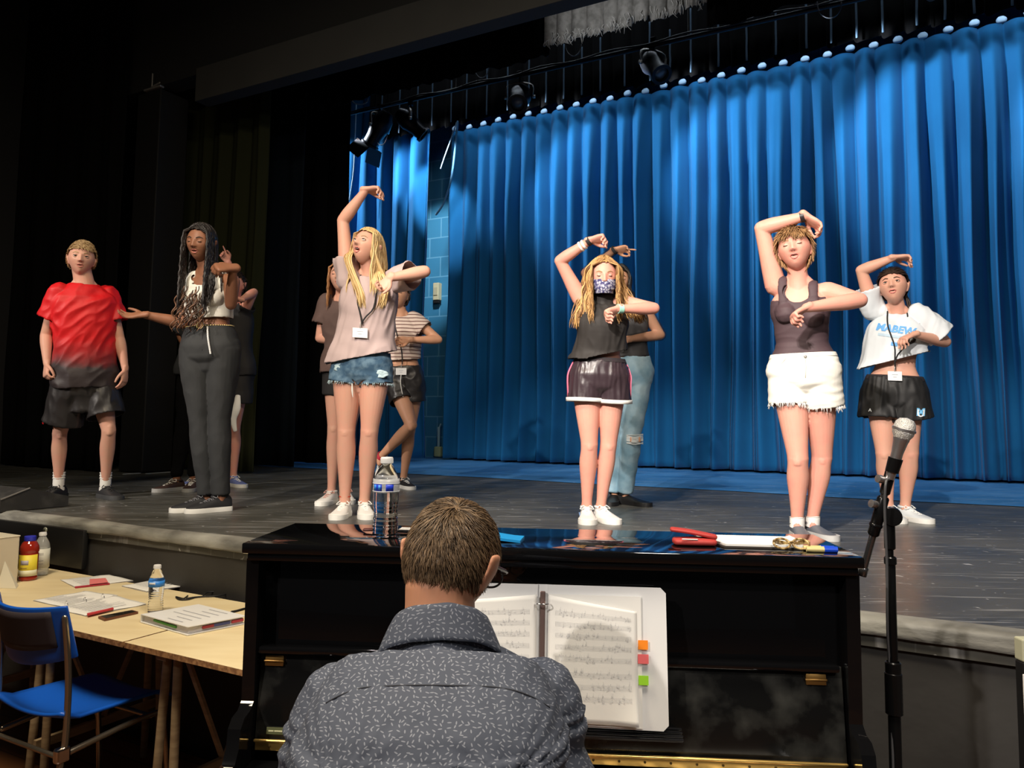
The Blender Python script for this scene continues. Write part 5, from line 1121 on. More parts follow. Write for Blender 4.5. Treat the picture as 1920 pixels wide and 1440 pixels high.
for i in range(34):
    x0 = rnd.uniform(-0.13, 0.06); q = p.spine(rnd.uniform(0.62, 0.8)) + p.hs * x0 + p.fwd * 0.15; pts = []; ph = rnd.uniform(0, 6); rad = rnd.uniform(0.006, 0.013)
    for s_ in range(22): pts.append(q + V((-0.0015 * s_, 0, -0.009 * s_)) + p.hs * rad * math.cos(ph + s_ * 0.75) * min(1, s_ / 6) + p.fwd * rad * math.sin(ph + s_ * 0.75) * min(1, s_ / 6))
    tube(bm, pts, [0.0034] * 19 + [0.003, 0.002, 0.001], None, 5, 2, layer=lay, lval=rnd.random())
me = bpy.data.meshes.new('curly_ends'); bm.to_mesh(me); bm.free(); link('curly_ends', me, HBR, p.root)
for sd, tt in (('R', (-0.75, -0.66)), ('L', (-0.72, -0.7))): shoe(p, J['an' + sd], tt, mat('black_knit', (0.012, 0.012, 0.014), 0.7), WSO, L=0.26, laces=mat('lace_grey', (0.12, 0.12, 0.13), 0.7), h=1.2)
# ---------- people partly hidden in the back row
# girl in brown tee behind the blonde girl
d0 = 5.17
J = joints(d0, shR=(612, 572, 0), elR=(600, 634, 0.0), wrR=(655, 640, -0.1), shL=(672, 572, 0), elL=(700, 620, 0.0), wrL=(668, 560, -0.12),
           hipR=(630, 700, 0), hipL=(668, 700, 0), knR=(627, 800, -0.02), knL=(655, 800, 0), anR=(622, 900, 0), anL=(650, 896, 0.1), neck=(642, 563, 0))
p = make_person('girl in brown tee and black bike shorts mostly hidden behind the blonde girl', J, SKP,
    dict(c=P(641, 520, d0 - 0.03), f=(-0.1, -1, 0.1), s=0.97, mouth=0.3), sc=0.93, voxel=0.0052, hands=dict(L=dict(d=(-0.3, -0.3, 0.9), pn=(0, -1, 0))))
rep(p, 'BL'); up = p.axis.normalized()
bm = B(); a, b_ = torso2(p, bm, 0.02, 0.99, 0.012, f=fit(0.12, 0.09, 0.012, 0.01), cap='flat'); s1 = sleeve(p, bm, 'R', 0.55, 0.062, 0.066); s2 = sleeve(p, bm, 'L', 0.55, 0.062, 0.066)
garment(p, 'tee_shirt', bm, mat('brown_cotton', (0.10, 0.062, 0.055), 0.85), opens=[s1, s2, (a, -up, 0.3), (b_, up, 0.06)], scoops=[(p.neck + up * 0.02, 0.066)], fold=(9, 12, 0.006), fdir=Z, voxel=0.008)
bm = B(); a, b_ = torso2(p, bm, -0.08, 0.2, 0.006, cap='flat'); o1 = short_leg(p, bm, 'R', 0.42, 0.086, 0.074); o2 = short_leg(p, bm, 'L', 0.42, 0.086, 0.074)
garment(p, 'bike_shorts', bm, BKF, opens=[o1, o2, (b_, up, 0.2)], fold=None, voxel=0.008)
long_hair(p, hair_mat('hair_auburn', (0.14, 0.055, 0.02), (0.38, 0.18, 0.07)), n=120, length=0.26, wave=0.004, seed=51, r=0.006)
for sd, tt in (('R', (-0.15, -1)), ('L', (0.3, -1))): shoe(p, J['an' + sd], tt, WHT, WSO, L=0.25, laces=mat('lace_pink', (0.55, 0.3, 0.26), 0.7), w=1.05)
# girl in striped crop top, one leg bent
d0 = 6.25
J = joints(d0, shR=(735, 598, 0), elR=(715, 560, 0), wrR=(752, 500, -0.1), shL=(778, 600, 0), elL=(822, 637, -0.05), wrL=(768, 637, -0.16),
           hipR=(745, 722, 0), hipL=(775, 722, 0), knR=(771, 797, -0.16), knL=(768, 806, 0), anR=(712, 858, 0.05, 1), anL=(757, 893, 0.1), neck=(752, 592, 0))
p = make_person('girl in striped crop top and black shorts with one knee bent behind the blonde girl', J, SKT,
    dict(c=P(748, 554, d0 - 0.03), f=(-0.1, -1, 0.1), s=0.97, mouth=0.3, brow=(0.05, 0.03, 0.02)), sc=0.96, voxel=0.0052, hw=0.95, hands=dict(R=dict(d=(0.8, -0.2, 0.1), pn=(0, -0.3, -1), curl=(0.7, 0.9, 0.6)), L=dict(d=(-0.9, -0.1, -0.1), pn=(0, -1, -0.2), curl=(0.4, 0.5, 0.4))))
rep(p, 'BR'); up = p.axis.normalized()
m = mat('striped_cotton', (0.60, 0.50, 0.45), 0.85); nt, nd, lk, bb = nodes_of(m); tc = nd.new('ShaderNodeTexCoord'); wv = nd.new('ShaderNodeTexWave'); wv.bands_direction = 'Z'; wv.inputs['Scale'].default_value = 11; wv.inputs['Distortion'].default_value = 0.6
lk.new(tc.outputs['Object'], wv.inputs['Vector']); rm = nd.new('ShaderNodeMapRange'); rm.inputs[1].default_value = 0.12; rm.inputs[2].default_value = 0.2; lk.new(wv.outputs['Fac'], rm.inputs[0]); x = nd.new('ShaderNodeMix'); x.data_type = 'RGBA'; x.inputs[6].default_value = (0.12, 0.05, 0.045, 1); x.inputs[7].default_value = (0.62, 0.50, 0.44, 1); lk.new(rm.outputs[0], x.inputs[0]); lk.new(x.outputs[2], bb.inputs['Base Color'])
bm = B(); a, b_ = torso2(p, bm, 0.36, 0.99, 0.012, f=fit(0.12, 0.09, 0.012, 0.01), cap='flat'); s1 = sleeve(p, bm, 'R', 0.5, 0.062, 0.066); s2 = sleeve(p, bm, 'L', 0.45, 0.066, 0.070)
garment(p, 'striped_crop_top', bm, m, opens=[s1, s2, (a, -up, 0.3), (b_, up, 0.06)], scoops=[(p.neck + up * 0.02, 0.066)], fold=(4, 14, 0.005), voxel=0.008)
bm = B(); a, b_ = torso2(p, bm, -0.08, 0.28, 0.008, cap='flat'); o1 = short_leg(p, bm, 'R', 0.42, 0.096, 0.092); o2 = short_leg(p, bm, 'L', 0.36, 0.096, 0.098)
garment(p, 'black_shorts', bm, mat('black_satin', (0.02, 0.02, 0.02), 0.4), opens=[o1, o2, (b_, up, 0.2)], fold=(14, 14, 0.006), voxel=0.008)
short_hair(p, n=700, length=0.06, r=0.003, hairline=0.06, side=-0.3, back=-0.7, comb=V((0, -0.3, -1)), lift=0.08, jit=0.12, th=0.014, m=hair_mat('hair_dark', (0.012, 0.008, 0.006), (0.045, 0.028, 0.02)))
bc = front(p, 0.20, -0.01, 0.04); lanyard(p, [p.neck + p.fwd * 0.05 - p.hs * 0.04, front(p, 0.75, -0.03, 0.03), front(p, 0.5, 0.0, 0.03), front(p, 0.3, 0.0, 0.03)], bc, BKF, right=p.hs, up=Z)
bm = B(); tube(bm, [bc - Z * 0.03, bc - Z * 0.1 + p.fwd * 0.01, bc - Z * 0.2 + p.hs * 0.02], [0.004], None, 6, 3); obj('white_cord', bm, WHT, p.root, smooth=True)
CHK = mat('black_white_shoe', (0.6, 0.6, 0.58), 0.7, nz=(30, (0.02, 0.02, 0.02), 0.45, 0.55))
shoe(p, J['anR'], (-0.25, -1), CHK, WSO, L=0.25, pitchd=1.35, laces=BKF); shoe(p, J['anL'], (0.5, -0.9), BKF, WSO, L=0.25, laces=LAC)
aR = (J['anR'] - J['knR']).normalized(); band(p, J['anR'] - aR * 0.02, aR, 0.034, 0.03, mat('red_sock', (0.5, 0.03, 0.05), 0.8), 'red_sock_cuff', 0.004)
# person in ripped jeans behind the masked girl
d0 = 5.32
J = joints(d0, shR=(1152, 572, 0), elR=(1098, 512, 0.0), wrR=(1152, 469, -0.1), shL=(1206, 578, 0), elL=(1238, 628, 0), wrL=(1178, 636, -0.12),
           hipR=(1166, 706, 0), hipL=(1196, 706, 0), knR=(1158, 815, 0.02), knL=(1184, 822, -0.06), anR=(1152, 922, 0.05), anL=(1172, 926, 0.0), neck=(1176, 562, 0))
p = make_person('person in ripped light blue jeans and sheer black sleeves standing behind the masked girl', J, SKT,
    dict(c=P(1160, 528, d0 + 0.02), f=(-0.1, -1, 0.0), s=0.97, mouth=0.3, brow=(0.03, 0.02, 0.015)), sc=0.95, voxel=0.0052, hands=dict(R=dict(d=(0.97, -0.1, 0.12), pn=(0, -0.6, -0.8), curl=(0.6, 0.8, 0.5), point=1), L=dict(d=(-0.9, -0.2, -0.1), pn=(0, -1, 0))))
rep(p, 'BM'); up = p.axis.normalized()
SHR = mat('sheer_black', (0.012, 0.010, 0.012), 0.7, alpha=0.30)
bm = B(); a, b_ = torso2(p, bm, 0.25, 0.99, 0.010, cap='flat')
garment(p, 'dark_top', bm, mat('dark_top_cloth', (0.03, 0.028, 0.03), 0.8), opens=[(a, -up, 0.3), (b_, up, 0.06)], scoops=[(p.neck + up * 0.02, 0.066)], fold=(4, 14, 0.005), voxel=0.008)
bm = B()
for sd in 'RL':
    S, Eb, Wr = J['sh' + sd], J['el' + sd], J['wr' + sd]; tube(bm, [S, lerp(S, Eb, 0.5), Eb], [0.056, 0.05, 0.043], None, 18, 3); tube(bm, [Eb, lerp(Eb, Wr, 0.5), lerp(Eb, Wr, 0.97)], [0.042, 0.040, 0.032], None, 18, 3)
me = remesh('sheer_sleeves', bm, 0.008, 2); link('sheer_sleeves', me, SHR, p.root)
wd = (J['wrR'] - J['elR']).normalized(); band(p, J['wrR'], wd, 0.026, 0.02, BKF, 'cuff', 0.004)
RJ = mat('light_denim', (0.15, 0.27, 0.36), 0.9, nz=(7, (0.30, 0.42, 0.50), 0.4, 0.65), bump=(60, 0.3, 0.002))
bm = B(); a, b_ = torso2(p, bm, -0.14, 0.26, 0.012, cap='flatend')
for sd in 'RL':
    p.leg(bm, J['hip' + sd], J['kn' + sd], J['an' + sd], inf=0.012, lower=False); K, A = J['kn' + sd], J['an' + sd]
    tube(bm, [K, lerp(K, A, 0.3), lerp(K, A, 0.7), lerp(K, A, 1.0)], [0.064, 0.064, 0.056, 0.056], None, 24, 3, cap='flatend')
so = garment(p, 'ripped_jeans', bm, RJ, opens=[(b_, up, 0.2)], fold=(9, 12, 0.004), voxel=0.008)
for (kx, tt, ww) in (('L', 1.0, 0.055), ('L', 0.42, 0.035)):
    q = lerp(J['hipL'], J['knL'], tt) + p.fwd * 0.07 + p.hs * 0.015; bm = B(); rnd = random.Random(int(ww * 1000))
    for i in range(26): z_ = rnd.uniform(-0.03, 0.03); tube(bm, [q + p.hs * (-ww) + Z * z_ - p.fwd * 0.015, q + Z * (z_ + rnd.uniform(-.01, .006)) + p.fwd * 0.01, q + p.hs * ww + Z * (z_ + rnd.uniform(-.012, .012)) - p.fwd * 0.02], [0.0022, 0.0016, 0.002], None, 4, 3)
    obj('frayed_rip', bm, mat('pale_thread', (0.62, 0.66, 0.68), 0.9), so, smooth=True)
    bm = B(); tube(bm, [q - p.hs * ww * 0.6, q + p.fwd * 0.002, q + p.hs * ww * 0.6], [(0.018, 0.003)], Z, 10, 3); obj('skin_gap', bm, SKT, so, smooth=True)
long_hair(p, hair_mat('hair_black', (0.006, 0.005, 0.005), (0.025, 0.02, 0.018)), n=150, length=0.22, r=0.006, seed=61, k=1.2, wave=0.006)
for sd, tt in (('R', (-0.3, -1)), ('L', (0.75, -0.8))): shoe(p, J['an' + sd], tt, BKC, BKC, L=0.27, low=1, h=0.85)
# person in black with pale arm, behind the girl with braids
d0 = 6.3
J = joints(d0, shR=(424, 578, 0), elR=(412, 530, 0), wrR=(428, 492, -0.1), shL=(458, 582, 0), elL=(476, 548, -0.05), wrL=(452, 562, -0.2),
           hipR=(428, 702, 0), hipL=(450, 702, 0), knR=(412, 800, 0), knL=(440, 800, 0), anR=(376, 892, 0.02), anL=(438, 892, 0.02), neck=(438, 572, 0))
p = make_person('person in black tee and blue canvas shoes almost hidden behind the girl with braids', J, SKF,
    dict(c=P(441, 534, d0 - 0.03), f=(-0.2, -1, 0.0), s=0.97, mouth=0.2), sc=0.93, voxel=0.0055, hands=dict(R=dict(d=(-0.5, -0.3, 0.85), pn=(0.3, -0.9, 0), curl=(0.9, 1.1, 0.8), point=0), L=dict(d=(-0.6, -0.2, 0.1), pn=(0, -0.5, -1))))
rep(p, 'X'); up = p.axis.normalized()
bm = B(); a, b_ = torso2(p, bm, -0.02, 0.99, 0.014, f=fit(0.12, 0.09, 0.012, 0.01), cap='flat'); s1 = sleeve(p, bm, 'R', 0.5, 0.062, 0.066); s2 = sleeve(p, bm, 'L', 0.3, 0.066, 0.070)
garment(p, 'black_tee', bm, BKF, opens=[s1, s2, (a, -up, 0.3), (b_, up, 0.06)], scoops=[(p.neck + up * 0.02, 0.066)], fold=(4, 14, 0.005), voxel=0.009)
bm = B(); a, b_ = torso2(p, bm, -0.08, 0.2, 0.012, cap='flat'); o1 = short_leg(p, bm, 'R', 0.55, 0.10, 0.105); o2 = short_leg(p, bm, 'L', 0.55, 0.10, 0.105)
garment(p, 'black_shorts', bm, BKF, opens=[o1, o2, (b_, up, 0.2)], fold=(4, 14, 0.005), voxel=0.009)
short_hair(p, hair_mat('hair_dark', (0.012, 0.008, 0.006), (0.045, 0.028, 0.02)), n=300, length=0.04, r=0.003, seed=5)
bm = B(); tube(bm, [P(446, 742, d0 - 0.12), P(443, 765, d0 - 0.14), P(437, 785, d0 - 0.13), P(441, 808, d0 - 0.12)], [(0.02, 0.008), (0.034, 0.012), (0.028, 0.01), (0.016, 0.006)], X3, 12, 3)
obj('white_cloth', bm, WHT, p.root, auto=40)
for sd, tt in (('R', (-0.5, -1)), ('L', (0.75, -0.75))): shoe(p, J['an' + sd], tt, mat('blue_canvas', (0.14, 0.18, 0.42), 0.7), WSO, L=0.25, laces=LAC)
# dark-clothed person behind the braids girl, brown ankle boot
d0 = 5.9
J = joints(d0, shR=(358, 588, 0), elR=(338, 625, 0.02), wrR=(352, 660, -0.05), shL=(404, 588, 0), elL=(412, 640, 0), wrL=(398, 680, -0.05),
           hipR=(358, 700, 0), hipL=(384, 700, 0), knR=(345, 800, 0), knL=(378, 800, 0), anR=(331, 905, 0), anL=(362, 900, 0.05), neck=(380, 580, 0))
p = make_person('person in dark clothes hidden behind the girl with braids, one brown sneaker showing', J, SKD,
    dict(c=P(381, 542, d0 - 0.03), f=(-0.2, -1, 0.0), s=0.97, mouth=0.2, brow=(0.015, 0.01, 0.008)), sc=0.93, voxel=0.0055)
rep(p, 'Y'); up = p.axis.normalized(); CHC = mat('charcoal_cloth', (0.02, 0.022, 0.026), 0.85)
bm = B(); a, b_ = torso2(p, bm, -0.05, 0.99, 0.014, f=fit(0.12, 0.09, 0.012, 0.01), cap='flat'); s1 = sleeve(p, bm, 'R', 1.0, 0.06, 0.056); s2 = sleeve(p, bm, 'L', 1.0, 0.06, 0.056)
garment(p, 'dark_shirt', bm, CHC, opens=[s1, s2, (a, -up, 0.3)], scoops=[(p.neck + up * 0.02, 0.066)], fold=(4, 14, 0.005), voxel=0.009)
bm = B(); a, b_ = torso2(p, bm, -0.14, 0.2, 0.010, cap='flatend')
for sd in 'RL': p.leg(bm, J['hip' + sd], J['kn' + sd], J['an' + sd] + Z * 0.05, inf=0.012)
garment(p, 'black_pants', bm, BVB, opens=[(b_, up, 0.2)], fold=(9, 12, 0.004), voxel=0.009)
short_hair(p, n=700, length=0.05, r=0.003, hairline=0.06, side=-0.3, back=-0.7, comb=V((0, -0.3, -1)), lift=0.08, jit=0.12, th=0.014, m=hair_mat('hair_black', (0.006, 0.005, 0.005), (0.025, 0.02, 0.018)))
for sd, tt in (('R', (-0.45, -1)), ('L', (0.2, -1))): shoe(p, J['an' + sd], tt, mat('brown_suede', (0.05, 0.028, 0.024), 0.6), mat('pale_sole', (0.4, 0.4, 0.4), 0.6), L=0.26, laces=LAC)
# ================================================================== PIANO
FL = PZ(453, 1018, 1.27); FR = PZ(1622, 1046, 1.27); pxv = (FR - FL); PW = pxv.length; pxv.normalize(); pyv = Z.cross(pxv); PROT = frame_rot(pxv, pyv, Z)
print('piano', FL, FR, PW)
def PL(x, y, z): q = FL + pxv * x + pyv * y; return V((q.x, q.y, z))
def pbox(bm, x0, x1, y0, y1, z0, z1, bev=0.0): box(bm, PL((x0 + x1) / 2, (y0 + y1) / 2, (z0 + z1) / 2), (abs(x1 - x0), abs(y1 - y0), abs(z1 - z0)), PROT, bev)
GLS = mat('black_gloss', (0.004, 0.004, 0.0045), 0.05, coat=0.5)
GLD2 = mat('black_gloss_dusty', (0.006, 0.006, 0.006), 0.16, nz=(11, (0.040, 0.040, 0.036), 0.46, 0.72))
BRS = mat('brass', (0.80, 0.52, 0.16), 0.28, 0.9)
r = empty('upright_piano', PL(PW / 2, 0.2, 0), 'glossy black upright piano in front of the stage with open keyboard lid', 'piano')
bm = B(); pbox(bm, 0, PW, 0, 0.36, 1.245, 1.27, 0.004); obj('lid', bm, GLS, r, auto=40)
bm = B(); pbox(bm, 0.012, PW - 0.012, 0.008, 0.35, 1.228, 1.245, 0.002); obj('lid_moulding', bm, GLS, r, auto=40)
for x0 in (0.006, PW - 0.036):
    bm = B(); pts = [(0.02, 0), (0.35, 0), (0.35, 1.23), (0.02, 1.23), (0.02, 0.90), (0.0, 0.885), (-0.03, 0.880), (-0.05, 0.862), (-0.057, 0.82), (-0.075, 0.795), (-0.20, 0.785), (-0.225, 0.76), (-0.22, 0.69), (-0.16, 0.64), (0.02, 0.60)]
    prism(bm, pts, lambda q: PL(x0, q[0], q[1]), pxv * 0.03); obj('side_panel', bm, GLS, r, auto=30)
bm = B(); pbox(bm, 0.035, PW - 0.035, 0.065, 0.085, 0.78, 1.23, 0.002); obj('upper_panel', bm, GLS, r, auto=40)
bm = B(); pbox(bm, 0.035, PW - 0.035, 0.05, 0.07, 0.10, 0.62, 0.002); obj('lower_panel', bm, GLS, r, auto=40)
bm = B(); pbox(bm, 0.035, PW - 0.035, 0.33, 0.345, 0.05, 1.23); obj('back_panel', bm, mat('back_wood', (0.04, 0.02, 0.01), 0.7), r)
bm = B(); pbox(bm, 0.035, PW - 0.035, -0.20, 0.07, 0.62, 0.68, 0.004); obj('key_bed', bm, GLS, r, auto=40)
# fallboard, folded up
def FBp(x, t, o=0.0): return PL(x, lerp(0.030, 0.056, t) - o, lerp(0.808, 1.015, t))
bm = B(); vs = []
for (t, o) in ((0, 0), (1, 0), (1, 0.012), (0, 0.012)): vs.append(t)
fb0, fb1 = FBp(0.05, 0), FBp(0.05, 1); fz = (fb1 - fb0).normalized(); fy = fz.cross(pxv); FBR = frame_rot(pxv, pxv.cross(fz) * -1, fz)
box(bm, (FBp(0.04, 0.5) + FBp(PW - 0.04, 0.5)) / 2, (PW - 0.08, 0.014, (fb1 - fb0).length), frame_rot(pxv, fz.cross(pxv), fz), 0.002); fb = obj('fallboard', bm, GLD2, r, auto=40)
bm = B(); a_, b2 = FBp(0.038, 1.0, 0.012), FBp(PW - 0.05, 1.0, 0.012); box(bm, (a_ + b2) / 2, ((b2 - a_).length, 0.035, 0.016), PROT, 0.005); obj('fallboard_rail', bm, GLS, fb, auto=40)
for x0 in (0.075, PW - 0.10):
    bm = B(); box(bm, FBp(x0, 0.87, 0.010), (0.045, 0.006, 0.024), frame_rot(pxv, fz.cross(pxv), fz), 0.001); bar(bm, FBp(x0 - 0.022, 0.87, 0.014), FBp(x0 + 0.022, 0.87, 0.014), 0.003); obj('hinge', bm, mat('old_brass', (0.35, 0.20, 0.06), 0.35, 0.9), fb, auto=40)
bm = B(); box(bm, (FBp(0.045, -0.03, 0.012) + FBp(PW - 0.045, -0.03, 0.012)) / 2, (PW - 0.09, 0.006, 0.020), PROT, 0.001); bar(bm, FBp(0.045, 0.025, 0.016), FBp(PW - 0.045, 0.025, 0.016), 0.004, 10)
hg = obj('long_hinge', bm, BRS, r, auto=40)
bm = B(); x0 = 0.08
while x0 < PW - 0.06: lathe(bm, [(0, 0.0018), (0.0028, 0.0008), (0.003, 0)], FBp(x0, -0.03, 0.0155), 10, -pyv); x0 += 0.058
obj('hinge_screws', bm, mat('screw_dark', (0.12, 0.07, 0.02), 0.4, 0.8), hg)
bm = B(); box(bm, FBp(0.10, 0.12, 0.0085), (0.064, 0.002, 0.015), frame_rot(pxv, fz.cross(pxv), fz)); lb = obj('label_plate', bm, mat('label_green', (0.10, 0.11, 0.05), 0.5), fb)
bm = B()
for k, (x_, w_) in enumerate(((0.079, 0.012), (0.098, 0.022), (0.119, 0.014))): box(bm, FBp(x_, 0.12, 0.0100), (w_, 0.001, 0.003), frame_rot(pxv, fz.cross(pxv), fz))
obj('label_print', bm, mat('label_ink', (0.55, 0.55, 0.35), 0.5), lb)
# music rest ledge
bm = B()
for k in range(4): box(bm, PL(lerp(0.42, 1.02, 0.5) + 0.0, -0.005 - 0.010 * k, 0.872 + 0.004 * (3 - k)), (0.62, 0.006, 0.005), PROT, 0.002)
box(bm, PL(0.72, 0.0, 0.866), (0.62, 0.05, 0.008), PROT, 0.002); obj('music_ledge', bm, mat('ledge_gloss', (0.02, 0.02, 0.022), 0.08, 0.4), r, auto=40)
# keys
WK = mat('key_white', (0.78, 0.76, 0.70), 0.2); BK = mat('key_black', (0.01, 0.01, 0.01), 0.2); kx0 = 0.115; kw = (PW - 0.23) / 52
wk = None
for i in range(52):
    if wk is None:
        bm = B(); pbox(bm, kx0 + 0.0006, kx0 + kw - 0.0006, -0.14, 0.012, 0.725, 0.747, 0.0012); wk = obj('white_key', bm, WK, r, auto=40)
    else: c = wk.copy(); COL.objects.link(c); c.location = wk.location + pxv * kw * i
bk0 = None
for i in range(51):
    if (i % 7) in (1, 4): continue
    if bk0 is None:
        i0 = i; bm = B(); pbox(bm, kx0 + kw * (i + 1) - 0.0055, kx0 + kw * (i + 1) + 0.0055, -0.085, 0.012, 0.747, 0.759, 0.002); bk0 = obj('black_key', bm, BK, r, auto=40)
    else: c = bk0.copy(); COL.objects.link(c); c.location = bk0.location + pxv * kw * (i - i0)
bm = B(); pbox(bm, 0.036, 0.112, -0.17, 0.02, 0.68, 0.77, 0.008); obj('key_block', bm, GLS, r, auto=40)
bm = B(); pbox(bm, PW - 0.112, PW - 0.036, -0.17, 0.02, 0.68, 0.77, 0.008); obj('key_block', bm, GLS, r, auto=40)
bm = B(); pbox(bm, 0.112, PW - 0.112, 0.008, 0.014, 0.74, 0.757); obj('felt_strip', bm, mat('red_felt', (0.45, 0.03, 0.02), 0.95), r)
for x0 in (0.02, PW - 0.06):
    bm = B(); pbox(bm, x0, x0 + 0.045, -0.19, -0.14, 0.04, 0.63, 0.006); obj('leg', bm, GLS, r, auto=40)
    bm = B(); pbox(bm, x0, x0 + 0.045, -0.22, 0.3, 0.0, 0.05, 0.006); obj('foot', bm, GLS, r, auto=40)
# ---- binder with music on the ledge
BW = mat('binder_white', (0.80, 0.80, 0.80), 0.35); PG = mat('page', (0.80, 0.79, 0.76), 0.8); INK = mat('music_ink', (0.58, 0.58, 0.59), 0.8)
sp = PL((P(1017, 1350, 1.84) - FL).dot(pxv), -0.012, 0.884); tl = math.radians(9); bu = (Z * math.cos(tl) + pyv * math.sin(tl)); r = empty('music_binder', sp, 'white ring binder open with sheet music on the piano ledge', 'binder')
bn = bu.cross(pxv).normalized(); bn = -pyv * math.cos(tl) + Z * math.sin(tl)   # towards the player
def BP(x, z, o=0.0): 
    a = abs(x); return sp + pxv * (x * 0.985) + bu * z + bn * (o + a * 0.06)
for sg in (-1, 1):
    bm = B(); n_ = 14; pts = []
    for (x, z) in ((0.012, 0.0), (0.275, 0.0), (0.287, 0.012), (0.287, 0.293), (0.275, 0.305), (0.012, 0.305)): pts.append((x * sg, z))
    prism(bm, pts if sg > 0 else pts[::-1], lambda q: BP(q[0], q[1], 0.0), -bn * 0.003); obj('cover', bm, BW, r)
bm = B(); prism(bm, [(-0.014, 0), (0.014, 0), (0.014, 0.305), (-0.014, 0.305)], lambda q: BP(q[0], q[1], -0.004), -bn * 0.003); obj('spine', bm, BW, r)
for sg in (-1, 1):
    bm = B(); 
    def pgf(u, v, sg=sg):
        x = sg * (0.014 + u * 0.205); z = 0.010 + v * 0.272; curl = 0.018 * max(0, (u - 0.6) / 0.4) ** 2 * max(0, 1 - v * 3) ** 1.5; top = -0.035 * u * v ** 6 * (0.6 if sg < 0 else 1)
        return BP(x, z + top * 0.9, 0.006 + 0.010 * math.sin(PI * u) * 0.8 + curl)
    grid(bm, pgf, 24, 24); pgo = obj('page', bm, PG, r, smooth=True); solidify(pgo, 0.0006)
    if sg > 0:
        bm = B()
        grid(bm, lambda u, v: BP(0.014 + u * 0.215, 0.004 + v * 0.280, 0.003), 6, 6); o = obj('page_stack', bm, PG, r); solidify(o, 0.003)
    bm = B(); rnd = random.Random(4 + sg)
    def ln(u0, u1, v0, h_, out=0.0012):
        for k in range(8):
            a, b2 = lerp(u0, u1, k / 8), lerp(u0, u1, (k + 1) / 8); q = []
            for (uu, vv) in ((a, v0), (b2, v0), (b2, v0 + h_), (a, v0 + h_)): q.append(bm.verts.new(pgf(uu, vv) + bn * out))
            bm.faces.new(q)
    for row in range(9):
        v0 = 0.88 - row * 0.092 - (0.03 if row > 4 else 0)
        if v0 < 0.12: continue
        for k in range(5): ln(0.08, 0.93, v0 - k * 0.0085, 0.0016)
        for k in range(34):
            uu = 0.12 + 0.8 * rnd.random(); vv = v0 - rnd.uniform(-0.01, 0.045); q = [bm.verts.new(pgf(uu + a, vv + b2) + bn * 0.0016) for a, b2 in ((0, 0), (0.011, 0.002), (0.011, 0.009), (0, 0.007))]; bm.faces.new(q)
            if rnd.random() < 0.75: q = [bm.verts.new(pgf(uu + a, vv + b2) + bn * 0.0016) for a, b2 in ((0.009, 0.002), (0.0115, 0.002), (0.0115, 0.030), (0.009, 0.030))]; bm.faces.new(q)
        for k in range(5): uu = 0.08 + 0.85 * k / 4; q = [bm.verts.new(pgf(uu + a, v0 + b2) + bn * 0.0016) for a, b2 in ((0, -0.036), (0.002, -0.036), (0.002, 0.002), (0, 0.002))]; bm.faces.new(q)
    obj('music_notation', bm, INK, pgo)
SLV = mat('chrome', (0.75, 0.75, 0.78), 0.15, 1.0)
for z in (0.262, 0.125):
    bm = B(); pts = [BP(-0.018, z, 0.010), BP(-0.014, z, 0.022), BP(0, z, 0.028), BP(0.014, z, 0.022), BP(0.018, z, 0.010)]; tube(bm, pts, [0.0016], None, 8, 3); obj('binder_ring', bm, SLV, r, smooth=True)
bm = B(); box(bm, BP(0, 0.155, 0.004), (0.012, 0.005, 0.27), frame_rot(pxv, bu.cross(pxv), bu), 0.002); obj('ring_mechanism', bm, mat('rust_metal', (0.30, 0.20, 0.18), 0.35, 0.8), r)
for z, c_, nm, w_ in ((0.180, (0.90, 0.25, 0.01), 'orange_tab', 0.022), (0.150, (0.85, 0.16, 0.17), 'pink_tab', 0.024), (0.105, (0.35, 0.75, 0.03), 'green_tab', 0.022)):
    bm = B(); box(bm, BP(0.232, z, 0.0075), (w_, 0.001, 0.020), frame_rot(pxv, bu.cross(pxv), bu)); obj(nm, bm, mat(nm, c_, 0.6), r)
# ---- bottles
CLR = mat('clear_water_plastic', (0.97, 0.98, 1.0), 0.02, trans=1.0, ior=1.30); WCP = mat('white_cap', (0.80, 0.80, 0.80), 0.4)
def water_bottle(c, h, rr, label, lab1, lab2, name='water_bottle', liquid=None, seed=0):
    r = empty(name, c, label, 'bottle'); s = h / 0.205; k = rr / 0.033; bm = B(); prof = [(0, 0.004), (0.018 * k, 0.0), (0.028 * k, 0.002)]
    n_ = 40
    for i in range(n_ + 1):
        z = 0.006 + 0.118 * i / n_; rad = 0.0325 - (0.0016 * abs(math.sin(i * 0.9)) if z < 0.085 or z > 0.122 else 0.0008) - 0.0022 * gs(z - 0.058, 0.016); prof.append((rad * k, z * s))
    prof += [(0.0330 * k, 0.128 * s), (0.0325 * k, 0.140 * s), (0.029 * k, 0.155 * s), (0.022 * k, 0.170 * s), (0.0155 * k, 0.183 * s), (0.0128 * k, 0.188 * s), (0.0128 * k, 0.198 * s), (0, 0.198 * s)]
    lathe(bm, prof, c, 40); obj('bottle_body', bm, liquid or CLR, r, smooth=True)
    bm = B(); lathe(bm, [(0.0155 * k, 0.189 * s), (0.0158 * k, 0.202 * s), (0.0145 * k, 0.205 * s), (0, 0.205 * s)], c, 28)
    for i in range(28): a = 2 * PI * i / 28; box(bm, V(c) + V((math.cos(a) * 0.0157 * k, math.sin(a) * 0.0157 * k, 0.196 * s)), (0.001, 0.001, 0.012 * s), Matrix.Rotation(a, 3, 'Z'))
    obj('cap', bm, WCP, r, auto=40); return r, s, k
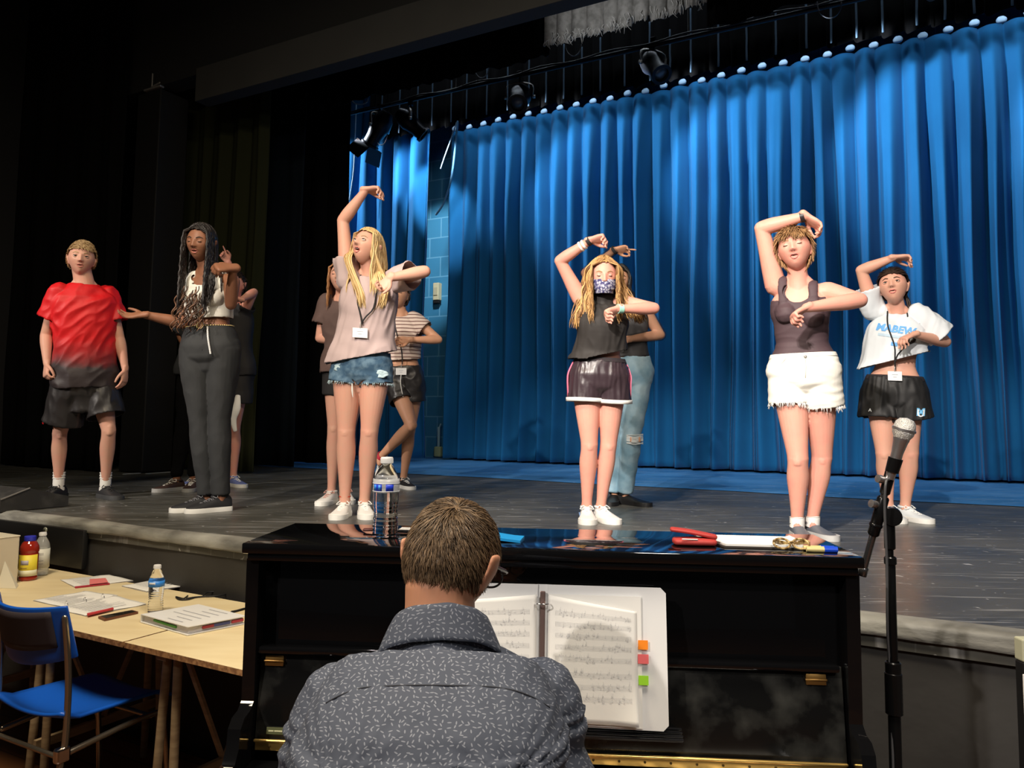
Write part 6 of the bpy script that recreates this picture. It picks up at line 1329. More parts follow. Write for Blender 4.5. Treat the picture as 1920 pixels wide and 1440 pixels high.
def band_label(r, c, rad, z0, z1, a0, a1, m, name, par=None):
    bm = B(); n_ = max(4, int(abs(a1 - a0) / 0.12)); grid(bm, lambda u, v: V(c) + V((math.cos(lerp(a0, a1, u)) * rad, math.sin(lerp(a0, a1, u)) * rad, lerp(z0, z1, v))), n_, 1); o = obj(name, bm, m, par or r, smooth=True); solidify(o, 0.0003, 1); return o
LBL = mat('label_royal', (0.015, 0.05, 0.60), 0.35); LBW = mat('label_white', (0.80, 0.82, 0.85), 0.35); LBC = mat('label_sky', (0.04, 0.25, 0.75), 0.35)
c = PZ(722, 1006, 1.2705); r, s, k = water_bottle(c, 0.200, 0.0335, 'clear plastic water bottle with royal blue label on top of the piano', None, None)
lw_ = band_label(r, c, 0.0333, 0.112, 0.146, -PI, PI, mat('label_clear', (0.8, 0.82, 0.85), 0.3, alpha=0.35), 'label_wrap')
for (z0, z1, a0, a1, m_, nm) in ((0.116, 0.134, -2.55, -1.75, LBL, 'blue_panel'), (0.116, 0.134, -1.45, -0.85, LBL, 'blue_panel'), (0.134, 0.1355, -PI, PI, LBW, 'white_line'), (0.1145, 0.116, -PI, PI, LBW, 'white_line'), (0.119, 0.131, -2.05, -1.85, LBC, 'print_block'), (0.118, 0.132, -2.5, -2.25, LBC, 'print_block')): band_label(r, c, 0.0339 if 'panel' in nm else 0.0342, z0, z1, a0, a1, m_, nm, lw_)
# ---- pencil case, folder, papers, keys, markers on the lid
q = PZ(1302, 1022, 1.2705); r = empty('pencil_case', q, 'open red pencil case with pale zip on top of the piano', 'pencil case'); RDF = mat('red_case', (0.42, 0.04, 0.035), 0.6, bump=(60, 0.2, 0.002))
bm = B(); tube(bm, [q + pxv * -0.045 + Z * 0.009, q + Z * 0.010, q + pxv * 0.045 + Z * 0.009], [(0.028, 0.008), (0.032, 0.009), (0.028, 0.008)], pyv, 20, 3, power=3); obj('case_body', bm, RDF, r, smooth=True)
bm = B(); tube(bm, [q + pxv * -0.052 + Z * 0.035 + pyv * 0.015, q + pxv * -0.01 + Z * 0.031 + pyv * 0.01, q + pxv * 0.05 + Z * 0.020 + pyv * 0.005], [(0.020, 0.005), (0.024, 0.005), (0.020, 0.006)], pyv, 20, 3, power=3); obj('case_flap', bm, RDF, r, smooth=True)
bm = B(); bar(bm, q + V((-0.035, -0.028, 0.018)), q + V((0.0, -0.030, 0.0175)), 0.0016); obj('zip', bm, LAC, r, smooth=True)
q = PZ(955, 1012, 1.2705); bm = B(); prism(bm, [(-0.075, -0.045), (0.030, -0.05), (0.036, 0.03), (0.01, 0.04), (-0.075, 0.05)], lambda a: q + pxv * a[0] + pyv * a[1] + Z * (0.016 + 0.010 * max(0, -a[0] / 0.075)), Z * -0.006)
o = obj('blue_folder', bm, mat('folder_cyan', (0.01, 0.26, 0.62), 0.45), origin=q); tag(o, 'bright blue plastic folder on the piano beside the pianist head', 'folder')
o.location.z -= 0.010
q0 = PZ(1425, 1021, 1.2705); r = empty('paper_stack', q0, 'blank white papers on dark clipboard lying on top of the piano', 'papers')
bm = B(); prism(bm, [(-0.095, -0.060), (0.09, -0.064), (0.085, 0.085), (-0.14, 0.09)], lambda a: q0 + pxv * a[0] + pyv * a[1] + Z * 0.0045, Z * 0.0045); obj('paper_sheets', bm, mat('bright_paper', (0.85, 0.85, 0.83), 0.7), r)
bm = B(); prism(bm, [(-0.100, -0.066), (0.094, -0.069), (0.09, 0.09), (-0.146, 0.094)], lambda a: q0 + pxv * a[0] + pyv * a[1] + Z * 0.0005, Z * 0.004); obj('clipboard', bm, mat('clipboard_dark', (0.05, 0.04, 0.035), 0.5), r)
bm = B(); prism(bm, [(0.03, 0.0), (0.10, -0.01), (0.085, 0.05)], lambda a: q0 + pxv * a[0] + pyv * a[1] + Z * (0.010 + 0.12 * max(0, a[1])), Z * 0.001); obj('lifted_sheet', bm, mat('bright_paper', (0.85, 0.85, 0.83), 0.7), r)
# spectacles with tortoise frame, folded
q = PZ(1484, 1030, 1.272); r = empty('tortoiseshell_glasses', q, 'folded tortoiseshell glasses lying between papers and blue markers', 'glasses'); TOR = mat('tortoise', (0.16, 0.09, 0.03), 0.2, nz=(90, (0.62, 0.45, 0.20), 0.42, 0.6))
for sg in (-1, 1):
    bm = B(); c = q + pxv * (0.022 * sg) + Z * 0.013; tube(bm, [c + pxv * math.cos(a) * 0.019 + Z * math.sin(a) * 0.010 + pyv * math.sin(a) * 0.010 for a in [2 * PI * i / 12 for i in range(13)]], [0.0028], pyv, 8, 2, cap=False); obj('rim', bm, TOR, r, smooth=True)
    bm = B(); tube(bm, [c + pxv * sg * 0.020 + Z * 0.004, c + pyv * 0.02 + Z * 0.0, c - pxv * sg * 0.05 + pyv * 0.03 - Z * 0.012], [(0.005, 0.0015)], Z, 8, 3); obj('temple', bm, TOR, r, smooth=True)
bm = B(); tube(bm, [q - pxv * 0.006 + Z * 0.015, q + Z * 0.018, q + pxv * 0.006 + Z * 0.015], [0.0026], None, 8, 2); obj('bridge', bm, TOR, r, smooth=True)
for k in range(3):
    q = PZ(1537, 1034, 1.2705) + pyv * (0.012 * (k - 1)) + Z * 0.006 + pxv * (0.004 * (k % 2)); r = empty('marker', q, ('lowest blue marker pen nearest the piano edge', 'middle blue marker pen beside the tortoiseshell glasses', 'farthest blue marker pen behind the other two')[k], 'marker', 'blue markers on the piano')
    bm = B(); lathe(bm, [(0, -0.034), (0.005, -0.034), (0.006, -0.02), (0.006, 0.008), (0, 0.008)], q, 14, pxv); obj('marker_body', bm, mat('marker_gold', (0.6, 0.5, 0.22), 0.4), r, auto=40)
    bm = B(); lathe(bm, [(0, 0.006), (0.0066, 0.006), (0.0062, 0.036), (0, 0.037)], q, 14, pxv); obj('marker_cap', bm, mat('marker_blue', (0.01, 0.06, 0.55), 0.3), r, auto=40)
q = PZ(775, 998, 1.2705); r = empty('black_pen', q, 'flat black phone with white edge on the piano right of the bottle', 'phone'); r.name = 'mobile_phone'
bm = B(); box(bm, q + Z * 0.005, (0.08, 0.045, 0.007), PROT, 0.003); obj('phone_body', bm, BKC, r, auto=40)
bm = B(); box(bm, q + Z * 0.0092, (0.07, 0.040, 0.0012), PROT, 0.0004); obj('phone_edge', bm, mat('phone_white', (0.7, 0.7, 0.7), 0.2), r)
q = PZ(692, 997, 1.2705); bm = B(); tube(bm, [q + pxv * -0.012 + Z * 0.005, q + pxv * 0.012 + Z * 0.006], [(0.012, 0.004)], pyv, 12, 2); tag(obj('dark_eraser', bm, mat('maroon_rubber', (0.07, 0.015, 0.015), 0.5), smooth=True, origin=q), 'small dark maroon lump on the piano left of the bottle', 'eraser')
# ================================================================== MICROPHONE STAND
MB = mat('stand_black', (0.015, 0.015, 0.016), 0.22, 0.6); SIL = mat('mic_silver', (0.62, 0.60, 0.62), 0.28, 0.9)
hd = P(1667, 968, 1.90); base = V((hd.x, hd.y, 0)); r = empty('microphone_stand', base, 'black boom microphone stand standing at the right end of the piano', 'microphone stand')
zc = P(1668, 1245, 1.90).z; z2 = P(1662, 1050, 1.90).z
bm = B(); bar(bm, base + Z * 0.06, base + Z * zc, 0.0145, 20); obj('lower_tube', bm, MB, r, smooth=True)
bm = B(); bar(bm, base + Z * zc, base + Z * z2, 0.0115, 20); obj('middle_tube', bm, MB, r, smooth=True)
bm = B(); bar(bm, base + Z * z2, hd, 0.008, 16); obj('upper_tube', bm, MB, r, smooth=True)
for z, rr, h_ in ((zc, 0.018, 0.03), (zc - 0.06, 0.020, 0.10), (z2, 0.0145, 0.02), (hd.z - 0.05, 0.013, 0.06)):
    bm = B(); lathe(bm, [(rr * 0.8, -h_ / 2), (rr, -h_ / 2 + 0.003), (rr, h_ / 2 - 0.003), (rr * 0.8, h_ / 2)], V((hd.x, hd.y, z)), 20); obj('clutch', bm, MB, r, auto=40)
bm = B(); lathe(bm, [(0, -0.02), (0.022, -0.018), (0.024, 0.0), (0.022, 0.018), (0, 0.02)], hd + V((0.006, 0.0, 0.0)), 20, V((0.3, 1, 0))); obj('boom_joint', bm, MB, r, auto=40)
bt = P(1618, 1072, 1.92); tp = P(1676, 862, 1.89); bd = (tp - bt).normalized()
bm = B(); bar(bm, bt, tp, 0.0085, 16); boom = obj('boom_arm', bm, mat('boom_metal', (0.20, 0.20, 0.21), 0.2, 0.9), r, smooth=True)
bm = B(); lathe(bm, [(0, -0.012), (0.011, -0.010), (0.011, 0.01), (0.009, 0.012)], bt, 14, bd); obj('boom_end', bm, mat('boom_metal', (0.20, 0.20, 0.21), 0.2, 0.9), boom, smooth=True)
for t, rr, h_ in ((0.50, 0.014, 0.10), (0.42, 0.016, 0.012), (0.80, 0.0125, 0.06)):
    bm = B(); lathe(bm, [(rr * 0.8, -h_ / 2), (rr, -h_ / 2 + 0.004), (rr, h_ / 2 - 0.004), (rr * 0.8, h_ / 2)], lerp(bt, tp, t), 18, bd); obj('boom_sleeve', bm, MB, boom, auto=40)
for t in (0.60, 0.82): bm = B(); lathe(bm, [(0, 0), (0.008, 0.0), (0.010, 0.012), (0.010, 0.022), (0, 0.024)], lerp(bt, tp, t) + V((-0.008, 0, 0)), 12, V((-1, -0.3, 0.2))); obj('thumb_knob', bm, SIL, boom, auto=40)
mb = P(1672, 885, 1.885); mt = P(1699, 792, 1.875); md = (mt - mb).normalized()
bm = B(); lathe(bm, [(0.013, 0), (0.0155, 0.0), (0.017, 0.035), (0.0145, 0.035), (0.013, 0)], mb + md * 0.0, 20, md); bar(bm, tp - bd * 0.02, mb + md * 0.01, 0.007); obj('mic_clip', bm, MB, r, auto=40)
r2 = empty('microphone', mb, 'silver handheld microphone with ball grille clipped on the boom stand', 'microphone')
bm = B(); lathe(bm, [(0, -0.02), (0.010, -0.018), (0.0118, 0.0), (0.0135, 0.05), (0.0165, 0.075), (0.0185, 0.082), (0.0185, 0.088), (0, 0.088)], mb, 28, md); obj('mic_handle', bm, SIL, r2, auto=40)
bm = B(); lathe(bm, [(0.0185, 0.086), (0.024, 0.096), (0.0255, 0.106), (0.0255, 0.110), (0.023, 0.124), (0.016, 0.133), (0, 0.137)], mb, 28, md); obj('mic_grille', bm, mat('grille', (0.8, 0.79, 0.77), 0.4, 0.8, bump=(400, 1.0, 0.004)), r2, smooth=True)
bm = B(); lathe(bm, [(0.0257, 0.104), (0.0272, 0.105), (0.0272, 0.110), (0.0257, 0.111)], mb, 28, md); obj('grille_ring', bm, SIL, r2, auto=40)
bm = B(); lathe(bm, [(0, 0.0), (0.105, 0.0), (0.108, 0.008), (0.10, 0.018), (0.03, 0.03), (0.016, 0.06), (0, 0.062)], base, 36); obj('round_base', bm, MB, r, auto=40)
bm = B(); pts = [mb - md * 0.02, P(1661, 905, 1.86), P(1659, 960, 1.86), P(1663, 1060, 1.865), P(1664, 1180, 1.865), P(1670, 1300, 1.865), V((hd.x - 0.02, hd.y - 0.03, 0.5)), V((hd.x - 0.03, hd.y - 0.05, 0.1)), V((hd.x + 0.05, hd.y - 0.15, 0.01)), V((hd.x + 0.15, hd.y - 0.6, 0.008))]; tube(bm, pts, [0.0032], None, 8, 5); o = obj('microphone_cable', bm, mat('cable_rubber', (0.08, 0.08, 0.085), 0.35), smooth=True, origin=pts[0]); tag(o, 'thin microphone cable running down the front of the stand', 'cable')
# dark case with pale corner at the right edge
q = P(1926, 1300, 1.95); r = empty('equipment_stand', V((q.x, q.y, 0)), 'black upright post with pale top at the right edge of the picture', 'post'); zt = P(1926, 1198, 1.95).z; zm = P(1926, 1240, 1.95).z
bm = B(); box(bm, V((q.x, q.y, zm / 2)), (0.035, 0.035, zm), None, 0.004); obj('post', bm, BKC, r)
bm = B(); box(bm, V((q.x, q.y, (zm + zt) / 2)), (0.036, 0.036, zt - zm), None, 0.004); obj('post_top', bm, mat('pale_khaki', (0.42, 0.42, 0.30), 0.7), r)
bm = B(); bar(bm, V((q.x - 0.019, q.y - 0.018, 0.72)), V((q.x - 0.019, q.y - 0.018, zm - 0.03)), 0.0022); obj('trim_wire', bm, LAC, r)
bm = B(); box(bm, V((q.x, q.y, 0.01)), (0.25, 0.25, 0.02), None, 0.004); obj('base_plate', bm, BKC, r)
# ================================================================== TABLES, CHAIR, THINGS AT LEFT
WD = mat('particle_board', (0.76, 0.64, 0.40), 0.55, nz=(3.5, (0.68, 0.55, 0.32), 0.35, 0.7), noz=(1, 4, 1)); OSB = mat('board_edge', (0.42, 0.22, 0.09), 0.8, nz=(60, (0.22, 0.10, 0.04), 0.4, 0.6)); LWD = mat('trestle_wood', (0.36, 0.26, 0.15), 0.7, nz=(9, (0.24, 0.16, 0.09), 0.35, 0.7), noz=(1, 1, 6))
def table(s0, s1, label, trs):
    c = SN((s0 + s1) / 2, 2.17, 0); r = empty('trestle_table', c, label, 'table', 'particle board tables in front of the stage')
    bm = B(); box(bm, SN((s0 + s1) / 2, 2.175, 0.739), (s1 - s0, 0.65, 0.020), STROT); bm.normal_update(); o = obj('table_top', bm, [WD, OSB], r)
    for f in o.data.polygons: f.material_index = 0 if f.normal.z > 0.5 else 1
    for s in trs:
        for n_ in (1.93, 2.42):
            for ds in (-0.055, 0.055):
                bm = B(); bar(bm, SN(s + ds * 0.5, n_, 0.715), SN(s + ds, n_ + (-0.02 if n_ < 2 else 0.02), 0), 0.016, 10); obj('leg', bm, LWD, r, smooth=True)
        bm = B(); beam(bm, SN(s, 1.88, 0.715), SN(s, 2.48, 0.715), 0.05, 0.025); obj('top_rail', bm, LWD, r)
        bm = B(); beam(bm, SN(s, 1.90, 0.25), SN(s, 2.45, 0.25), 0.02, 0.035); obj('cross_rail', bm, LWD, r)
        for (na, nb) in ((1.98, 2.17), (2.40, 2.19)): bm = B(); beam(bm, SN(s, na, 0.71), SN(s, nb, 0.27), 0.022, 0.012); obj('brace', bm, LWD, r)
    return r
table(-2.605, -1.78, 'bare particle board trestle table touching the piano, white binder on it', (-2.44, -1.95))
table(-4.3, -2.615, 'bare particle board trestle table at far left with juice bottle on it', (-3.2, -4.1))
TT = 0.7495
def flatpoly(name, pts, z, th, m, label, cat, parent=None):
    bm = B(); w_ = [PZ(x, y, z) for x, y in pts]; prism(bm, list(range(len(w_))), lambda i: w_[i], Z * th); o = obj(name, bm, m, parent, origin=w_[0] if parent is None else None)
    return tag(o, label, cat) if label else o
PRN = mat('print_faint', (0.42, 0.42, 0.45), 0.8)
def printlines(par, a, b_, c, n_, m=PRN, z=0.001, u0=0.15, u1=0.8, seed=0):
    """rows of faint print between corner a, along a->b, stepping a->c"""
    rnd = random.Random(seed); bm = B()
    for k in range(n_):
        v = 0.12 + 0.76 * k / max(1, n_ - 1); e = u1 - rnd.random() * 0.3; q = a + (c - a) * v + Z * z
        i0 = q + (b_ - a) * u0; i1 = q + (b_ - a) * e; w_ = (c - a) * 0.012
        bm.faces.new([bm.verts.new(x) for x in (i0 - w_, i1 - w_, i1 + w_, i0 + w_)])
    return obj('print_lines', bm, m, par)
# closed white binder on right table
pts = [(264, 1152), (375, 1134), (452, 1150), (452, 1158), (362, 1180)]
ws = [PZ(x, y, TT + 0.03) for x, y in ((264, 1153), (372, 1134), (462, 1156), (352, 1177))]
r = empty('white_binder', V((ws[0].x, ws[0].y, TT)), 'closed white binder with printed cover at the right end of the table', 'binder')
bm = B(); prism(bm, [0, 1, 2, 3], lambda i: ws[i], Z * 0.003); cv = obj('top_cover', bm, BW, r)
wc = (ws[0] + ws[2]) / 2
bm = B(); prism(bm, [0, 1, 2, 3], lambda i: V((ws[i].x, ws[i].y, TT + 0.001)), Z * 0.003); obj('bottom_cover', bm, BW, r)
bm = B(); prism(bm, [0, 1, 2, 3], lambda i: V((*(wc + (ws[i] - wc) * 0.93).xy, TT + 0.005)), Z * 0.020); obj('paper_block', bm, mat('page_grey', (0.55, 0.53, 0.55), 0.8), r)
bm = B(); beam(bm, V((*ws[0].xy, TT + 0.017)), V((*lerp(ws[0], ws[1], 1).xy, TT + 0.017)), 0.004, 0.03); obj('spine', bm, BW, r)
e0, e1 = wc + (ws[3] - wc) * 0.94, wc + (ws[2] - wc) * 0.94
for (a, b2, cc, nm) in ((0.25, 0.45, (0.30, 0.03, 0.04), 'red_divider'), (0.45, 0.75, (0.06, 0.07, 0.20), 'blue_divider'), (0.78, 1.0, (0.40, 0.04, 0.06), 'crimson_divider')):
    bm = B(); beam(bm, V((*lerp(e0, e1, a).xy, TT + 0.018)), V((*lerp(e0, e1, b2).xy, TT + 0.018)), 0.008, 0.010); obj(nm, bm, mat(nm, cc, 0.6), r)
e0, e1 = wc + (ws[0] - wc) * 0.95, wc + (ws[3] - wc) * 0.95
bm = B(); beam(bm, V((*lerp(e0, e1, .25).xy, TT + 0.022)), V((*lerp(e0, e1, .75).xy, TT + 0.018)), 0.006, 0.008); obj('green_divider', bm, mat('green_divider', (0.05, 0.22, 0.03), 0.6), r)
printlines(cv, ws[3] + Z * 0.003, ws[0] + Z * 0.003, ws[2] + Z * 0.003, 6, u0=0.25, u1=0.85, seed=2)
# papers and open binder
def paper(pts, label, name='paper_sheets', th=0.004, n_=7, m=None, seed=1, z=0.0):
    w_ = [PZ(x, y, TT + z) for x, y in pts]; r = empty(name, w_[0], label, 'papers'); bm = B()
    def f(u, v): q = lerp(lerp(w_[0], w_[1], u), lerp(w_[3], w_[2], u), v); return q + Z * (th + 0.003 * nz(u * 3 + seed, v * 3) + 0.012 * max(0, u - 0.85) * seed / 3)
    grid(bm, f, 14, 14); o = obj('top_sheet', bm, m or PG, r, smooth=True); solidify(o, 0.0006)
    bm = B(); prism(bm, [0, 1, 2, 3], lambda i: w_[i] + Z * 0.0005, Z * max(0.001, th - 0.0035)); obj('lower_sheets', bm, mat('page_grey', (0.55, 0.53, 0.55), 0.8), r)
    printlines(o, w_[0] + Z * (th + 0.003), w_[1] + Z * (th + 0.003), w_[3] + Z * (th + 0.003), n_, seed=seed); return r, w_
r1, w_ = paper([(113, 1088), (205, 1079), (250, 1090), (140, 1102)], 'white papers with a pink note on the table behind the open binder', seed=1)
flatpoly('pink_note', [(168, 1086), (198, 1084), (203, 1092), (168, 1096)], TT + 0.009, 0.001, mat('pink_note', (0.75, 0.20, 0.20), 0.7), None, None, r1)
flatpoly('red_pen_edge', [(140, 1101), (205, 1094), (206, 1096), (141, 1103)], TT + 0.001, 0.004, mat('red_edge', (0.4, 0.03, 0.05), 0.6), None, None, r1)
paper([(228, 1100), (330, 1083), (380, 1094), (275, 1111)], 'rumpled white papers behind the water bottle on the table', seed=4, th=0.006)
r1, w_ = paper([(62, 1127), (158, 1110), (222, 1118), (120, 1140)], 'far page of the open ring binder lying on the table', name='binder_page', seed=2, n_=9)
r2, w2 = paper([(100, 1142), (214, 1119), (275, 1134), (160, 1156)], 'near page of the open ring binder lying on the table', name='binder_page', seed=3, n_=9)
for t in (0.2, 0.5, 0.8):
    q = lerp(w2[0], w2[1], t) + Z * 0.004; bm = B(); d = (w2[1] - w2[0]).normalized(); s_ = Z.cross(d); tube(bm, [q - s_ * 0.012, q - s_ * 0.008 + Z * 0.014, q + Z * 0.018, q + s_ * 0.008 + Z * 0.014, q + s_ * 0.012], [0.0015], None, 6, 3); obj('binder_ring', bm, SLV, r2, smooth=True)
flatpoly('red_pencil', [(163, 1152), (212, 1141), (213, 1143), (164, 1155)], TT + 0.008, 0.005, mat('red_pencil', (0.5, 0.04, 0.05), 0.5), 'red pencil on the near edge of the open binder page', 'pencil')
q = [PZ(x, y, TT) for x, y in ((184, 1160), (248, 1148), (259, 1151), (196, 1165))]; r = empty('smartphone', q[0], 'dark smartphone in brown case lying at the table front edge', 'phone')
bm = B(); prism(bm, [0, 1, 2, 3], lambda i: q[i] + Z * 0.0005, Z * 0.009); obj('phone_case', bm, mat('brown_case', (0.16, 0.06, 0.03), 0.5), r)
qc = (q[0] + q[2]) / 2; bm = B(); prism(bm, [0, 1, 2, 3], lambda i: qc + (q[i] - qc) * 0.9 + Z * 0.0095, Z * 0.0008); obj('phone_screen', bm, GLS, r)
bm = B(); pts = [PZ(x, y, TT + 0.004) for x, y in ((352, 1117), (345, 1122), (338, 1121), (330, 1119), (336, 1124), (352, 1124), (366, 1120), (380, 1118), (388, 1111), (410, 1109), (426, 1109), (420, 1115), (400, 1118), (372, 1119), (350, 1122))]; tube(bm, pts, [0.0032], None, 8, 4); tag(obj('black_cable', bm, mat('cable_black', (0.012, 0.012, 0.014), 0.5), smooth=True, origin=pts[0]), 'thin black cable looped on the right table near the stage', 'cable')
bm = B(); pts = [PZ(x, y, TT + 0.004) for x, y in ((434, 1147), (444, 1145), (458, 1141))]; tube(bm, pts, [0.004], None, 8, 3); tag(obj('black_pen', bm, mat('cable_black', (0.012, 0.012, 0.014), 0.5), smooth=True, origin=pts[0]), 'black pen on the table next to the piano side', 'pen')
# bottles
c = PZ(291, 1148, TT); r, s, k = water_bottle(c, 0.195, 0.031, 'half full clear water bottle with light blue label in the table middle', None, None)
band_label(r, c, 0.0318, 0.108, 0.132, -PI, PI, LBC, 'label_wrap'); band_label(r, c, 0.0322, 0.119, 0.127, -2.2, -1.3, LBW, 'label_print')
c = PZ(76, 1078, TT); r, s, k = water_bottle(c, 0.215, 0.036, 'clear water bottle with white label standing behind the juice bottle', None, None, liquid=mat('clear_white', (0.85, 0.87, 0.85), 0.1, trans=0.7, ior=1.3))
band_label(r, c, 0.0366, 0.04, 0.135, -PI, PI, mat('label_cream', (0.62, 0.62, 0.55), 0.5), 'label_wrap')
for z in (0.105, 0.112, 0.075, 0.06): band_label(r, c, 0.0370, z, z + 0.002, -1.6, -0.8, mat('label_ink_dark', (0.1, 0.1, 0.1), 0.5), 'label_print')
c = PZ(52, 1087, TT); r = empty('juice_bottle', c, 'red juice bottle with blue cap and yellow label on the left table', 'bottle')
JU = mat('juice_red', (0.30, 0.020, 0.010), 0.12, coat=0.6)
bm = B(); lathe(bm, [(0, 0.0), (0.036, 0.0), (0.041, 0.006), (0.041, 0.016), (0.038, 0.020), (0.040, 0.024), (0.041, 0.04), (0.042, 0.12), (0.042, 0.128), (0.039, 0.133), (0.043, 0.139), (0.043, 0.150), (0.041, 0.165), (0.033, 0.182), (0.025, 0.190), (0.023, 0.194), (0, 0.194)], c, 40); obj('bottle_body', bm, JU, r, smooth=True)
bm = B(); lathe(bm, [(0.0255, 0.191), (0.0265, 0.193), (0.0262, 0.212), (0.024, 0.214), (0, 0.214)], c, 32); obj('cap', bm, mat('cap_blue', (0.03, 0.04, 0.50), 0.35), r, auto=40)
yl = band_label(r, c, 0.0428, 0.024, 0.126, -PI, 0.0, mat('label_yellow', (0.80, 0.66, 0.05), 0.5), 'yellow_label')
band_label(r, c, 0.0432, 0.024, 0.052, -PI, 0.0, mat('label_pale_yellow', (0.72, 0.70, 0.50), 0.5), 'pale_band', yl); band_label(r, c, 0.0434, 0.078, 0.100, -1.95, -1.05, mat('label_lilac', (0.45, 0.42, 0.50), 0.5), 'print_block', yl)
band_label(r, c, 0.0434, 0.106, 0.118, -2.55, -2.3, mat('label_ink_dark', (0.1, 0.1, 0.1), 0.5), 'print_badge', yl); band_label(r, c, 0.0434, 0.060, 0.066, -1.9, -1.2, mat('label_ochre', (0.40, 0.28, 0.05), 0.5), 'print_swirl', yl)
# pale box and paper cone
q = PZ(-8, 1098, TT); r = empty('cardboard_box', q, 'tall pale cream box at the far left edge of the table', 'box'); zt = 0.225
bm = B(); box(bm, q + V((-0.045, 0.06, zt / 2)), (0.20, 0.10, zt), STROT, 0.004); obj('box_body', bm, mat('cream_card', (0.62, 0.55, 0.42), 0.6), r)
bm = B(); box(bm, q + V((-0.045, 0.06, zt + 0.002)), (0.204, 0.104, 0.006), STROT, 0.002); obj('box_lid', bm, mat('cream_card_light', (0.70, 0.64, 0.50), 0.6), r)
q = PZ(14, 1102, TT); bm = B(); a0 = q + V((-0.045, -0.01, 0.0005)); pts = [a0, q + V((0.055, -0.02, 0.0005)), q + V((0.02, 0.05, 0.0005))]; ap = q + V((-0.02, 0.0, 0.125)); vs = [bm.verts.new(x) for x in pts] + [bm.verts.new(ap)]
bm.faces.new(vs[:3]); [bm.faces.new((vs[i], vs[(i + 1) % 3], vs[3])) for i in range(3)]; tag(obj('folded_paper', bm, mat('cream_paper', (0.78, 0.74, 0.62), 0.7), origin=q), 'folded white paper standing like a tent before the cream box', 'paper')
# chair
Lp = V((-2.00, 3.05, 0)); cs = Lp.dot(E) + 0.34; cn = Lp.dot(N) - 0.02; r = empty('stacking_chair', SN(cs, cn + 0.22, 0), 'blue plastic stacking chair with metal legs pushed to the table', 'chair')
BP_ = mat('chair_blue', (0.008, 0.10, 0.55), 0.35); CHM = mat('chair_metal', (0.42, 0.36, 0.28), 0.25, 0.9)
def CP(x, y, z): return SN(cs + x, cn + y, z)
bm = B()
def bk(u, v):
    x = (u - 0.5) * 0.43; z = 0.722 + 0.172 * v; cur = 0.075 * (2 * u - 1) ** 2; lo = 0.03 * (1 - v) * (1 - (2 * u - 1) ** 2)
    return CP(x, -0.04 - cur * -1 - 0.055 + 0.05 - 0.05 * v, z - lo * 1.2 + 0.012 * (2 * u - 1) ** 2 * v)
grid(bm, bk, 24, 10); bmesh.ops.recalc_face_normals(bm, faces=bm.faces); o = obj('backrest', bm, BP_, r, smooth=True); solidify(o, 0.012, 0); mm_ = o.modifiers.new('b', 'BEVEL'); mm_.width = 0.004; mm_.segments = 2
bm = B(); grid(bm, lambda u, v: bk(0.10 + 0.80 * u, 0.26 + 0.66 * v) - N * 0.010, 16, 6); pd = obj('back_sheet', bm, mat('sheet_dark', (0.035, 0.026, 0.032), 0.7), r, smooth=True); solidify(pd, 0.006, 0)  # dark sheet over the middle of the backrest's rear
bm = B()
def stf(u, v):
    x = (u - 0.5) * 0.43; y = -0.02 + 0.46 * v; return CP(x * (1 - 0.06 * v), y, 0.485 + 0.03 * (2 * u - 1) ** 2 * (1 - v * 0.5) + 0.028 * max(0, 0.15 - v) / 0.15 - 0.03 * max(0, v - 0.85) / 0.15)
grid(bm, stf, 20, 20); o = obj('seat', bm, BP_, r, smooth=True); solidify(o, 0.012, 0)
for sg in (-1, 1):
    bm = B(); tube(bm, [CP(sg * 0.205, -0.02, 0.865), CP(sg * 0.212, 0.0, 0.66), CP(sg * 0.215, 0.0, 0.45), CP(sg * 0.215, -0.015, 0.36), CP(sg * 0.222, -0.06, 0.01)], [0.011], None, 12, 4); obj('leg', bm, CHM, r, smooth=True)
    bm = B(); tube(bm, [CP(sg * 0.205, 0.02, 0.40), CP(sg * 0.205, 0.36, 0.425), CP(sg * 0.21, 0.40, 0.36), CP(sg * 0.215, 0.43, 0.01)], [0.011], None, 12, 4); obj('leg', bm, CHM, r, smooth=True)
    bm = B(); box(bm, CP(sg * 0.215, -0.01, 0.405), (0.03, 0.05, 0.05), STROT, 0.008); obj('bracket', bm, SLV, r)
bm = B(); bar(bm, CP(-0.215, 0.0, 0.385), CP(0.215, 0.0, 0.385), 0.009); obj('stretcher', bm, CHM, r, smooth=True); bm = B(); bar(bm, CP(-0.205, 0.34, 0.42), CP(0.205, 0.34, 0.42), 0.009); obj('stretcher', bm, CHM, r, smooth=True)
# floor monitor on the stage corner and black case below it
mp_ = PN(30, 960, 2.62); s_ = mp_.dot(E); r = empty('floor_monitor', SN(s_, 2.72, STG), 'black wedge floor monitor on the stage edge at far left', 'speaker'); SPK = mat('speaker_black', (0.030, 0.029, 0.028), 0.5, nz=(12, (0.055, 0.053, 0.05), 0.5, 0.7))
bm = B(); prism(bm, [(0, 0), (0.40, 0), (0.40, 0.06), (0.16, 0.125), (0.0, 0.07)], lambda a: SN(s_ - 0.42, 2.53 + a[0], STG + 0.004 + a[1]), E * 0.42); obj('cabinet', bm, SPK, r, auto=30)
bm = B(); beam(bm, SN(s_ + 0.002, 2.53, STG + 0.076), SN(s_ + 0.002, 2.69, STG + 0.131), 0.008, 0.006); obj('metal_edge', bm, GM, r)
cp = PN(84, 1010, 2.45); s2 = cp.dot(E); r = empty('connection_box', SN(s2 - 0.1, 2.53, 0.86), 'black connection box with round jack on the stage front at far left', 'box')
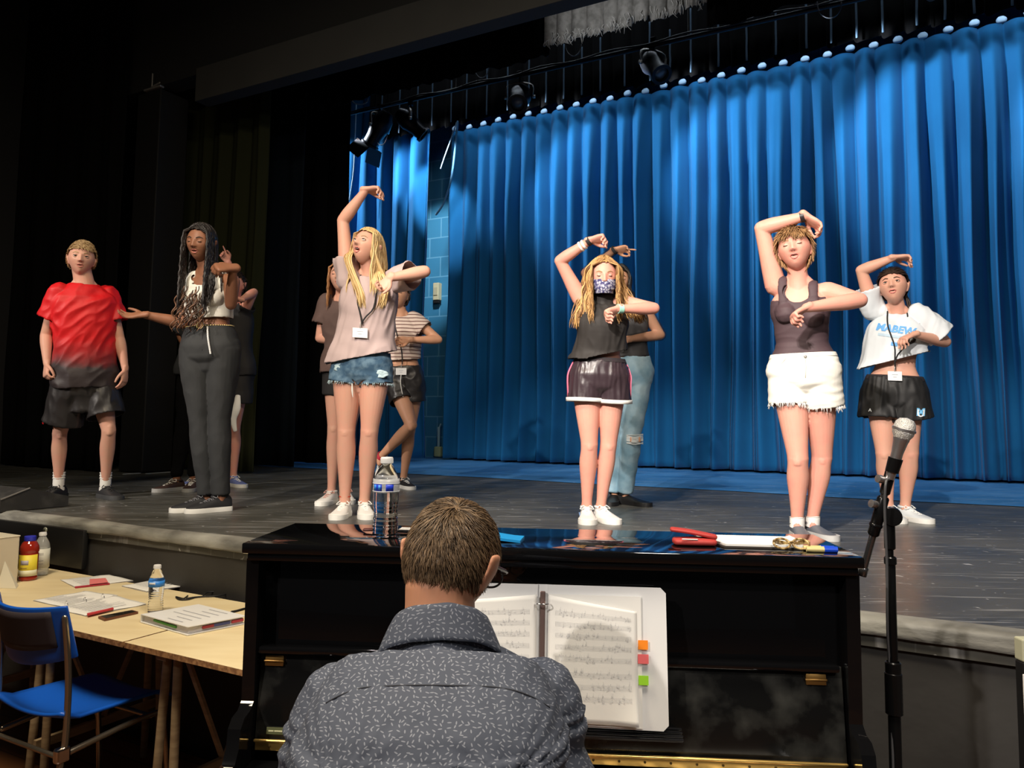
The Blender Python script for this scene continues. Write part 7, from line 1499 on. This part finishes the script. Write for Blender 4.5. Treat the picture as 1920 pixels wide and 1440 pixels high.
bm = B(); box(bm, SN(s2 - 0.20, 2.53, 0.865), (0.85, 0.03, 0.20), STROT, 0.006); obj('box_body', bm, mat('cabinet_black', (0.008, 0.008, 0.008), 0.45), r, auto=30)
q = PN(85, 994, 2.514); bm = B(); lathe(bm, [(0.006, 0.006), (0.010, 0.004), (0.016, 0.003), (0.017, 0.0)], q, 20, -N); lathe(bm, [(0, 0.002), (0.006, 0.002), (0.006, 0.0)], q, 12, -N); obj('jack', bm, mat('jack_pale', (0.36, 0.38, 0.30), 0.4, 0.5), r, smooth=True)
# under the table
bm = B(); pts = [V((*PZ(x, y, 0.12).xy, 0.10)) for x, y in ((30, 1322),)]; pts = [SN(cs - 0.15, 1.95, 0.05), SN(cs - 0.05, 1.93, 0.02), SN(cs + 0.1, 1.98, 0.012), SN(cs + 0.3, 2.1, 0.012), SN(cs + 0.2, 2.25, 0.012)]
tube(bm, pts, [0.008], None, 8, 4); tag(obj('white_cable', bm, mat('cable_white', (0.5, 0.48, 0.42), 0.5), smooth=True, origin=pts[0]), 'white power cable lying on the floor under the table', 'cable')
q = SN(cs + 0.45, 2.15, 0); r = empty('canvas_bag', q, 'pale folded canvas bag on the floor under the table', 'bag'); bm = B(); tube(bm, [q - E * 0.13 + Z * 0.05, q + Z * 0.06, q + E * 0.14 + Z * 0.03], [(0.07, 0.035), (0.08, 0.045), (0.05, 0.02)], N, 16, 4, power=2.5); obj('bag_body', bm, mat('canvas_pale', (0.45, 0.38, 0.24), 0.85, bump=(30, 0.4, 0.01)), r, smooth=True)
bm = B(); tube(bm, [q - E * 0.08 + Z * 0.09, q - E * 0.02 + Z * 0.13, q + E * 0.06 + Z * 0.10], [(0.012, 0.003)], N, 8, 4); obj('bag_strap', bm, mat('strap_brown', (0.12, 0.06, 0.03), 0.7), r, smooth=True)
# ================================================================== PIANIST
d0 = 1.38
shR, shL = P(1012, 1312, d0), P(632, 1322, d0); neck = P(824, 1228, d0 - 0.01)
hip = V((neck.x + 0.0, 1.13, 0.60)); J = dict(shR=shR, shL=shL, neck=neck, hipR=hip + V((0.095, 0, 0)), hipL=hip - V((0.095, 0, 0)))
J['elR'] = shR + V((0.075, -0.02, -0.28)); J['elL'] = shL + V((-0.065, -0.02, -0.28)); J['wrR'] = V((0.20, 1.585, 0.835)); J['wrL'] = V((-0.42, 1.60, 0.835))
J['knR'] = hip + V((0.15, 0.40, -0.03)); J['knL'] = hip + V((-0.15, 0.40, -0.03)); J['anR'] = V((J['knR'].x, 1.52, 0.09)); J['anL'] = V((J['knL'].x, 1.50, 0.09))
SKO = skin_mat('skin_warm', (0.50, 0.24, 0.14), (0.54, 0.26, 0.16))
hf = V((0.36, 0.90, -0.34)).normalized()
p = make_person('pianist seen from behind in dark patterned shirt and glasses, seated at the piano', J, SKO,
    dict(c=P(846, 1056, d0 + 0.05), f=hf, up=(0.10, 0, 1), s=0.98, ear=1.3, mouth=0.0, back=False, eyes='closed', brow=(0.05, 0.03, 0.02)), sc=1.06, male=True, aw=1.08, voxel=0.0042, base=V((neck.x, 1.13, 0)),
    hands=dict(R=dict(d=(0, 0.97, -0.18), pn=(0, -0.2, -1), curl=(0.35, 0.5, 0.4), thumb=0.1), L=dict(d=(0, 0.97, -0.18), pn=(0, -0.2, -1), curl=(0.35, 0.5, 0.4), thumb=0.1)))
rep(p, 'P'); up = p.axis.normalized()
m = mat('leaf_print_shirt', (0.075, 0.085, 0.115), 0.8); nt, nd, lk, bb = nodes_of(m)
tc = nd.new('ShaderNodeTexCoord'); sx = nd.new('ShaderNodeSeparateXYZ'); lk.new(tc.outputs['Object'], sx.inputs[0]); cx = nd.new('ShaderNodeCombineXYZ'); lk.new(sx.outputs[0], cx.inputs[0]); lk.new(sx.outputs[2], cx.inputs[1])
yy_ = mathn(nt, 'MULTIPLY', sx.outputs[1], 0.75); lk.new(mathn(nt, 'ADD', sx.outputs[2], yy_), cx.inputs[1])
vo = nd.new('ShaderNodeTexVoronoi'); vo.voronoi_dimensions = '2D'; vo.inputs['Scale'].default_value = 105; vo.inputs['Randomness'].default_value = 0.75; lk.new(cx.outputs[0], vo.inputs['Vector'])
sb = nd.new('ShaderNodeVectorMath'); sb.operation = 'SUBTRACT'; lk.new(cx.outputs[0], sb.inputs[0]); lk.new(vo.outputs['Position'], sb.inputs[1])
# voronoi position is in scaled space: bring it back
sc_ = nd.new('ShaderNodeVectorMath'); sc_.operation = 'SCALE'; sc_.inputs[3].default_value = 105; lk.new(cx.outputs[0], sc_.inputs[0]); lk.new(sc_.outputs[0], sb.inputs[0])
ps = nd.new('ShaderNodeVectorMath'); ps.operation = 'SCALE'; ps.inputs[3].default_value = 105; lk.new(vo.outputs['Position'], ps.inputs[0]); lk.new(ps.outputs[0], sb.inputs[1])
vr = nd.new('ShaderNodeVectorRotate'); vr.rotation_type = 'Z_AXIS'; lk.new(sb.outputs[0], vr.inputs['Vector']); sc3 = nd.new('ShaderNodeSeparateColor'); lk.new(vo.outputs['Color'], sc3.inputs[0]); lk.new(mathn(nt, 'MULTIPLY', sc3.outputs[0], 12.0), vr.inputs['Angle'])
s2x = nd.new('ShaderNodeSeparateXYZ'); lk.new(vr.outputs[0], s2x.inputs[0]); e1 = mathn(nt, 'POWER', mathn(nt, 'ABSOLUTE', mathn(nt, 'DIVIDE', s2x.outputs[0], 0.36)), 2.0); e2 = mathn(nt, 'POWER', mathn(nt, 'ABSOLUTE', mathn(nt, 'DIVIDE', s2x.outputs[1], 0.12)), 2.0)
rm = nd.new('ShaderNodeMapRange'); rm.inputs[1].default_value = 0.8; rm.inputs[2].default_value = 1.2; rm.inputs[3].default_value = 1; rm.inputs[4].default_value = 0; lk.new(mathn(nt, 'ADD', e1, e2), rm.inputs[0])
x = nd.new('ShaderNodeMix'); x.data_type = 'RGBA'; x.inputs[6].default_value = (0.058, 0.068, 0.095, 1); x.inputs[7].default_value = (0.20, 0.215, 0.255, 1); lk.new(rm.outputs[0], x.inputs[0]); lk.new(x.outputs[2], bb.inputs['Base Color'])
SHT = m
bm = B(); a, b_ = torso2(p, bm, -0.05, 0.97, 0.020, f=lambda t, w_, d_: (max(w_, 0.15) + 0.022 + 0.01 * (1 - t), d_ + 0.018), cap='flat')
tube(bm, [lerp(p.neck, shL, 0.95) - Z * 0.005, lerp(p.neck, shL, 0.5) + Z * 0.002, lerp(p.neck, shL, 0.2) + Z * 0.006, p.neck + Z * 0.006, lerp(p.neck, shR, 0.2) + Z * 0.006, lerp(p.neck, shR, 0.5) + Z * 0.002, lerp(p.neck, shR, 0.95) - Z * 0.005], [(0.05, 0.056), (0.050, 0.058), (0.050, 0.078), (0.052, 0.092), (0.050, 0.078), (0.050, 0.058), (0.05, 0.056)], Z, 20, 3)
for sd in 'RL':
    S, Eb, Wr = J['sh' + sd], J['el' + sd], J['wr' + sd]; tube(bm, [S, lerp(S, Eb, 0.35), lerp(S, Eb, 0.7), Eb], [0.070, 0.070, 0.066, 0.062], None, 24, 3); tube(bm, [Eb, lerp(Eb, Wr, 0.5), lerp(Eb, Wr, 0.92)], [0.060, 0.052, 0.042], None, 20, 3, cap='flatend')
sh = garment(p, 'patterned_shirt', bm, SHT, opens=[(a, -up, 0.35)], scoops=[(p.neck + Z * 0.120 + p.fwd * 0.01, 0.085)], voxel=0.0055, fold=None, smooth_it=5)
me = sh.data; off = wl(sh); NRM = [v.normal.copy() for v in me.vertices]; cS = (shR + shL) / 2
for vi_, v in enumerate(me.vertices):   # cloth creases: armpit folds radiating from the sleeves, broad diagonal drags
    q = v.co + off; lx = (q - p.neck).x; lz = q.z - p.neck.z; d_ = 0.0
    for sg, S in ((1, shR), (-1, shL)):
        rx, rz = (q.x - S.x) * sg + 0.055, q.z - S.z + 0.03; rad = math.hypot(rx, rz); an = math.atan2(rz, -rx)
        if rad < 0.24: d_ += 0.013 * (1 - abs(nz(an * 3.2 + sg * 3, rad * 2)) * 3) * gs(rad - 0.07, 0.10) * (1 if rz < 0.02 else 0.15)
    u_ = q.x * 0.75 + q.z * 0.65; d_ += 0.026 * (0.5 - 2.4 * abs(nz(u_ * 7 + 1.3, (q.x - q.z) * 1.8))) * min(1, max(0, -lz - 0.08) * 8) + 0.002 * nz(q.x * 30, q.z * 30, q.y * 30)
    v.co += NRM[vi_] * d_
me.update()
def back(t, lat, inf=0.0): return front(p, t, lat, inf, -1.0)
# yoke seam, pressed to the cloth
dg = bpy.context.evaluated_depsgraph_get(); bpy.context.view_layer.update(); tb = B(); tb.from_object(sh, dg); tb.transform(Matrix.Translation(off)); shb = BVHTree.FromBMesh(tb); tb.free()
def hitback(px, py): h = shb.ray_cast(CAM, ray(px, py).normalized()); return h[0] if h[0] is not None else P(px, py, d0 - 0.1)
bm = B(); pts = [hitback(x, y) for x, y in ((612, 1318), (640, 1303), (680, 1290), (740, 1286), (800, 1285), (860, 1286), (920, 1288), (965, 1295), (1000, 1308), (1030, 1326))]; tube(bm, pts, [0.0014], None, 6, 3); obj('yoke_seam', bm, mat('seam_dark', (0.02, 0.022, 0.03), 0.8), sh, smooth=True)
# collar
bm = B(); nc = p.neck; hd_ = (p.hc - p.neck).normalized(); cr = p.ss
def clf(u, v):
    a = lerp(-0.25, PI + 0.25, u); dirv = (-cr * math.cos(a) + -p.fwd * math.sin(a)); rr = 0.072 + 0.030 * v ** 0.9 + 0.012 * abs(math.cos(a)); zt = 0.076 - 0.068 * v - 0.016 * (1 - math.sin(max(0, min(PI, a)))) * 0.9
    return nc + dirv * rr + Z * (zt + 0.003 * nz(u * 8, v)) + p.fwd * (0.018)
grid(bm, clf, 48, 8); o = obj('collar', bm, SHT, sh, smooth=True); solidify(o, 0.003, 0)
# trousers
bm = B(); a, b_ = torso2(p, bm, -0.14, 0.12, 0.012, cap='flatend')
for sd in 'RL': p.leg(bm, J['hip' + sd], J['kn' + sd], J['an' + sd] + Z * 0.03, inf=0.014)
garment(p, 'trousers', bm, mat('dark_trousers', (0.02, 0.02, 0.025), 0.8), opens=[(b_, up, 0.2)], fold=(9, 12, 0.004), voxel=0.010)
for sd in 'RL': shoe(p, J['an' + sd], (0, 1), BKC, BKC, L=0.28, gz=0.0)
HPN = hair_mat('hair_brown_short', (0.030, 0.018, 0.010), (0.23, 0.150, 0.085), 0.4)
short_hair(p, HPN, n=9000, length=0.030, hairline=0.055, side=-0.10, back=-0.24, comb=V((0.05, -0.1, -0.9)), whorl=V((0.15, -0.55, 0.82)).normalized(), lift=0.42, jit=0.42, seed=19, th=0.010, r=0.00095, steps=4)
# spectacles
MH = p.MH; b2 = B(); FRM = mat('frame_black', (0.012, 0.012, 0.013), 0.25)
rx = [MH @ V((0.036 + 0.027 * math.cos(a), 0.112 - 0.10 * (0.036 + 0.027 * math.cos(a)) ** 1.2 * 1.2, 0.0 + 0.021 * math.copysign(abs(math.sin(a)) ** 0.8, math.sin(a)))) for a in [2 * PI * i / 20 for i in range(21)]]
tube(b2, rx, [0.0022], None, 8, 2, cap=False); g0 = obj('spectacles', b2, FRM, p.root, smooth=True)
b2 = B(); tube(b2, [MH @ V((-0.036 - 0.027 * math.cos(a), 0.112 - 0.10 * (0.036 + 0.027 * math.cos(a)) ** 1.2 * 1.2, 0.0 + 0.021 * math.copysign(abs(math.sin(a)) ** 0.8, math.sin(a)))) for a in [2 * PI * i / 20 for i in range(21)]], [0.0022], None, 8, 2, cap=False); obj('rim', b2, FRM, g0, smooth=True)
b2 = B(); tube(b2, [MH @ V((-0.010, 0.112, 0.004)), MH @ V((0, 0.114, 0.008)), MH @ V((0.010, 0.112, 0.004))], [0.002], None, 8, 3); obj('bridge', b2, FRM, g0, smooth=True)
for sg in (-1, 1): b2 = B(); tube(b2, [MH @ V((sg * 0.063, 0.100, 0.010)), MH @ V((sg * 0.080, 0.088, 0.012)), MH @ V((sg * 0.083, 0.03, 0.012)), MH @ V((sg * 0.082, -0.012, 0.012)), MH @ V((sg * 0.080, -0.03, -0.01))], [(0.003, 0.0016)], MH.to_3x3() @ Z, 8, 3); obj('temple', b2, FRM, g0, smooth=True)
# bench
q = V((neck.x, 1.10, 0)); r = empty('piano_bench', q, 'black padded piano bench under the seated pianist', 'bench'); bm = B(); box(bm, q + Z * 0.455, (0.56, 0.34, 0.07), None, 0.02); obj('seat', bm, BKC, r, auto=40)
for sx_ in (-1, 1):
    for sy_ in (-1, 1): bm = B(); box(bm, q + V((sx_ * 0.24, sy_ * 0.13, 0.21)), (0.04, 0.04, 0.42), None, 0.004); obj('leg', bm, BKC, r)
